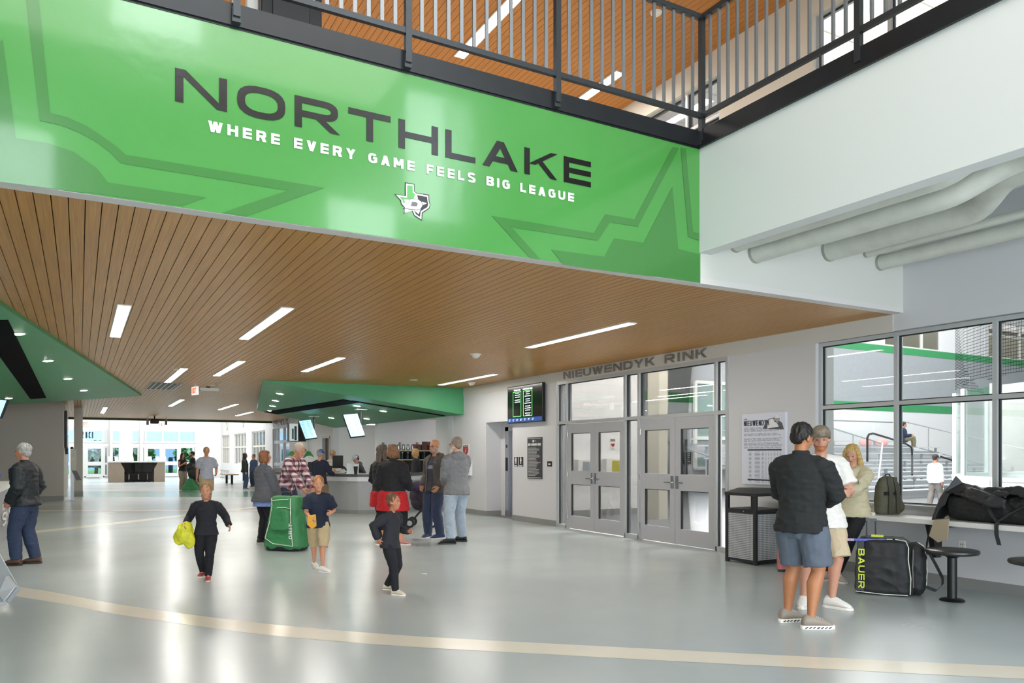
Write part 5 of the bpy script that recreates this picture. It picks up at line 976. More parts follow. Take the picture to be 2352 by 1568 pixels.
# ================================================================= trash receptacle
def perf_mat():
    m = bpy.data.materials.new('perforated_steel'); m.use_nodes = True; nt = m.node_tree; b = nt.nodes['Principled BSDF']; N = nt.nodes.new; tc = N('ShaderNodeTexCoord'); sp = N('ShaderNodeSeparateXYZ'); nt.links.new(tc.outputs['Object'], sp.inputs[0]); ad = N('ShaderNodeMath'); ad.operation = 'ADD'; nt.links.new(sp.outputs[0], ad.inputs[0]); nt.links.new(sp.outputs[1], ad.inputs[1]); sq = []
    for src in (ad.outputs[0], sp.outputs[2]):
        a = N('ShaderNodeMath'); a.operation = 'MULTIPLY'; a.inputs[1].default_value = 1 / .024; f = N('ShaderNodeMath'); f.operation = 'FRACT'; s_ = N('ShaderNodeMath'); s_.operation = 'SUBTRACT'; s_.inputs[1].default_value = .5; q = N('ShaderNodeMath'); q.operation = 'MULTIPLY'
        nt.links.new(src, a.inputs[0]); nt.links.new(a.outputs[0], f.inputs[0]); nt.links.new(f.outputs[0], s_.inputs[0]); nt.links.new(s_.outputs[0], q.inputs[0]); nt.links.new(s_.outputs[0], q.inputs[1]); sq.append(q)
    sm = N('ShaderNodeMath'); sm.operation = 'ADD'; nt.links.new(sq[0].outputs[0], sm.inputs[0]); nt.links.new(sq[1].outputs[0], sm.inputs[1]); lt = N('ShaderNodeMath'); lt.operation = 'LESS_THAN'; lt.inputs[1].default_value = .085; nt.links.new(sm.outputs[0], lt.inputs[0])
    mx = N('ShaderNodeMix'); mx.data_type = 'RGBA'; mx.inputs[6].default_value = lin('b4b6b8'); mx.inputs[7].default_value = lin('26282a'); nt.links.new(lt.outputs[0], mx.inputs[0]); nt.links.new(mx.outputs[2], b.inputs['Base Color']); b.inputs['Roughness'].default_value = .4; return m
x0, x1, y0, y1 = 7.92, 8.47, 7.40, 7.96; t = thing('trash_can', 'square black-framed trash can with perforated silver panels below the printed panel', 'trash can', ((x0 + x1) / 2, (y0 + y1) / 2, 0)); TB = M('trash_black', '1f2022', .45); q = .05
for xx in (x0, x1 - q):
    for yy in (y0, y1 - q): obj('corner_post', B().box(xx, xx + q, yy, yy + q, 0, .96), TB, t, bevel=.006)
obj('perforated_panel', B().box(x0 + .008, x1 - .008, y0 + .012, y0 + .02, .06, .69), perf_mat(), t); pm_ = t.children[-1].data.materials[0]
obj('perforated_panel', B().box(x0 + .012, x0 + .02, y0 + .008, y1 - .008, .06, .69), pm_, t); obj('perforated_panel', B().box(x1 - .02, x1 - .012, y0 + .008, y1 - .008, .06, .69).box(x0 + .01, x1 - .01, y1 - .02, y1 - .012, .06, .69), pm_, t)
obj('band', B().box(x0 + .004, x1 - .004, y0 + .004, y1 - .004, .69, .75), TB, t); obj('base', B().box(x0 + .004, x1 - .004, y0 + .004, y1 - .004, .03, .065), TB, t); obj('lock', B().lathe([(0, 0), (.012, 0), (.012, -.01), (0, -.01)], (x0 - .004, y0 + .2, .72), 10, 'x'), CHROME, t)
obj('lid', B().rings([[V3(p) for p in ((x0 - .006, y0 - .006, z_), (x1 + .006, y0 - .006, z_), (x1 + .006, y1 + .006, z_), (x0 - .006, y1 + .006, z_))] for z_ in (.93, .97)] + [[V3(p) for p in ((x0 + .13, y0 + .13, 1.035), (x1 - .13, y0 + .13, 1.035), (x1 - .13, y1 - .13, 1.035), (x0 + .13, y1 - .13, 1.035))]]), TB, t, bevel=.004)
# ================================================================= window counter, brackets, stools, outlet
WC = M('worktop_solid_white', 'dcdad5', .3); t = thing('window_counter', 'long white counter fixed under the rink windows', 'counter', (8.34, 3, .735)); obj('worktop', B().box(8.05, XR - .001, -3.5, 7.0, .735, .79), WC, t, bevel=.004)
for y in (6.95, 5.12, 3.3, 1.5, -.3, -2.1): obj('bracket', B().prism([(8.12, y - .03, .734), (8.36, y - .03, .734), (8.33, y - .03, .45), (8.32, y - .03, .36), (8.22, y - .03, .36), (8.2, y - .03, .5)], (0, .06, 0)).box(8.3, XR - .001, y - .02, y + .02, .68, .734), BLK, t)
SB_ = M('stool_black', '161719', .4)
def stool(x, y, label):
    t = thing('stool', label, 'stool', (x, y, 0), 0, 'round black stools at the window counter'); obj('seat', B().lathe([(0, .475), (.2, .475), (.24, .485), (.25, .5), (.247, .518), (.235, .525), (0, .522)], (x, y, 0), 40), M('stool_seat', '2a2b2c', .35), t, smooth=40); obj('pole', B().lathe([(0, .02), (.045, .02), (.045, .44), (.1, .475), (0, .475)], (x, y, 0), 24), SB_, t, smooth=40); obj('floor_flange', B().lathe([(0, 0), (.115, 0), (.12, .008), (.1, .022), (.05, .03), (0, .03)], (x, y, 0), 28), SB_, t, smooth=40)
p = FL(2187, 1379); stool(p.x, p.y, 'round black fixed stool nearest the black rolling hockey bag'); stool(p.x - .08, p.y - .86, 'round black fixed stool cut by the right edge'); 
p1 = OX(2210, 1254, XR); t = thing('power_outlet', 'white double power outlet on the wall behind the first stool', 'outlet', p1); obj('plate', B().box(XR - .008, XR, p1.y - .038, p1.y + .038, p1.z - .06, p1.z + .06), WHITE, t, bevel=.003); obj('sockets', B().box(XR - .01, XR - .008, p1.y - .014, p1.y - .008, p1.z + .012, p1.z + .03).box(XR - .01, XR - .008, p1.y + .008, p1.y + .014, p1.z + .012, p1.z + .03).box(XR - .01, XR - .008, p1.y - .014, p1.y - .008, p1.z - .03, p1.z - .012).box(XR - .01, XR - .008, p1.y + .008, p1.y + .014, p1.z - .03, p1.z - .012), BLK, t)
# ================================================================= people
def remesh(name, b, mat, parent, vox, it=2, wr=0.0, wf=(9, 9, 16), keep=None, label=None, seed=0, mats=None):
    me = bpy.data.meshes.new(name + '_src'); me.from_pydata([tuple(p) for p in b.v], [], b.f)
    bm = bmesh.new(); bm.from_mesh(me); bmesh.ops.recalc_face_normals(bm, faces=bm.faces); bm.to_mesh(me); bm.free()
    tmp = bpy.data.objects.new('tmp', me); COL.objects.link(tmp); m = tmp.modifiers.new('r', 'REMESH'); m.mode = 'VOXEL'; m.voxel_size = vox; m.adaptivity = 0
    s = tmp.modifiers.new('s', 'SMOOTH'); s.factor = .6; s.iterations = it
    dg = bpy.context.evaluated_depsgraph_get(); out = bpy.data.meshes.new_from_object(tmp.evaluated_get(dg)); bpy.data.objects.remove(tmp); bpy.data.meshes.remove(me)
    out.name = name
    if wr:
        nr = [v.normal.copy() for v in out.vertices]; so = Vector((seed * 3.1, seed, 0))
        for v, n in zip(out.vertices, nr):
            p = Vector((v.co.x * wf[0], v.co.y * wf[1], v.co.z * wf[2])) + so
            a = noise.noise(p); c = noise.noise(p * 2.3); v.co += n * wr * ((1 - abs(a) * 2.4) * .7 + c * .5)
    if keep:
        bm = bmesh.new(); bm.from_mesh(out); bmesh.ops.delete(bm, geom=[f for f in bm.faces if not keep(f.calc_center_median())], context='FACES'); bm.to_mesh(out); bm.free()
    out.materials.clear(); out.materials.append(mat); out.polygons.foreach_set('use_smooth', [True] * len(out.polygons))
    o = bpy.data.objects.new(name, out); COL.objects.link(o); o.parent = parent
    if keep: sd = o.modifiers.new('solid', 'SOLIDIFY'); sd.thickness = .008; sd.offset = -1
    if label: o['label'] = label
    return o
def ik(a, c, l1, l2, hint):
    d = c - a; L = min(d.length, (l1 + l2) * .999); dn = d.normalized(); c2 = a + dn * L; x = (l1 * l1 - l2 * l2 + L * L) / (2 * L); h = math.sqrt(max(0, l1 * l1 - x * x)); hp = hint - dn * hint.dot(dn)
    hp = hp.normalized() if hp.length > 1e-5 else Vector((0, 1, 0)); return a + dn * x + hp * h, c2
def ering(c, rx, ry, ax, ay, n=18): return [c + ax * (rx * math.cos(2 * math.pi * k / n)) + ay * (ry * math.sin(2 * math.pi * k / n)) for k in range(n)]
FABN = {}
def cloth(c, rough=.85, n=.06, scale=30, bump=.25):
    k = 'cloth_' + c
    return MATS.get(k) or M(k, c, rough, noise_amt=n, nscale=scale, bump=bump, bscale=220)
def skin(c): return MATS.get('skin_' + c) or M('skin_' + c, c, .5, noise_amt=.05, nscale=25)
def hair_m(c): return MATS.get('hair_' + c) or M('hair_' + c, c, .55, noise_amt=.35, nscale=40, stretch=(6, 6, .8))
def person(label, pos, f, H, top, bottom, sk='c99277', hair=('short', '3a2c22'), hands=None, feet=None, toes=None, lean=0.0, side=0.0, hip=(0, 0), head=(0, 0), hs=1.0, elbow=(.5, -.6, -.8), bulk=1.0, belly=0.0, shoes=('777777', 'e8e6e0'), vox=.011, name='person', curl=.7, female=False, headlean=None, beard=None, glasses=False, cap=None, sit=None, extras=None, group=None):
    """pos ground point; f facing direction; hands: two wrist targets in body units (height 1.75); feet: two ground points in body units"""
    f = Vector((f[0], f[1], 0)).normalized(); s = H / 1.75; rz = math.atan2(-f.x, f.y)
    t = thing(name, label, 'person', (pos.x, pos.y, pos.z if sit is not None else 0), rz, group)
    X, Y, Z = Vector((1, 0, 0)), Vector((0, 1, 0)), Vector((0, 0, 1)); inv = Matrix.Rotation(-rz, 3, 'Z')
    feet = feet or [(-.1, 0), (.1, .02)]; F = []
    for q in feet:
        if isinstance(q, Vector): w = inv @ (Vector((q.x, q.y, 0)) - Vector((pos.x, pos.y, 0))) / s; F.append(Vector((w.x, w.y, 0)))
        else: F.append(Vector((q[0], q[1], q[2] if len(q) > 2 else 0)))
    if F[0].x > F[1].x: F = F[::-1]; toes = toes[::-1] if toes else toes
    toes = toes or [f - VRt * 0, f]; TO = []
    for q in toes:
        w = inv @ Vector((q[0], q[1], 0)); TO.append(w.normalized())
    hz = (.932 if sit is None else sit); HC = Vector((hip[0], hip[1], hz)); up = (Z * math.cos(lean) + Y * math.sin(lean) + X * side).normalized(); fw = X.cross(up) * -1 if False else (up.cross(X) * -1); fw = (Y - up * Y.dot(up)).normalized(); rt = fw.cross(up)
    SC = HC + up * .49; NB = SC + up * .045 + fw * -.005; hl = headlean or (0, 0); HB = NB + up * .075 + Y * (.015 + hl[0]) + Z * hl[1]
    yaw, pit = head; Rh = Matrix.Rotation(yaw, 3, 'Z') @ Matrix.Rotation(-pit, 3, 'X'); hx, hy, hz_ = Rh @ X, Rh @ Y, Rh @ Z; HD = HB + Z * .085 * hs + hy * .015
    bw = bulk; sh = (.175 if not female else .155) * (1 + (bw - 1) * .5)
    K, A = [], []
    for i, sg in enumerate((-1, 1)):
        hj = HC + rt * sg * .088 * (bw * .5 + .5) - up * .02; an = F[i] + Z * .085 ; k_, an2 = ik(hj, an, .425, .418, (TO[i] + Y * .5 + X * sg * .15)); K.append((hj, k_, an2))
    hands = hands or [(-.25, .02, .80), (.25, .02, .80)]; AR = []
    for i, sg in enumerate((-1, 1)):
        sj = SC - up * .042 + rt * sg * (sh + .005); w = Vector(hands[i]); e_, w2 = ik(sj, w, .28, .25, Vector((sg * elbow[0], elbow[1], elbow[2]))); AR.append((sj, e_, w2))
    T4 = Matrix.Scale(s, 4)
    def fin(b): return b.xf(T4)
    def torso(b, o, hem, top_=0.04, flare=0.0, sl=1.0):
        w_ = bw; be = belly
        prof = [(hem, .182 + flare, .138 + flare, 0), (-.05, .18 + flare * .5, .133 + flare * .5, -.005), (.05, .160, .112 + be * .3, be * .25), (.15, .143 if female else .152, .105 + be * .5, be * .4), (.27, .150 if female else .162, .112 + be * .2, be * .2), (.38, .158 if female else .172, .112, 0), (.45, .15, .092, -.012), (.49, .11, .07, -.012), (.49 + top_, .058, .058, -.006)]
        prof = [p for p in prof if p[0] >= hem - 1e-6]
        b.rings([ering(HC + up * z + fw * oy, rx * w_ + o, ry * (w_ * .6 + .4 * w_) + o, rt, fw) for z, rx, ry, oy in prof])
        return b
    def legs(b, o, zend, flare=0.0, thick=1.0):
        """trouser legs; zend = height of the cuff"""
        for i in (0, 1):
            hj, k_, an = K[i]; pts, rr = [hj + Z * .03, hj], [.07 * bw + o, .088 * bw * thick + o]
            kz = k_.z
            for q in (.35, .7, 1.0):
                p = hj.lerp(k_, q)
                if p.z < zend: break
                pts.append(p); rr.append(((.094, .078, .062)[(.35, .7, 1.0).index(q)] * bw * thick) + o + flare * q * .5)
            if zend >= kz:
                if abs(hj.z - kz) > .05: q = min(1, (hj.z - zend) / (hj.z - kz)); p = hj.lerp(k_, q); pts.append(p); rr.append((.1 - .036 * q) * bw * thick + o + flare)
            else:
                for q in (.3, .6, 1.0):
                    p = k_.lerp(an, q)
                    if p.z < zend: break
                    pts.append(p); rr.append((.064, .055, .046)[(.3, .6, 1.0).index(q)] * (bw * .5 + .5) * thick + o + flare)
                if (k_.z - an.z) > .05 and pts[-1].z - zend > .015: q = min(1, (k_.z - zend) / (k_.z - an.z)); pts.append(k_.lerp(an, q)); rr.append(.045 * thick + o + flare)
            b.tube(pts, rr, 16)
        return b
    def arms(b, o, frac=1.0, thick=1.0):
        for i, sg in enumerate((-1, 1)):
            sj, e_, w_ = AR[i]; kk = bw * .4 + .6; b.ell(sj - rt * sg * .012, (.058 * kk + o, .056 * kk + o, .052 + o)).tube([sj.lerp(NB, .8) - up * .03, sj.lerp(NB, .45) - up * .012, sj], [.05 * kk + o * .6, .052 * kk + o * .7, .054 * kk + o], 14); k = bw * .6 + .4
            if frac < .6: q = frac / .5; b.tube([sj, sj.lerp(e_, q * .6), sj.lerp(e_, q)], [.058 * k * thick + o, .056 * k * thick + o, .056 * k * thick + o * 1.4], 14)
            else: q = (frac - .5) / .5; b.tube([sj, sj.lerp(e_, .5), e_, e_.lerp(w_, q * .5), e_.lerp(w_, q)], [.058 * k * thick + o, .053 * k * thick + o, .047 * k * thick + o, .042 * k * thick + o, .033 * thick + o], 14)
        return b
    # ---- the body
    b = B(); torso(b, -.034, -.09)
    for i, sg in enumerate((-1, 1)):
        hj, k_, an = K[i]; cb = (k_ - an).cross(X).normalized(); back = -(TO[i] - Z * TO[i].z)
        b.tube([hj + Z * .03, hj.lerp(k_, .3), hj.lerp(k_, .7), k_], [.085 * bw, .088 * bw, .068 * bw, .056 * (bw * .6 + .4)], 14); c1 = k_.lerp(an, .3) + back * .018
        b.tube([k_, c1, k_.lerp(an, .62) + back * .008, k_.lerp(an, .9), an - Z * .03], [.054 * (bw * .6 + .4), .06 * (bw * .7 + .3), .045 * (bw * .6 + .4), .035, .036], 14)
        b.ell(F[i] + TO[i] * .045 + Z * .045, (.08, .028, .02), ax=(TO[i], Z.cross(TO[i]), Z))
    arms(b, -.006)
    b.tube([NB - up * .06, NB, HB + Z * .03], [.062, .054, .056], 14)
    ax = (hx, hy, hz_); axh = tuple(q * hs for q in ax); P_ = lambda x, y, z: HD + (hx * x + hy * y + hz_ * z) * hs
    for c, r in (((0, -.012, .035), (.076, .096, .083)), ((0, .022, -.02), (.064, .070, .088)), ((0, .032, -.068), (.05, .052, .042)), ((0, .066, -.094), (.022, .02, .018)), ((0, .078, .016), (.05, .016, .012)), ((0, .098, -.03), (.014, .018, .013)), ((.038, .062, -.03), (.022, .02, .024)), ((-.038, .062, -.03), (.022, .02, .024)), ((.077, -.008, -.012), (.01, .022, .033)), ((-.077, -.008, -.012), (.01, .022, .033)), ((0, .083, -.062), (.026, .012, .013)), ((0, .02, -.1), (.045, .05, .03))): b.ell(P_(*c), tuple(q * hs for q in r), ax=ax)
    b.tube([P_(0, .082, .014), P_(0, .094, -.012), P_(0, .104, -.03)], [.008, .01, .011], 8)
    # hands
    for i, sg in enumerate((-1, 1)):
        sj, e_, w_ = AR[i]; d = (w_ - e_).normalized(); inn = (-X * sg + Y * .2); inn = (inn - d * inn.dot(d)).normalized(); sd = d.cross(inn).normalized(); th = sd if sd.dot(Y + Z * .3) > 0 else -sd
        b.ell(w_ + d * .045, (.05, .041, .017), ax=(d, sd, inn), n=12, m=8); b.tube([e_.lerp(w_, .8), w_, w_ + d * .03], [.032, .027, .028], 10)
        for j, (o_, L) in enumerate(((.03, .07), (.011, .08), (-.009, .075), (-.028, .06))):
            p = w_ + d * .082 + th * o_; q = d; pts = [w_ + d * .05 + th * o_ * .9, p]
            for k in range(3):
                a_ = curl * (k + 1) * .62; dd = (d * math.cos(a_) + inn * math.sin(a_)); p = p + dd * L * (.42, .33, .25)[k]; pts.append(p)
            b.tube(pts, [.0105, .0105, .0095, .009, .0075], 7)
        p0 = w_ + d * .02 + th * .03; b.tube([p0, p0 + th * .025 + d * .025 + inn * .01, p0 + th * .03 + d * .055 + inn * (.012 + .02 * curl), p0 + th * .022 + d * .078 + inn * (.015 + .035 * curl)], [.014, .0125, .0105, .009], 7)
    remesh('body', fin(b), skin(sk), t, min(vox, .009) * max(s, .8), 2 if vox < .01 else 1)
    # ---- face details
    for sg in (-1, 1):
        obj('eye', B().ell(P_(sg * .03, .083, -.002), (.0105, .007, .005), 10, 6, ax).xf(T4), M('eye_dark', '2a2422', .2), t, True, smooth=60)
        obj('eyebrow', B().tube([P_(sg * .015, .093, .021), P_(sg * .03, .093, .026), P_(sg * .047, .083, .021)], [.003, .004, .0025], 6).xf(T4), hair_m(hair[1]), t, True)
    obj('mouth', B().tube([P_(-.022, .088, -.061), P_(0, .097, -.06), P_(.022, .088, -.061)], [.003, .0055, .003], 8).xf(T4), M('lips', 'a8605a', .5), t, True, smooth=60)
    # ---- hair
    st, hc = hair[0], hair[1]; hb = B()
    if st in ('short', 'long', 'bob', 'gray_short'):
        hb.ell(P_(0, -.024, .046), (.083, .097, .084), ax=axh); hb.ell(P_(0, -.06, -.005), (.072, .05, .07), ax=axh)
        hb.ell(P_(.066, -.018, .02), (.016, .04, .045), ax=axh); hb.ell(P_(-.066, -.018, .02), (.016, .04, .045), ax=axh)
    if st == 'receding': hb.ell(P_(0, -.05, .03), (.08, .07, .075), ax=axh); hb.ell(P_(0, -.06, -.01), (.072, .045, .06), ax=axh); hb.ell(P_(.068, -.012, .015), (.014, .04, .04), ax=axh); hb.ell(P_(-.068, -.012, .015), (.014, .04, .04), ax=axh); hb.ell(P_(0, -.01, .07), (.07, .075, .052), ax=axh)
    if st == 'bob':
        for sg in (-1, 1): hb.ell(P_(sg * .07, -.01, -.03), (.028, .058, .085), ax=axh)
        hb.ell(P_(0, -.065, -.035), (.088, .05, .085), ax=axh); hb.ell(P_(0, .02, .085), (.06, .06, .04), ax=axh)
    if st == 'long':
        for sg in (-1, 1): hb.tube([P_(sg * .05, .03, .09), P_(sg * .08, .012, .02), P_(sg * .085, -.005, -.08), P_(sg * .09, .01, -.19), P_(sg * .085, .035, -.29)], [.02, .028, .034, .034, .014], 10)
        hb.rings([ering(P_(0, -.055, .02), .085, .05, hx, hy), ering(P_(0, -.07, -.08), .09, .042, hx, hy), ering(P_(0, -.085, -.2), .105, .036, hx, hy), ering(P_(0, -.09, -.33), .09, .025, hx, hy)])
    if hb.v and not (cap and st == 'bald'): remesh('hair', fin(hb), hair_m(hc), t, max(.006, vox * .7) * s, 1, wr=.009, wf=(38, 38, 12), seed=3)
    if st == 'fringe': remesh('hair', fin(B().ell(P_(0, -.05, -.005), (.079, .062, .05), ax=axh)), hair_m(hc), t, .008, 1, wr=.003, wf=(45, 45, 9))
    if beard: 
        bb = B().ell(P_(0, .048, -.082), (.05, .05, .036), ax=axh).ell(P_(.045, .02, -.05), (.02, .036, .035), ax=axh).ell(P_(-.045, .02, -.05), (.02, .036, .035), ax=axh)
        if beard[1]: bb.tube([P_(0, .06, -.1), P_(0, .07, -.15), P_(0, .06, -.2)], [.045, .04, .015], 12)
        remesh('beard', fin(bb), hair_m(beard[0]), t, .007, 1, wr=.004, wf=(45, 45, 12))
    if glasses:
        gb = B()
        for sg in (-1, 1): gb.tube([P_(sg * .032 + .022 * math.cos(k * .6283), .098, -.002 + .017 * math.sin(k * .6283)) for k in range(10)], .0022, 5, closed=True).tube([P_(sg * .054, .097, .002), P_(sg * .078, .06, .003), P_(sg * .08, -.005, .004)], .0022, 5)
        gb.tube([P_(-.01, .1, 0), P_(.01, .1, 0)], .002, 5); obj('glasses', fin(gb), BLK, t, True)
    if cap:
        cb = B(); cb.ell(P_(0, -.008, .062), (.088, .106, .075), ax=axh).rings([ering(P_(0, -.008, .03), .089, .107, hx, hy), ering(P_(0, -.008, .07), .089, .106, hx, hy)]); 
        co = remesh('cap', fin(cb), cap, t, .008 * s, 1); sgn = 1; br = B()
        R0 = [P_(x, .085 + .0 - abs(x) * .35 + .0, .036) for x in (-.075, -.04, 0, .04, .075)]; R1 = [P_(x * .9, .17 - x * x * 8, .022) for x in (-.075, -.04, 0, .04, .075)]
        br.prism(R0 + R1[::-1], hz_ * .006); obj('brim', fin(br), cap, co, True, bevel=.002)
    # ---- bottom
    kind, colr = bottom[0], bottom[1]; opt = bottom[2] if len(bottom) > 2 else {}
    m = cloth(colr, **opt.get('mat', {})) if isinstance(colr, str) else colr
    if kind in ('trousers', 'jeans', 'leggings', 'capri'):
        o = {'trousers': .02, 'jeans': .018, 'leggings': .006, 'capri': .008}[kind]; b = B(); torso(b, o * .7, -.12); b = B(); b.rings([ering(HC + up * z, rx * bw + o * .7, ry * bw + o * .5, rt, fw) for z, rx, ry in ((-.17, .1, .085), (-.13, .13, .1), (-.09, .145, .108), (-.03, .16, .115), (.03, .15, .108), (.06, .14, .1))])
        legs(b, o, {'trousers': .04, 'jeans': .035, 'leggings': .11, 'capri': .26}[kind] , flare=opt.get('flare', .012 if kind == 'trousers' else .008 if kind == 'jeans' else 0)); remesh(kind, fin(b), m, t, vox * s * (1.0), 2, wr=(.006 if kind in ('jeans', 'trousers') else .004) * min(1, s), wf=(10, 10, 15), seed=1)
    if kind == 'shorts':
        ze = opt.get('hem', .5); b = B(); b.rings([ering(HC + up * z, rx * bw + .012, ry * bw + .01, rt, fw) for z, rx, ry in ((-.17, .11, .09), (-.1, .15, .11), (-.03, .16, .115), (.03, .148, .105), (.06, .138, .098))]); legs(b, .022, ze, flare=.024, thick=1.0); remesh('shorts', fin(b), m, t, vox * s, 2, wr=.008, wf=(10, 10, 7), seed=2)
    # ---- top garments
    for g in (top if isinstance(top, list) else [top]):
        gn, gc = g[0], g[1]; go = g[2] if len(g) > 2 else {}; gm = cloth(gc, **go.get('mat', {})) if isinstance(gc, str) else gc
        o = go.get('o', .016); b = B(); torso(b, o, go.get('hem', -.1), go.get('neck', .02), go.get('flare', .01)); arms(b, o * .85, go.get('sleeve', 1.0), go.get('loose', 1.0))
        if go.get('collar'): b.rings([ering(NB - up * .03 - fw * .005, .075, .072, rt, fw), ering(NB + up * .04, .066, .066, rt, fw)])
        if go.get('hood'): b.ell(NB - fw * .085 - up * .035, (.135, .07, .085), ax=(rt, fw, up)).ell(NB + rt * .07 - fw * .02, (.04, .07, .04), ax=(rt, fw, up)).ell(NB - rt * .07 - fw * .02, (.04, .07, .04), ax=(rt, fw, up))
        kp = None
        if go.get('open'):
            iu, sc_ = up.copy(), s
            kp = lambda c, w=go['open']: not ((c / sc_ - HC).dot(fw) > .02 and abs((c / sc_ - HC).dot(rt)) < w + .03 * max(0, .3 - (c / sc_ - HC).dot(up)) and (c / sc_ - HC).dot(up) < .6)
        o_ = remesh(gn, fin(b), gm, t, vox * s, 2, wr=go.get('wr', .009) * min(1, s * 1.1), wf=go.get('wf', (8, 8, 14)), keep=kp, seed=5, label=go.get('label'))
        if go.get('text'):
            tx, tc, tw, tz, th_ = go['text']; lb = lettering(B(), tx, HC + up * tz + fw * .2 + rt * (tw / 2) * 1, -rt, up, th_, t=.2, gap=.2, depth=.001, total=tw); tgt = o_.data
            from mathutils.bvhtree import BVHTree
            bv = BVHTree.FromPolygons([v.co / s for v in tgt.vertices], [tuple(p.vertices) for p in tgt.polygons]); 
            nv = []
            for v in lb.v:
                h = bv.ray_cast(v + fw * .3, -fw); nv.append((h[0] + fw * .003) if h[0] else v)
            lb.v = nv; lo_ = obj('print', fin(lb), M('print_' + tc, tc, .6), o_, True)
    # ---- shoes
    sc, so = shoes[0], shoes[1]
    for i in (0, 1):
        d = TO[i]; sdv = Z.cross(d) * -1; c = F[i]; an = K[i][2]
        if F[i].z > .01 or sit is not None: c = Vector((an.x, an.y, an.z - .085))
        R = []; 
        for y, hh, w_ in ((-.075, .03, .022), (-.07, .065, .036), (-.05, .1, .043), (-.005, .102, .046), (.035, .09, .046), (.08, .07, .049), (.13, .053, .05), (.165, .033, .042), (.19, .016, .026)): R.append([c + d * y + sdv * (w_ * math.cos(2 * math.pi * k / 14)) + Z * (.022 + hh * .5 + hh * .5 * math.sin(2 * math.pi * k / 14)) for k in range(14)])
        shm = M('shoe_' + sc, sc, .6); so_ = obj('shoe', fin(B().rings(R)), shm, t, True, smooth=80); ol = [(-.085, .0), (-.08, .022), (-.05, .036), (0, .036), (.05, .04), (.11, .047), (.16, .044), (.195, .028), (.205, .0)]
        out = [c + d * y + sdv * w_ for y, w_ in ol] + [c + d * y - sdv * w_ for y, w_ in ol[::-1][1:-1]]; th_ = .034 if shoes[-1] == 'chunky' else .026
        obj('sole', fin(B().rings([[p + Z * 0 for p in out], [p + (p - c) * .03 + Z * th_ * .5 for p in out], [p + Z * th_ for p in out]])), M('sole_' + so, so, .5), so_, True, bevel=.003)
        if vox < .0105:
            lb = B()
            for y, z in ((.045, .108), (.065, .1), (.085, .09), (.105, .082)): lb.tube([c + d * y + sdv * .026 + Z * (z - .012), c + d * y + Z * (z + .002), c + d * (y + .012) - sdv * .026 + Z * (z - .012)], .0035, 5)
            obj('laces', fin(lb), WT, so_, True)
            if shoes[-1] == 'chunky':
                sb_ = B()
                for k in range(7): q = c + d * (-.05 + k * .033); [sb_.obox(q + sdv * sg * (.037 + .009 * (k > 2)) + Z * .018, (d + Z * .45).normalized() * .012, sdv * .004, (Z - d * .45).normalized() * .0035) for sg in (-1, 1)]
                obj('sole_slots', fin(sb_), BLK, so_, True)
    return dict(t=t, HD=HD * s, hx=hx, hy=hy, hz=hz_, AR=AR, K=K, s=s, T4=T4, HC=HC * s, up=up, fw=fw, rt=rt, NB=NB * s)
def wpt(P, v): return Matrix.Translation(P['t'].location) @ Matrix.Rotation(P['t'].rotation_euler.z, 4, 'Z') @ Vector(v)
def mid(a, b_): return (a + b_) / 2
# ---- foreground group
fa, fb = FL(1808, 1428), FL(1862, 1444); f1 = VD * .62 + VRt * .62
camo = M('camo_cap', '7a6f60', .9, noise_amt=.5, nscale=28)
MM = person('man in black quarter-zip pullover and blue-grey shorts seen from behind near the trash can', mid(fa, fb) + VRt * .02, f1, 1.775, ('pullover', '1f2223', dict(o=.022, hem=-.12, collar=1, neck=.05, wr=.011, flare=.0, loose=1.15, mat=dict(bump=.5, scale=60))), ('shorts', '59626f', dict(hem=.53)), sk='b0754f', hair=('short', '17130f'),
    feet=[fa, fb], toes=[VRt * .9 + VD * .25, VRt * .97 + VD * .05], hands=[(-.10, .30, 1.05), (.1, .30, 1.06)], elbow=(1, -.3, -.75), head=(-.3, .3), bulk=1.13, belly=.05, shoes=('93897c', 'ece8de', 'chunky'), vox=.0085, hip=(0, .0))
fc, fd = FL(1846, 1392), FL(1910, 1396)
WM = person('man in white t-shirt and camouflage cap facing the viewer behind the man in black', mid(fc, fd) + VRt * .03, -VD * .95 - VRt * .15, 1.775, ('t_shirt', 'e4e1db', dict(o=.026, hem=-.15, sleeve=.36, wr=.008, flare=.04, loose=1.05, text=('LEGEND', '8d8f95', .18, .33, .035))), ('shorts', 'c5b395', dict(hem=.5)), sk='c48f76', hair=('short', '4a3426'),
    feet=[fc, fd], toes=[-VD * .8 - VRt * .4, -VD * .7 + VRt * .7], hands=[(-.18, .3, 1.12), (.12, .34, 1.1)], head=(-.25, .1), bulk=1.0, shoes=('e9e4de', 'efe9e0'), vox=.0085, cap=camo, beard=('a8653f', 0))
fe, ff = FL(1893, 1334), FL(1921, 1336)
BM = person('blonde woman in cream sweatshirt and black leggings leaning on the window counter', mid(fe, ff) + VRt * .16, -VRt * .55 - VD * .85, 1.62, ('sweatshirt', 'c9bf9e', dict(o=.026, hem=-.1, wr=.014, flare=.01, loose=1.25, neck=.015, text=('NATIONAL', '4a4740', .25, .32, .04))), ('leggings', '15161a'), sk='c9967c', hair=('long', 'c2a263'),
    feet=[fe, ff], toes=[-VRt * .9 - VD * .5, VRt * .2 - VD * .9], hands=[(-.06, .26, 1.14), (.02, .24, 1.1)], head=(-.1, .38), hip=(-.08, -.16), lean=.02, female=True, bulk=1.04, shoes=('b5b2ac', 'e8e6e2'), vox=.0085)
w = wpt(BM, BM['AR'][1][2] * BM['s'])
q = w + Vector((0, 0, -.02)) - VRt * .06
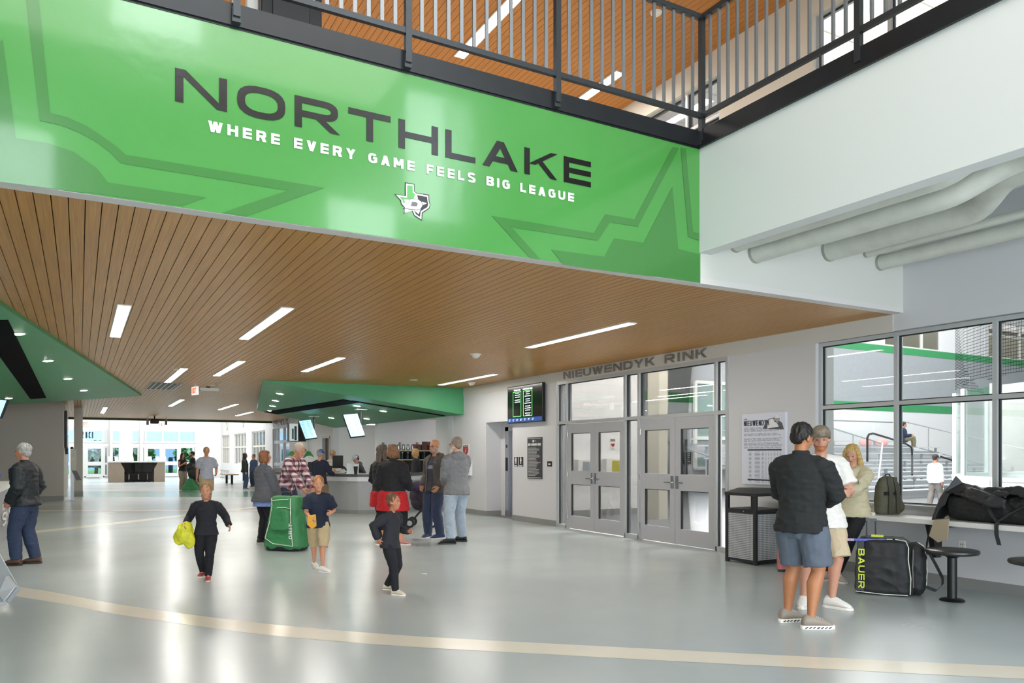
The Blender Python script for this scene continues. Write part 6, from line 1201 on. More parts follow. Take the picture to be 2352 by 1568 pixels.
tag(obj('plastic_bag', B().lathe([(.0, .02), (.03, .0), (.07, -.06), (.085, -.15), (.07, -.22), (.03, -.26), (0, -.265)], q, 18), M('plastic_bag_film', 'c9bfbd', .2, alpha=.45), smooth=50), 'translucent plastic bag held by the blonde woman', 'bag'); tag(obj('bag_content', B().ell(q + Vector((0, 0, -.17)), (.06, .06, .07)), M('bag_fill', '8f8084', .7), smooth=60), 'grey bundle inside the translucent plastic bag', 'bundle')
# ---- middle distance
p = FL(1000, 1236); BA = person('bald bearded man in open grey hoodie and jeans facing the man with the white beard', p, -VRt * .62 - VD * .72, 1.77, [('t_shirt', '3a3a40', dict(o=.012, hem=-.1, sleeve=.36, text=('SHARKS', '9a8fb5', .2, .3, .06))), ('hoodie', '54524f', dict(o=.024, hem=-.12, open=.075, hood=1, wr=.012, loose=1.1, mat=dict(n=.2)))], ('jeans', '38425a'), sk='c08868', hair=('bald', '8a7c70'), hands=[(-.2, .12, .92), (.2, .12, .92)], head=(.1, .05), beard=('9a8c80', 0), glasses=True, shoes=('2c3c6a', 'e8e2d8'), feet=[(-.13, .0), (.13, .05)], bulk=1.06, toes=[-VRt * .8 - VD * .5, -VRt * .4 - VD * .9])
fa, fb = FL(1036, 1249), FL(1062, 1243); HM = person('grey-haired man with long white beard in grey hoodie and light jeans, seen from behind', mid(fa, fb), -VRt * .5 + VD * .8, 1.79, ('hoodie', '77787b', dict(o=.024, hem=-.13, hood=1, wr=.009, loose=1.12)), ('jeans', '9dabb8', dict(mat=dict(n=.12, scale=9))), sk='c99a84', hair=('short', '86776a'), feet=[fa, fb], toes=[-VRt * .9 - VD * .1, -VRt * .9 + VD * .1], hands=[(-.1, .26, .98), (.08, .28, .98)], head=(.45, 0), beard=('d9cfc2', 1), glasses=True, shoes=('191919', '141414'), bulk=1.08)
lb = lettering(lettering(B(), 'ROAD', (0, 0, 0), (1, 0, 0), (0, 0, 1), .07, t=.2, total=.22), 'CREW', (0, 0, -.09), (1, 0, 0), (0, 0, 1), .07, t=.2, total=.22)
p = FL(606, 1249); GW = person('woman with auburn bob, glasses and dark grey sweater beside the man in the plaid shirt', p, VRt * .62 + VD * .7, 1.56, [('blouse', '7f93cc', dict(o=.02, hem=-.22, wr=.004, sleeve=.7)), ('sweater', '55565c', dict(o=.034, hem=-.13, collar=1, wr=.008, flare=.035, loose=1.35))], ('trousers', '14151a', dict(flare=.0)), sk='cf9c86', hair=('bob', '7d4f2e'), hands=[(-.18, .2, .86), (.18, .2, .86)], female=True, head=(-.25, 0), glasses=True, shoes=('2a2a2c', 'c9c4ba'), bulk=1.1)
def plaid_mat():
    m = bpy.data.materials.new('plaid_shirt'); m.use_nodes = True; nt = m.node_tree; b = nt.nodes['Principled BSDF']; N = nt.nodes.new; tc = N('ShaderNodeTexCoord'); sp = N('ShaderNodeSeparateXYZ'); nt.links.new(tc.outputs['Object'], sp.inputs[0]); ad = N('ShaderNodeMath'); ad.operation = 'ADD'; nt.links.new(sp.outputs[0], ad.inputs[0]); nt.links.new(sp.outputs[1], ad.inputs[1]); ls = []
    for src in (ad.outputs[0], sp.outputs[2]):
        a = N('ShaderNodeMath'); a.operation = 'MULTIPLY'; a.inputs[1].default_value = 11; f = N('ShaderNodeMath'); f.operation = 'FRACT'; l = N('ShaderNodeMath'); l.operation = 'LESS_THAN'; l.inputs[1].default_value = .5; nt.links.new(src, a.inputs[0]); nt.links.new(a.outputs[0], f.inputs[0]); nt.links.new(f.outputs[0], l.inputs[0]); ls.append(l)
    s_ = N('ShaderNodeMath'); s_.operation = 'ADD'; nt.links.new(ls[0].outputs[0], s_.inputs[0]); nt.links.new(ls[1].outputs[0], s_.inputs[1]); dv = N('ShaderNodeMath'); dv.operation = 'MULTIPLY'; dv.inputs[1].default_value = .5; nt.links.new(s_.outputs[0], dv.inputs[0]); cr = N('ShaderNodeValToRGB'); e = cr.color_ramp.elements; e[0].color = lin('ddd3cf'); e[1].color = lin('5a2a38'); e[1].position = 1; e.new(.5).color = lin('97707a'); nt.links.new(dv.outputs[0], cr.inputs[0]); nt.links.new(cr.outputs[0], b.inputs['Base Color']); b.inputs['Roughness'].default_value = .85; return m
p = FL(668, 1240) + VD * .15; PM = person('white-haired man in maroon and white plaid shirt bending over the green rolling bag', p, VRt * .75 - VD * .35, 1.78, ('plaid_shirt', plaid_mat(), dict(o=.022, hem=-.12, wr=.01, loose=1.15)), ('jeans', '333f56'), sk='c58c72', hair=('gray_short', 'b9ad9c'), hands=[(-.12, .32, .82), (.12, .34, .84)], lean=.42, hip=(0, -.16), head=(0, .35), headlean=(.03, -.03), shoes=('4a4038', '2a2420'))
p = FL(735, 1182); CU = person('person in navy sweatshirt and blue cap ordering at the servery counter', p, VD * .9 + VRt * .35, 1.62, ('sweatshirt', '1b2034', dict(o=.02, hem=-.1, loose=1.1)), ('shorts', '7a6650', dict(hem=.5)), sk='bb8468', hair=('short', '8f8f8f'), hands=[(-.15, .3, 1.1), (.2, .34, 1.08)], cap=M('cap_blue', '24469a', .8), shoes=('3a3a3c', 'd0cdc6'), vox=.012)
p = FL(735, 1314); fa, fb = FL(722, 1303), FL(741, 1314); K1 = person('child in navy shirt, khaki shorts and white shoes carrying a yellow snack bag', mid(fa, fb), VRt * .25 - VD * .9, 1.19, ('t_shirt', '1c2538', dict(o=.024, hem=-.12, sleeve=.4, loose=1.2)), ('shorts', 'bda883', dict(hem=.46)), hs=1.22, sk='c98f70', hair=('short', 'a06a3c'), feet=[fa, fb], toes=[VRt * .5 - VD * .8, VRt * .8 - VD * .5], hands=[(-.22, .2, 1.1), (.14, .26, 1.0)], shoes=('e6e2da', 'efece6'), vox=.01, bulk=1.05)
w = wpt(K1, K1['AR'][1][2] * K1['s']); tag(obj('snack_bag', B().prism([w + Vector((0, 0, .04)) - VRt * .03 - VD * .05, w + VRt * .07 - VD * .05 + Vector((0, 0, .06)), w + VRt * .08 - VD * .05 + Vector((0, 0, -.09)), w + VRt * .02 - VD * .05 + Vector((0, 0, -.13)), w - VRt * .04 - VD * .05 + Vector((0, 0, -.07))], VD * .03), M('snack_yellow', 'e8a832', .35), bevel=.01), 'yellow snack bag in the hand of the child in navy', 'snack bag')
fa, fb = FL(481, 1340), FL(467, 1322); K2_ = person('child in black with a red shoe walking and carrying a yellow jacket', mid(fa, fb), -VD * .9 + VRt * .2, 1.13, ('sweatshirt', '1e1f26', dict(o=.024, hem=-.1, loose=1.1)), ('trousers', '15161c', dict(flare=-.005)), hs=1.25, sk='c58d6e', hair=('short', '8a6a48'), feet=[(-.05, .1), (.08, -.16, .04)], toes=[-VD * .9 + VRt * .3, -VD], hands=[(-.4, .02, 1.0), (.34, .1, 1.04)], shoes=('a83a34', 'd8cfc6'), vox=.01)
w = wpt(K2_, K2_['AR'][1][2] * K2_['s']); jb = B()
jb.ell(w + Vector((0, 0, -.1)), (.1, .07, .13)).ell(w + VRt * -.06 + Vector((0, 0, -.14)), (.07, .06, .1)).ell(w + VRt * .05 + Vector((0, 0, -.17)), (.06, .05, .11)); o = remesh('jacket', jb, M('jacket_neon', 'd3d02e', .6, noise_amt=.2, nscale=12), None, .012, 1, wr=.02, wf=(14, 14, 9)); tag(o, 'bundled neon yellow jacket carried by the child in black', 'jacket')
p = FL(474, 1166); person('light-haired man in pale blue polo shirt and khaki shorts walking in the hall', p, VRt * .45 - VD * .75, 1.7, ('polo_shirt', 'a8aebd', dict(o=.02, hem=-.1, sleeve=.4, loose=1.15)), ('shorts', 'b39f82', dict(hem=.5)), sk='c68e72', hair=('short', 'b09a74'), feet=[(-.1, -.12), (.1, .16)], hands=[(-.25, .12, 1.0), (.26, -.02, .86)], shoes=('7a5a48', 'c9c2b8'), vox=.014)
fa = FL(914, 1364); R1_ = person('child in black trousers and beige shoes running past the women in black', fa - VRt * .08, VRt * .8 - VD * .35, 1.06, ('sweatshirt', '26262c', dict(o=.024, hem=-.1, loose=1.15)), ('trousers', '14151b', dict(flare=-.004)), hs=1.2, sk='b9785a', hair=('short', '6a4a30'), feet=[(.06, .14), (-.08, -.12, .05)], toes=[VRt * .9 - VD * .35, VRt * .9 - VD * .2], hands=[(-.24, .22, 1.1), (.25, -.1, 1.0)], lean=.08, shoes=('c9bfa8', 'e6dfd0'), vox=.01)
fa, fb = FL(884, 1250), FL(921, 1251); RW = person('woman with auburn hair in black jacket, long red shirt and black cropped leggings', mid(fa, fb), VD * .9 + VRt * .3, 1.66, [('shirt', 'b3161e', dict(o=.03, hem=-.33, sleeve=.6, flare=.06, wr=.006)), ('jacket', '17181c', dict(o=.038, hem=-.06, collar=1, loose=1.3, flare=.02))], ('capri', '14151a'), sk='cf9478', hair=('bob', '7c5638'), feet=[fa, fb], toes=[-VRt * .5 - VD * .6, VRt * .8 - VD * .4], hands=[(-.2, .22, 1.0), (.22, .2, 1.0)], female=True, shoes=('c48a82', 'e9e2dc'), bulk=1.12)
fa = FL(868, 1248) + VD * .35; person('woman with long dark blond hair in black jacket and wide black trousers', fa, VRt * .6 + VD * .6, 1.66, [('shirt', 'b3161e', dict(o=.026, hem=-.3, sleeve=.6, flare=.04, wr=.006)), ('jacket', '1a1b20', dict(o=.034, hem=-.08, collar=1, loose=1.2))], ('trousers', '121318', dict(flare=.03)), sk='cf9c82', hair=('long', '5b5046'), hands=[(-.2, .2, 1.0), (.2, .2, 1.0)], female=True, head=(-.2, 0), shoes=('e9e6e0', 'efede8'))
p = FL(60, 1296); OM = person('older man with grey hair in dark jacket and jeans standing at the side counter', p, -VRt * .95 - VD * .05, 1.65, ('jacket', '10181e', dict(o=.034, hem=-.08, collar=1, neck=.04, wr=.010, loose=1.25, mat=dict(rough=.62, bump=.1, n=.05), flare=.01)), ('jeans', '2b3852', dict(mat=dict(n=.15, scale=12))), sk='b98064', hair=('gray_short', '9c9a97'), feet=[(-.1, .08), (.1, -.08)], toes=[-VRt, -VRt * .95 - VD * .2], hands=[(-.2, .12, .92), (.21, .1, .92)], head=(0, -.05), lean=.04, belly=.06, shoes=('5b4030', '2f2620'), vox=.0095, bulk=1.06)
# ---- behind the counter and far away
p = FL(577, 1111); t = thing('stool', 'low stool under the seated child at the white far table', 'stool', p); obj('seat', B().lathe([(0, .3), (.17, .3), (.17, .34), (0, .34)], p, 16), M('tan_seat', 'a88f6c', .5), t); obj('leg', B().tube([p, p + Vector((0, 0, .3))], .04, 8), BLK, t)
p = on(765, 23.2, 0); person('cashier with light hair and white top behind the servery counter', p, -VD, 1.62, ('t_shirt', 'd9d0cc', dict(o=.018, hem=-.1)), ('trousers', '222228'), sk='cf9a80', hair=('short', 'c0945e'), hands=[(-.15, .28, 1.08), (.15, .28, 1.08)], female=True, glasses=True, vox=.016)
p = on(830, 21.2, 0); person('worker in dark hoodie and pale cap stooping behind the servery counter', p, -VD * .6 - VRt * .7, 1.5, ('hoodie', '34343a', dict(o=.024, hem=-.1, hood=1)), ('trousers', '222228'), sk='c08a70', hair=('short', '3a2a22'), hands=[(-.15, .25, 1.1), (.15, .25, 1.1)], lean=.3, head=(0, .4), cap=M('cap_pattern', 'a9b3c4', .8, noise_amt=.4, nscale=40), vox=.016)
p = on(955, 21.5, 0); person('fair-haired woman turning behind the servery counter beside the bald man', p, -VRt * .9 + VD * .1, 1.66, ('shirt', '2e2e33', dict(o=.02)), ('trousers', '222228'), sk='cf9a80', hair=('bob', 'c09a62'), female=True, vox=.016)
p = FL(419, 1126); person('woman with long dark hair and black top standing far off by an equipment bag', p, VRt * .8 - VD * .5, 1.55, ('tank_top', '16161a', dict(o=.01, sleeve=.05, hem=-.02)), ('trousers', '8e8474'), sk='b98468', hair=('long', '2a1c18'), hands=[(-.1, .2, 1.2), (.12, .25, 1.25)], female=True, vox=.018); 
p = FL(431, 1125); person('man in black t-shirt and jeans close beside the dark-haired woman far off', p + VD * .5, -VRt * .8 - VD * .3, 1.62, ('t_shirt', '15161a', dict(o=.02, sleeve=.4)), ('jeans', '5f7f9c'), sk='c08a70', hair=('short', '2a1e1a'), beard=('3a2a22', 0), hands=[(-.15, .2, 1.0), (.2, .1, .9)], vox=.018)
p = FL(562, 1124); person('girl with very long dark hair in green jacket and jeans by the far bench', p, VD * .4 + VRt * .8, 1.56, ('jacket', '26362c', dict(o=.026, loose=1.2)), ('jeans', '35506f'), sk='c08a70', hair=('long', '241a16'), female=True, vox=.018)
p = FL(569, 1121) + VD * .8; person('person in blue shirt half hidden behind the girl with very long hair', p, -VRt * .5 - VD * .8, 1.5, ('shirt', '3c4f70', dict(o=.02)), ('jeans', '2c3a50'), sk='c9937a', hair=('short', '5a4638'), vox=.018)
p = FL(577, 1111); p.z = 0; person('child in pale blue shirt sitting at the white far table', p, VRt * .9 + VD * .1, 1.3, ('shirt', 'a9c3e0', dict(o=.02)), ('trousers', '1a1a20'), sk='cf9a80', hair=('short', '9a6a44'), sit=.62, feet=[(-.1, .35, .2), (.1, .35, .2)], hands=[(-.1, .35, .85), (.1, .35, .85)], vox=.018)
p = AT(2076, 1000, 35.5); p.z = 1.78; person('spectator in dark coat sitting high on the bleachers under the middle window bar', p, -VD * .3 + VRt * .8, 1.7, ('coat', '1f2c4a', dict(o=.03, hem=-.12)), ('trousers', '6d6a4e'), sk='c08a70', hair=('short', '17130f'), sit=.42, feet=[(-.1, .42, 0), (.1, .42, 0)], hands=[(-.15, .3, .62), (.15, .3, .62)], vox=.018, shoes=('8d8d90', 'e0e0e0'))
p = FL(2148, 1166); person('person in pale blue shirt and dark cap walking past the bleachers beyond the window', p, VRt * .8 + VD * .3, 1.5, ('shirt', 'c3d6ec', dict(o=.024, hem=-.12, loose=1.2)), ('trousers', '6d6a68'), sk='b9785a', hair=('short', '241a16'), feet=[(-.1, -.15), (.1, .18)], cap=M('cap_dark', '20242e', .8), vox=.016)
for (u, v, d_), lab in zip(((2025, 1012, 34.5), (1988, 1010, 34)), ('pink bag on the bleachers beside the spectator', 'pink bag farther along the bleachers behind the handrail')): p = AT(u, v, d_); tag(obj('bag', B().ell((p.x, p.y, 2.02), (.38, .2, .2)), M('bag_pink', 'd89a96', .7), smooth=60), lab, 'bag')
# ================================================================= bags
def surf_bag(name, b, mat, vox, wr, wf, label, cat, parent=None): 
    o = remesh(name, b, mat, parent, vox, 2, wr=wr, wf=wf)
    if parent is None: tag(o, label, cat)
    return o
def oring(c, ax, ay, hx_, hy_, n=24, p=4.0):
    out = []
    for k in range(n):
        a_ = 2 * math.pi * k / n; cc, ss = math.cos(a_), math.sin(a_); out.append(c + ax * hx_ * math.copysign(abs(cc) ** (2 / p), cc) + ay * hy_ * math.copysign(abs(ss) ** (2 / p), ss))
    return out
# green upright rolling bag
GBG = M('bag_green', '37804e', .5, noise_amt=.08, nscale=6, bump=.2, bscale=120); PIP = M('piping_white', 'd9dccf', .5)
c = FL(650, 1266) + VD * .2; ax, ay = (VRt * .92 - VD * .3).normalized(), (VD * .92 + VRt * .3).normalized(); Z = Vector((0, 0, 1))
t = thing('rolling_bag', 'large green upright rolling hockey bag with white piping held by the plaid shirt man', 'bag', (c.x, c.y, 0))
prof = [(.03, .31, .2), (.08, .335, .22), (.3, .30, .21), (.55, .255, .185), (.75, .235, .165), (.82, .23, .155), (.845, .2, .13)]
b = B().rings([oring(c + Z * z + ax * (.02 * z), ax, ay, w_, d_) for z, w_, d_ in prof]); b.xf(Matrix.Translation(-t.location)); remesh('body', b, GBG, t, .009, 2, wr=.009, wf=(7, 7, 9))
fr = lambda x, z: c + ax * (x + .02 * z) - ay * ((.225 if z < .35 else .2 if z < .6 else .175) + .004) + Z * z
pk = B().rings([oring(c + ax * .03 - ay * .21 + Z * z, ax, ay, w_, .05) for z, w_ in ((.33, .12), (.36, .165), (.5, .17), (.62, .15), (.66, .11))]); pk.xf(Matrix.Translation(-t.location)); remesh('front_pocket', pk, GBG, t, .008, 2, wr=.004)
obj('piping', B().tube([fr(-.145, .38), fr(-.15, .5), fr(-.13, .62), fr(-.06, .675), fr(.08, .68), fr(.16, .66)], .005, 6).tube([fr(.17, .62), fr(.19, .45), fr(.15, .34), fr(-.08, .335), fr(-.145, .38)], .005, 6).tube([fr(-.17, .82), fr(-.16, .7), fr(-.18, .45), fr(-.24, .2), fr(-.1, .12), fr(.15, .1), fr(.26, .09)], .006, 6).tube([fr(.17, .82), fr(.17, .74), fr(.2, .5), fr(.23, .3), fr(.26, .09)], .006, 6).tube([fr(-.16, .78), fr(0, .8), fr(.13, .8)], .006, 6), PIP, t)
obj('lettering', lettering(B(), 'GRIT', fr(.25, .2) - ay * .002, Z, -ax, .06, w=.8, t=.2, gap=.25, depth=.004, total=.24, out=-ay), WT, t); obj('base', B().rings([oring(c + Z * z, ax, ay, w_, d_) for z, w_, d_ in ((0.03, .30, .19), (.02, .31, .2), (.07, .325, .215))]), BLK, t)
for s in (-1, 1): obj('wheel', B().tube([c + ax * (s * .22) + ay * .15 + Z * .035 - ax * .02, c + ax * (s * .22) + ay * .15 + Z * .035 + ax * .02], .035, 14), BLK, t)
obj('grip', B().tube([c + Z * .84 - ax * .08, c + Z * .9 - ax * .07, c + Z * .9 + ax * .07, c + Z * .84 + ax * .08], .014, 8), BLK, t)
# black rolling hockey bag
p1, p2 = FL(1975, 1352), FL(2050, 1376); dx = (p2 - p1); L = dx.length; ax = (VRt * .9 - VD * .42).normalized(); ay = (VD * .9 + VRt * .42).normalized(); c = FL(2025, 1368) + ay * .2 + ax * .03
BBK = M('bag_black', '1b1c1e', .6, noise_amt=.1, nscale=8, bump=.3, bscale=150); BGY = M('bag_grey_panel', '3a3c3c', .6); NEON = M('neon_print', 'cfe03a', .5)
t = thing('rolling_bag', 'black rolling hockey bag with neon BAUER lettering standing in front of the first stool', 'bag', (c.x, c.y, 0))
b = B().rings([oring(c + Z * z + ax * o_, ax, ay, w_, d_) for z, w_, d_, o_ in ((.01, .27, .17, 0), (.05, .29, .19, 0), (.25, .285, .2, 0), (.45, .27, .19, -.0), (.56, .25, .17, -.0), (.6, .2, .12, -.02))]).xf(Matrix.Translation(-t.location)); remesh('body', b, BBK, t, .008, 2, wr=.012, wf=(6, 6, 7))
b = B().rings([oring(c + Z * z + ax * .3 + ay * .04, ax, ay, w_, d_, p=3) for z, w_, d_ in ((.02, .06, .13), (.08, .09, .16), (.25, .1, .18), (.42, .095, .17), (.52, .07, .13), (.55, .04, .08))]).xf(Matrix.Translation(-t.location)); remesh('side_compartment', b, BBK, t, .008, 2, wr=.012, wf=(7, 7, 9))
obj('side_piping', B().tube([c + ax * (.3 + x_) - ay * y_ + Z * z for x_, y_, z in ((.1, .0, .1), (.105, .02, .25), (.1, .02, .42), (.07, .02, .53), (.02, .03, .565))], .005, 6), PIP, t)
ff = lambda x, z, o_=.005: c + ax * x - ay * ((.2 if .1 < z < .5 else .18) + o_) + Z * z
obj('end_panel', B().prism([ff(-.285, .04, .0), ff(-.2, .03, .0), ff(-.2, .58, -.02), ff(-.265, .56, -.02)], ay * .05), BGY, t, bevel=.01)
obj('lettering', lettering(B(), 'BAUER', ff(-.255, .49, .014), -Z, ax, .06, w=.9, t=.2, gap=.2, depth=.003, total=.42, out=-ay), NEON, t, label='neon yellow word BAUER running down the side')
obj('piping', B().tube([ff(.24, .03), ff(.245, .2), ff(.22, .4), ff(.225, .52), ff(.2, .585, -.02), ff(.1, .6, -.03)], .005, 6).tube([ff(-.28, .03), ff(0, .015), ff(.22, .02)], .005, 6), PIP, t)
obj('zip', B().tube([ff(.27, .1, -.02), ff(.262, .3, -.02), ff(.27, .5, -.03)], .006, 6), M('zip_silver', '8e8e8a', .4, .6), t); obj('neon_tag', B().obox(c + Z * .615 - ax * .07, ax * .06, ay * .05, (0, 0, .008)), NEON, t)
hnd = c + ay * .12 - ax * .13; hb = B()
for s in (-1, 1): hb.tube([hnd + ax * s * .045 + Z * .55, hnd + ax * s * .045 + Z * .77], .009, 8)
hb.bar(hnd - ax * .055 + Z * .78, hnd + ax * .055 + Z * .78, .03, .03); obj('pull_handle', hb, M('handle_dark_grey', '4a4c4e', .4, .4), t)
e = c + ax * .36; obj('strap', B().rings([[p + Z * .012 + ax * .011 + ay * .012, p + Z * .012 + ax * .011 - ay * .012, p - Z * .012 - ax * .011 - ay * .012, p - Z * .012 - ax * .011 + ay * .012] for p in [e + Z * .46, e + ax * .07 + Z * .45, e + ax * .13 + Z * .33, e + ax * .19 + Z * .2, e + ax * .19 + Z * .13, e + ax * .13 + Z * .06, e + ax * .0 + Z * .11]]), M('strap_webbing', '2a2b2d', .7), t, smooth=50)
a_, b_ = c - ax * .43 - ay * .16 + Z * .575, c + ax * .02 - ay * .13 + Z * .585; st = thing('hockey_stick', 'blue hockey stick with printed grip lying across the black rolling bag', 'hockey stick', (a_.x, a_.y, a_.z)); dd = (b_ - a_)
obj('shaft', B().bar(a_ + dd * .3, b_, .018, .028), M('stick_blue', '2b46b8', .3), st, bevel=.004); obj('grip', B().bar(a_, a_ + dd * .3, .022, .03), M('stick_grip', 'b9a4c0', .6, noise_amt=.5, nscale=60), st, bevel=.006); obj('white_band', B().bar(b_, b_ + dd * .12, .0185, .0285), WT, st)
# olive backpack on the counter
def cpt(u, x): return OX(u, 1150, x)
q = cpt(2035, 8.33); c = Vector((8.36, q.y, .79)); ax = (VRt * .95 + VD * .2).normalized(); ay = Vector((-ax.y, ax.x, 0)); OL = M('backpack_olive', '5b5a4a', .8, noise_amt=.12, nscale=25, bump=.3, bscale=200)
t = thing('backpack', 'olive-grey backpack standing on the window counter beside the blonde woman', 'backpack', c); b = B().rings([oring(c + Z * z, ax, ay, w_, d_, p=3) for z, w_, d_ in ((.0, .135, .075), (.03, .15, .09), (.2, .15, .095), (.33, .135, .085), (.42, .1, .06), (.45, .05, .03))]).xf(Matrix.Translation(-c)); remesh('body', b, OL, t, .007, 2, wr=.006)
g = lambda x, z, o_=.004: c + ax * x - ay * ((.095 if z < .3 else .08 if z < .4 else .05) + o_) + Z * z
for x in (-.05, .06):
    rr = []
    for z in (.02, .12, .25, .33, .4, .44): p = g(x * (1 - z * .6), z, .012); rr.append([p + ax * .025, p + ax * .025 - ay * .014, p - ax * .025 - ay * .014, p - ax * .025])
    obj('shoulder_strap', B().rings(rr), M('strap_olive', '4c4b3f', .8), t, smooth=50)
obj('luggage_band', B().obox(g(-.015, .25, .012), ax * .105, ay * .006, (0, 0, .02)), BLK, t); obj('top_loop', B().tube([c + Z * .44 - ax * .04, c + Z * .475 - ax * .02, c + Z * .475 + ax * .02, c + Z * .44 + ax * .04], .008, 8), BLK, t); b = B().ell(c + ax * .13 - ay * .03 + Z * .09, (.06, .06, .08)).xf(Matrix.Translation(-c)); remesh('side_pocket', b, OL, t, .008, 1, wr=.006)
# duffel with coat on the counter
q0, q1 = OX(2190, 1150, 8.3), OX(2420, 1150, 8.3); L = abs(q0.y - q1.y); c = Vector((8.33, (q0.y + q1.y) / 2, .79)); t = thing('duffel_bag', 'black duffel bag lying on the window counter under a dark coat', 'bag', c); ay = Vector((0, -1, 0)); ax = Vector((1, 0, 0))
b = B().rings([oring(c + ay * s + Z * (.15 + zo), ax, Z, .19 * k, .145 * k, p=3.2) for s, k, zo in ((-L * .5, .75, -.02), (-L * .47, .95, 0), (-L * .2, 1, .0), (L * .2, 1, 0), (L * .47, .95, 0), (L * .5, .75, -.02))]).xf(Matrix.Translation(-c)); remesh('body', b, M('duffel_black', '1a1b1b', .6, noise_amt=.1, nscale=10, bump=.3, bscale=120), t, .01, 2, wr=.012)
def strap(P, w_, name, m, par, n=Vector((0, 1, 0))): return obj(name, B().rings([[p + n * w_, p + n * w_ + Vector((-.006, 0, .003)), p - n * w_ + Vector((-.006, 0, .003)), p - n * w_] for p in P]), m, par, smooth=50)
WEB = M('strap_webbing', '2a2b2d', .7); sp = [c + Vector((-.12, .08, .27)), c + Vector((-.2, .05, .2)), c + Vector((-.22, -.02, .08)), c + Vector((-.25, -.09, .02)), c + Vector((-.295, -.1, -.01)), c + Vector((-.31, -.11, -.1)), c + Vector((-.3, -.13, -.2))]; strap(sp, .02, 'hanging_strap', WEB, t); strap([c + Vector((-.25, -.09, .03)), c + Vector((-.22, -.2, .12)), c + Vector((-.19, -.32, .2)), c + Vector((-.1, -.4, .26))], .012, 'side_strap', WEB, t)
obj('blue_logo', B().obox(c + Vector((-.215, .06, .19)), (.004, 0, 0), (0, .018, 0), (0, .0, .012)), M('logo_blue', '3a5ad0', .4), t)
def sheetcloth(name, nx, ny, fn, mat, label, cat, th=.006):
    me = bpy.data.meshes.new(name); me.from_pydata([tuple(fn(i / nx, j / ny)) for j in range(ny + 1) for i in range(nx + 1)], [], [(j * (nx + 1) + i, j * (nx + 1) + i + 1, (j + 1) * (nx + 1) + i + 1, (j + 1) * (nx + 1) + i) for j in range(ny) for i in range(nx)]); me.materials.append(mat); me.polygons.foreach_set('use_smooth', [True] * len(me.polygons))
    o = bpy.data.objects.new(name, me); COL.objects.link(o); sd = o.modifiers.new('s', 'SOLIDIFY'); sd.thickness = th; tag(o, label, cat); return o
def coatfn(u, v):
    # u runs along the counter towards the camera's left, v from behind the duffel over its top to the front
    y = c.y + L * (1.08 * u - .46); s_ = v * .95; prof = [(.19, .1), (.2, .3), (.06, .33), (-.1, .335), (-.205, .29), (-.235, .12)]
    k = s_ * 5; i = min(4, int(k)); fr_ = k - i; x = prof[i][0] * (1 - fr_) + prof[i + 1][0] * fr_; z = prof[i][1] * (1 - fr_) + prof[i + 1][1] * fr_
    if u > .84: q = (u - .84) / .16; z -= q * q * .5 * (.3 + v); x -= q * .07 * v; y += q * .04
    cut = .66 + .13 * math.sin(u * 9.5) + .12 * max(0, u - .7)
    if u < .85 and v > cut: z = max(z, .285 - (v - cut) * .08); x = max(x, -.2)
    n = noise.noise(Vector((u * 7, v * 4, 1))); n2 = noise.noise(Vector((u * 17, v * 7, 4))); return Vector((c.x + x - .012 + n * .012, y + n2 * .015, c.z + z + abs(n) * .07 + abs(n2) * .03 + .004))
CO = M('coat_black', '27292b', .5, noise_amt=.15, nscale=7, bump=.2, bscale=60)
co = sheetcloth('coat', 60, 34, coatfn, CO, 'dark coat thrown over the duffel bag and hanging off the counter', 'coat')
fl_ = B(); y0 = c.y + L * .5; fl_.prism([(8.1, y0 - .3, 1.12), (8.1, y0 - .02, 1.09), (8.17, y0 - .1, 1.27), (8.2, y0 - .15, 1.2), (8.2, y0 - .28, 1.17)], (.03, .01, 0))
sv = B(); sv.rings([oring(Vector(q), Vector((.35, .1, .9)).normalized(), Vector((.9, 0, -.35)).normalized(), a_, b_, 16, 2.2) for q, a_, b_ in (((8.16, y0 - .18, 1.1), .06, .03), ((8.1, y0 - .32, 1.08), .075, .035), ((8.075, y0 - .5, 1.03), .07, .03), ((8.075, y0 - .66, 1.0), .05, .024))]); remesh('sleeve', sv, CO, co, .008, 1, wr=.008)
o = obj('collar', fl_, CO, co, bevel=.006); co2 = B(); q = OX(2160, 1225, 8.0); co2.prism([(8.0, q.y + .06, .8), (8.0, q.y - .1, .82), (8.0, q.y - .08, .6), (8.0, q.y + .02, .56), (8.0, q.y + .12, .62)], (-.012, 0, 0)); obj('beige_lining', co2, M('lining_beige', 'a5977f', .8), co)
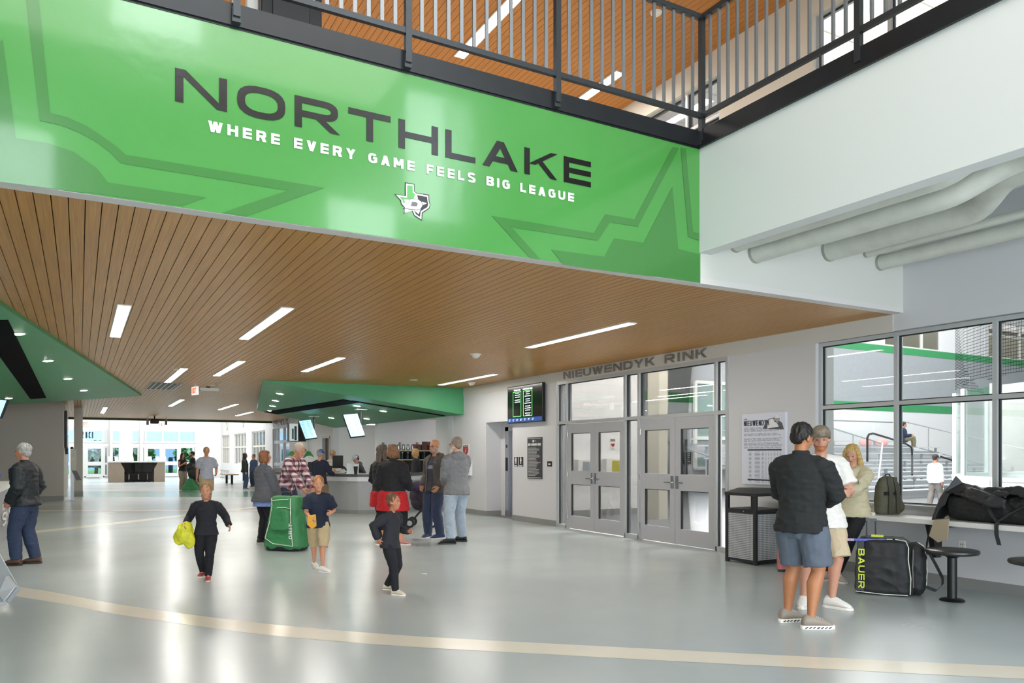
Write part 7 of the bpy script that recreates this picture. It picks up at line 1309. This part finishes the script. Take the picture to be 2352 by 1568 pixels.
# pink bag beside the trash can, stroller, far green bag
p = FL(1796, 1312); t = thing('pink_bag', 'pink patterned cloth bag hanging beside the trash can behind the man in black', 'bag', p); obj('body', B().rings([oring(p + Z * z, VRt, VD, w_, .03, 12) for z, w_ in ((.03, .06), (.15, .065), (.3, .05), (.33, .03))]), M('pink_pattern', 'b5706a', .8, noise_amt=.4, nscale=50), t, smooth=50); obj('base', B().rings([oring(p + Z * z, VRt, VD, .05, .03, 12) for z in (0, .03)]), BLK, t)
p = FL(965, 1211); p += VD * .1; t = thing('stroller', 'black stroller with small wheels between the women and the bald man', 'stroller', p)
for k, (dx_, dy_) in enumerate(((-.22, -.2), (.22, -.2), (-.22, .25), (.22, .25))):
    w = p + VRt * dy_ + VD * dx_; r_ = .1 if k < 2 else .09; obj('wheel', B().tube([w + Z * r_ + VRt * 0 + VD * -.015, w + Z * r_ + VD * .015], r_, 20), BLK, t); obj('hub', B().tube([w + Z * r_ + VD * -.02, w + Z * r_ + VD * .02], r_ * .55, 14), CHROME, t)
fbm = B()
for s in (-.2, .2): fbm.tube([p + VD * s - VRt * .2 + Z * .1, p + VD * s + VRt * .1 + Z * .45, p + VD * s - VRt * .25 + Z * .95], .014, 8).tube([p + VD * s + VRt * .25 + Z * .1, p + VD * s - VRt * .05 + Z * .45], .014, 8)
fbm.tube([p - VD * .2 - VRt * .25 + Z * .95, p + VD * .2 - VRt * .25 + Z * .95], .016, 8); obj('frame', fbm, BLK, t); b = B().ell(p + Z * .5, (.2, .2, .16)).ell(p - VRt * .08 + Z * .65, (.14, .2, .2)).xf(Matrix.Translation(-p)); remesh('seat', b, cloth('2a2330'), t, .02, 1, wr=.01); b = B().ell(p - VRt * .05 + Z * .82, (.2, .21, .13)).xf(Matrix.Translation(-p)); remesh('canopy', b, cloth('3a2f50'), t, .02, 1)
p = FL(440, 1127); t = thing('equipment_bag', 'green and black equipment bag on the floor beside the far couple', 'bag', p); b = B().rings([oring(p + Z * z, VRt, VD, w_, .2) for z, w_ in ((.02, .38), (.15, .36), (.35, .2), (.5, .12))]).xf(Matrix.Translation(-p)); remesh('body', b, GBG, t, .02, 2, wr=.01); b = B().ell(p + Z * .7 + VRt * .15, (.28, .2, .25)).ell(p + Z * .95 - VRt * .02, (.2, .16, .2)).ell(p + Z * .45 + VRt * .38, (.16, .14, .14)).xf(Matrix.Translation(-p)); remesh('black_bundle', b, BBK, t, .02, 2, wr=.02)
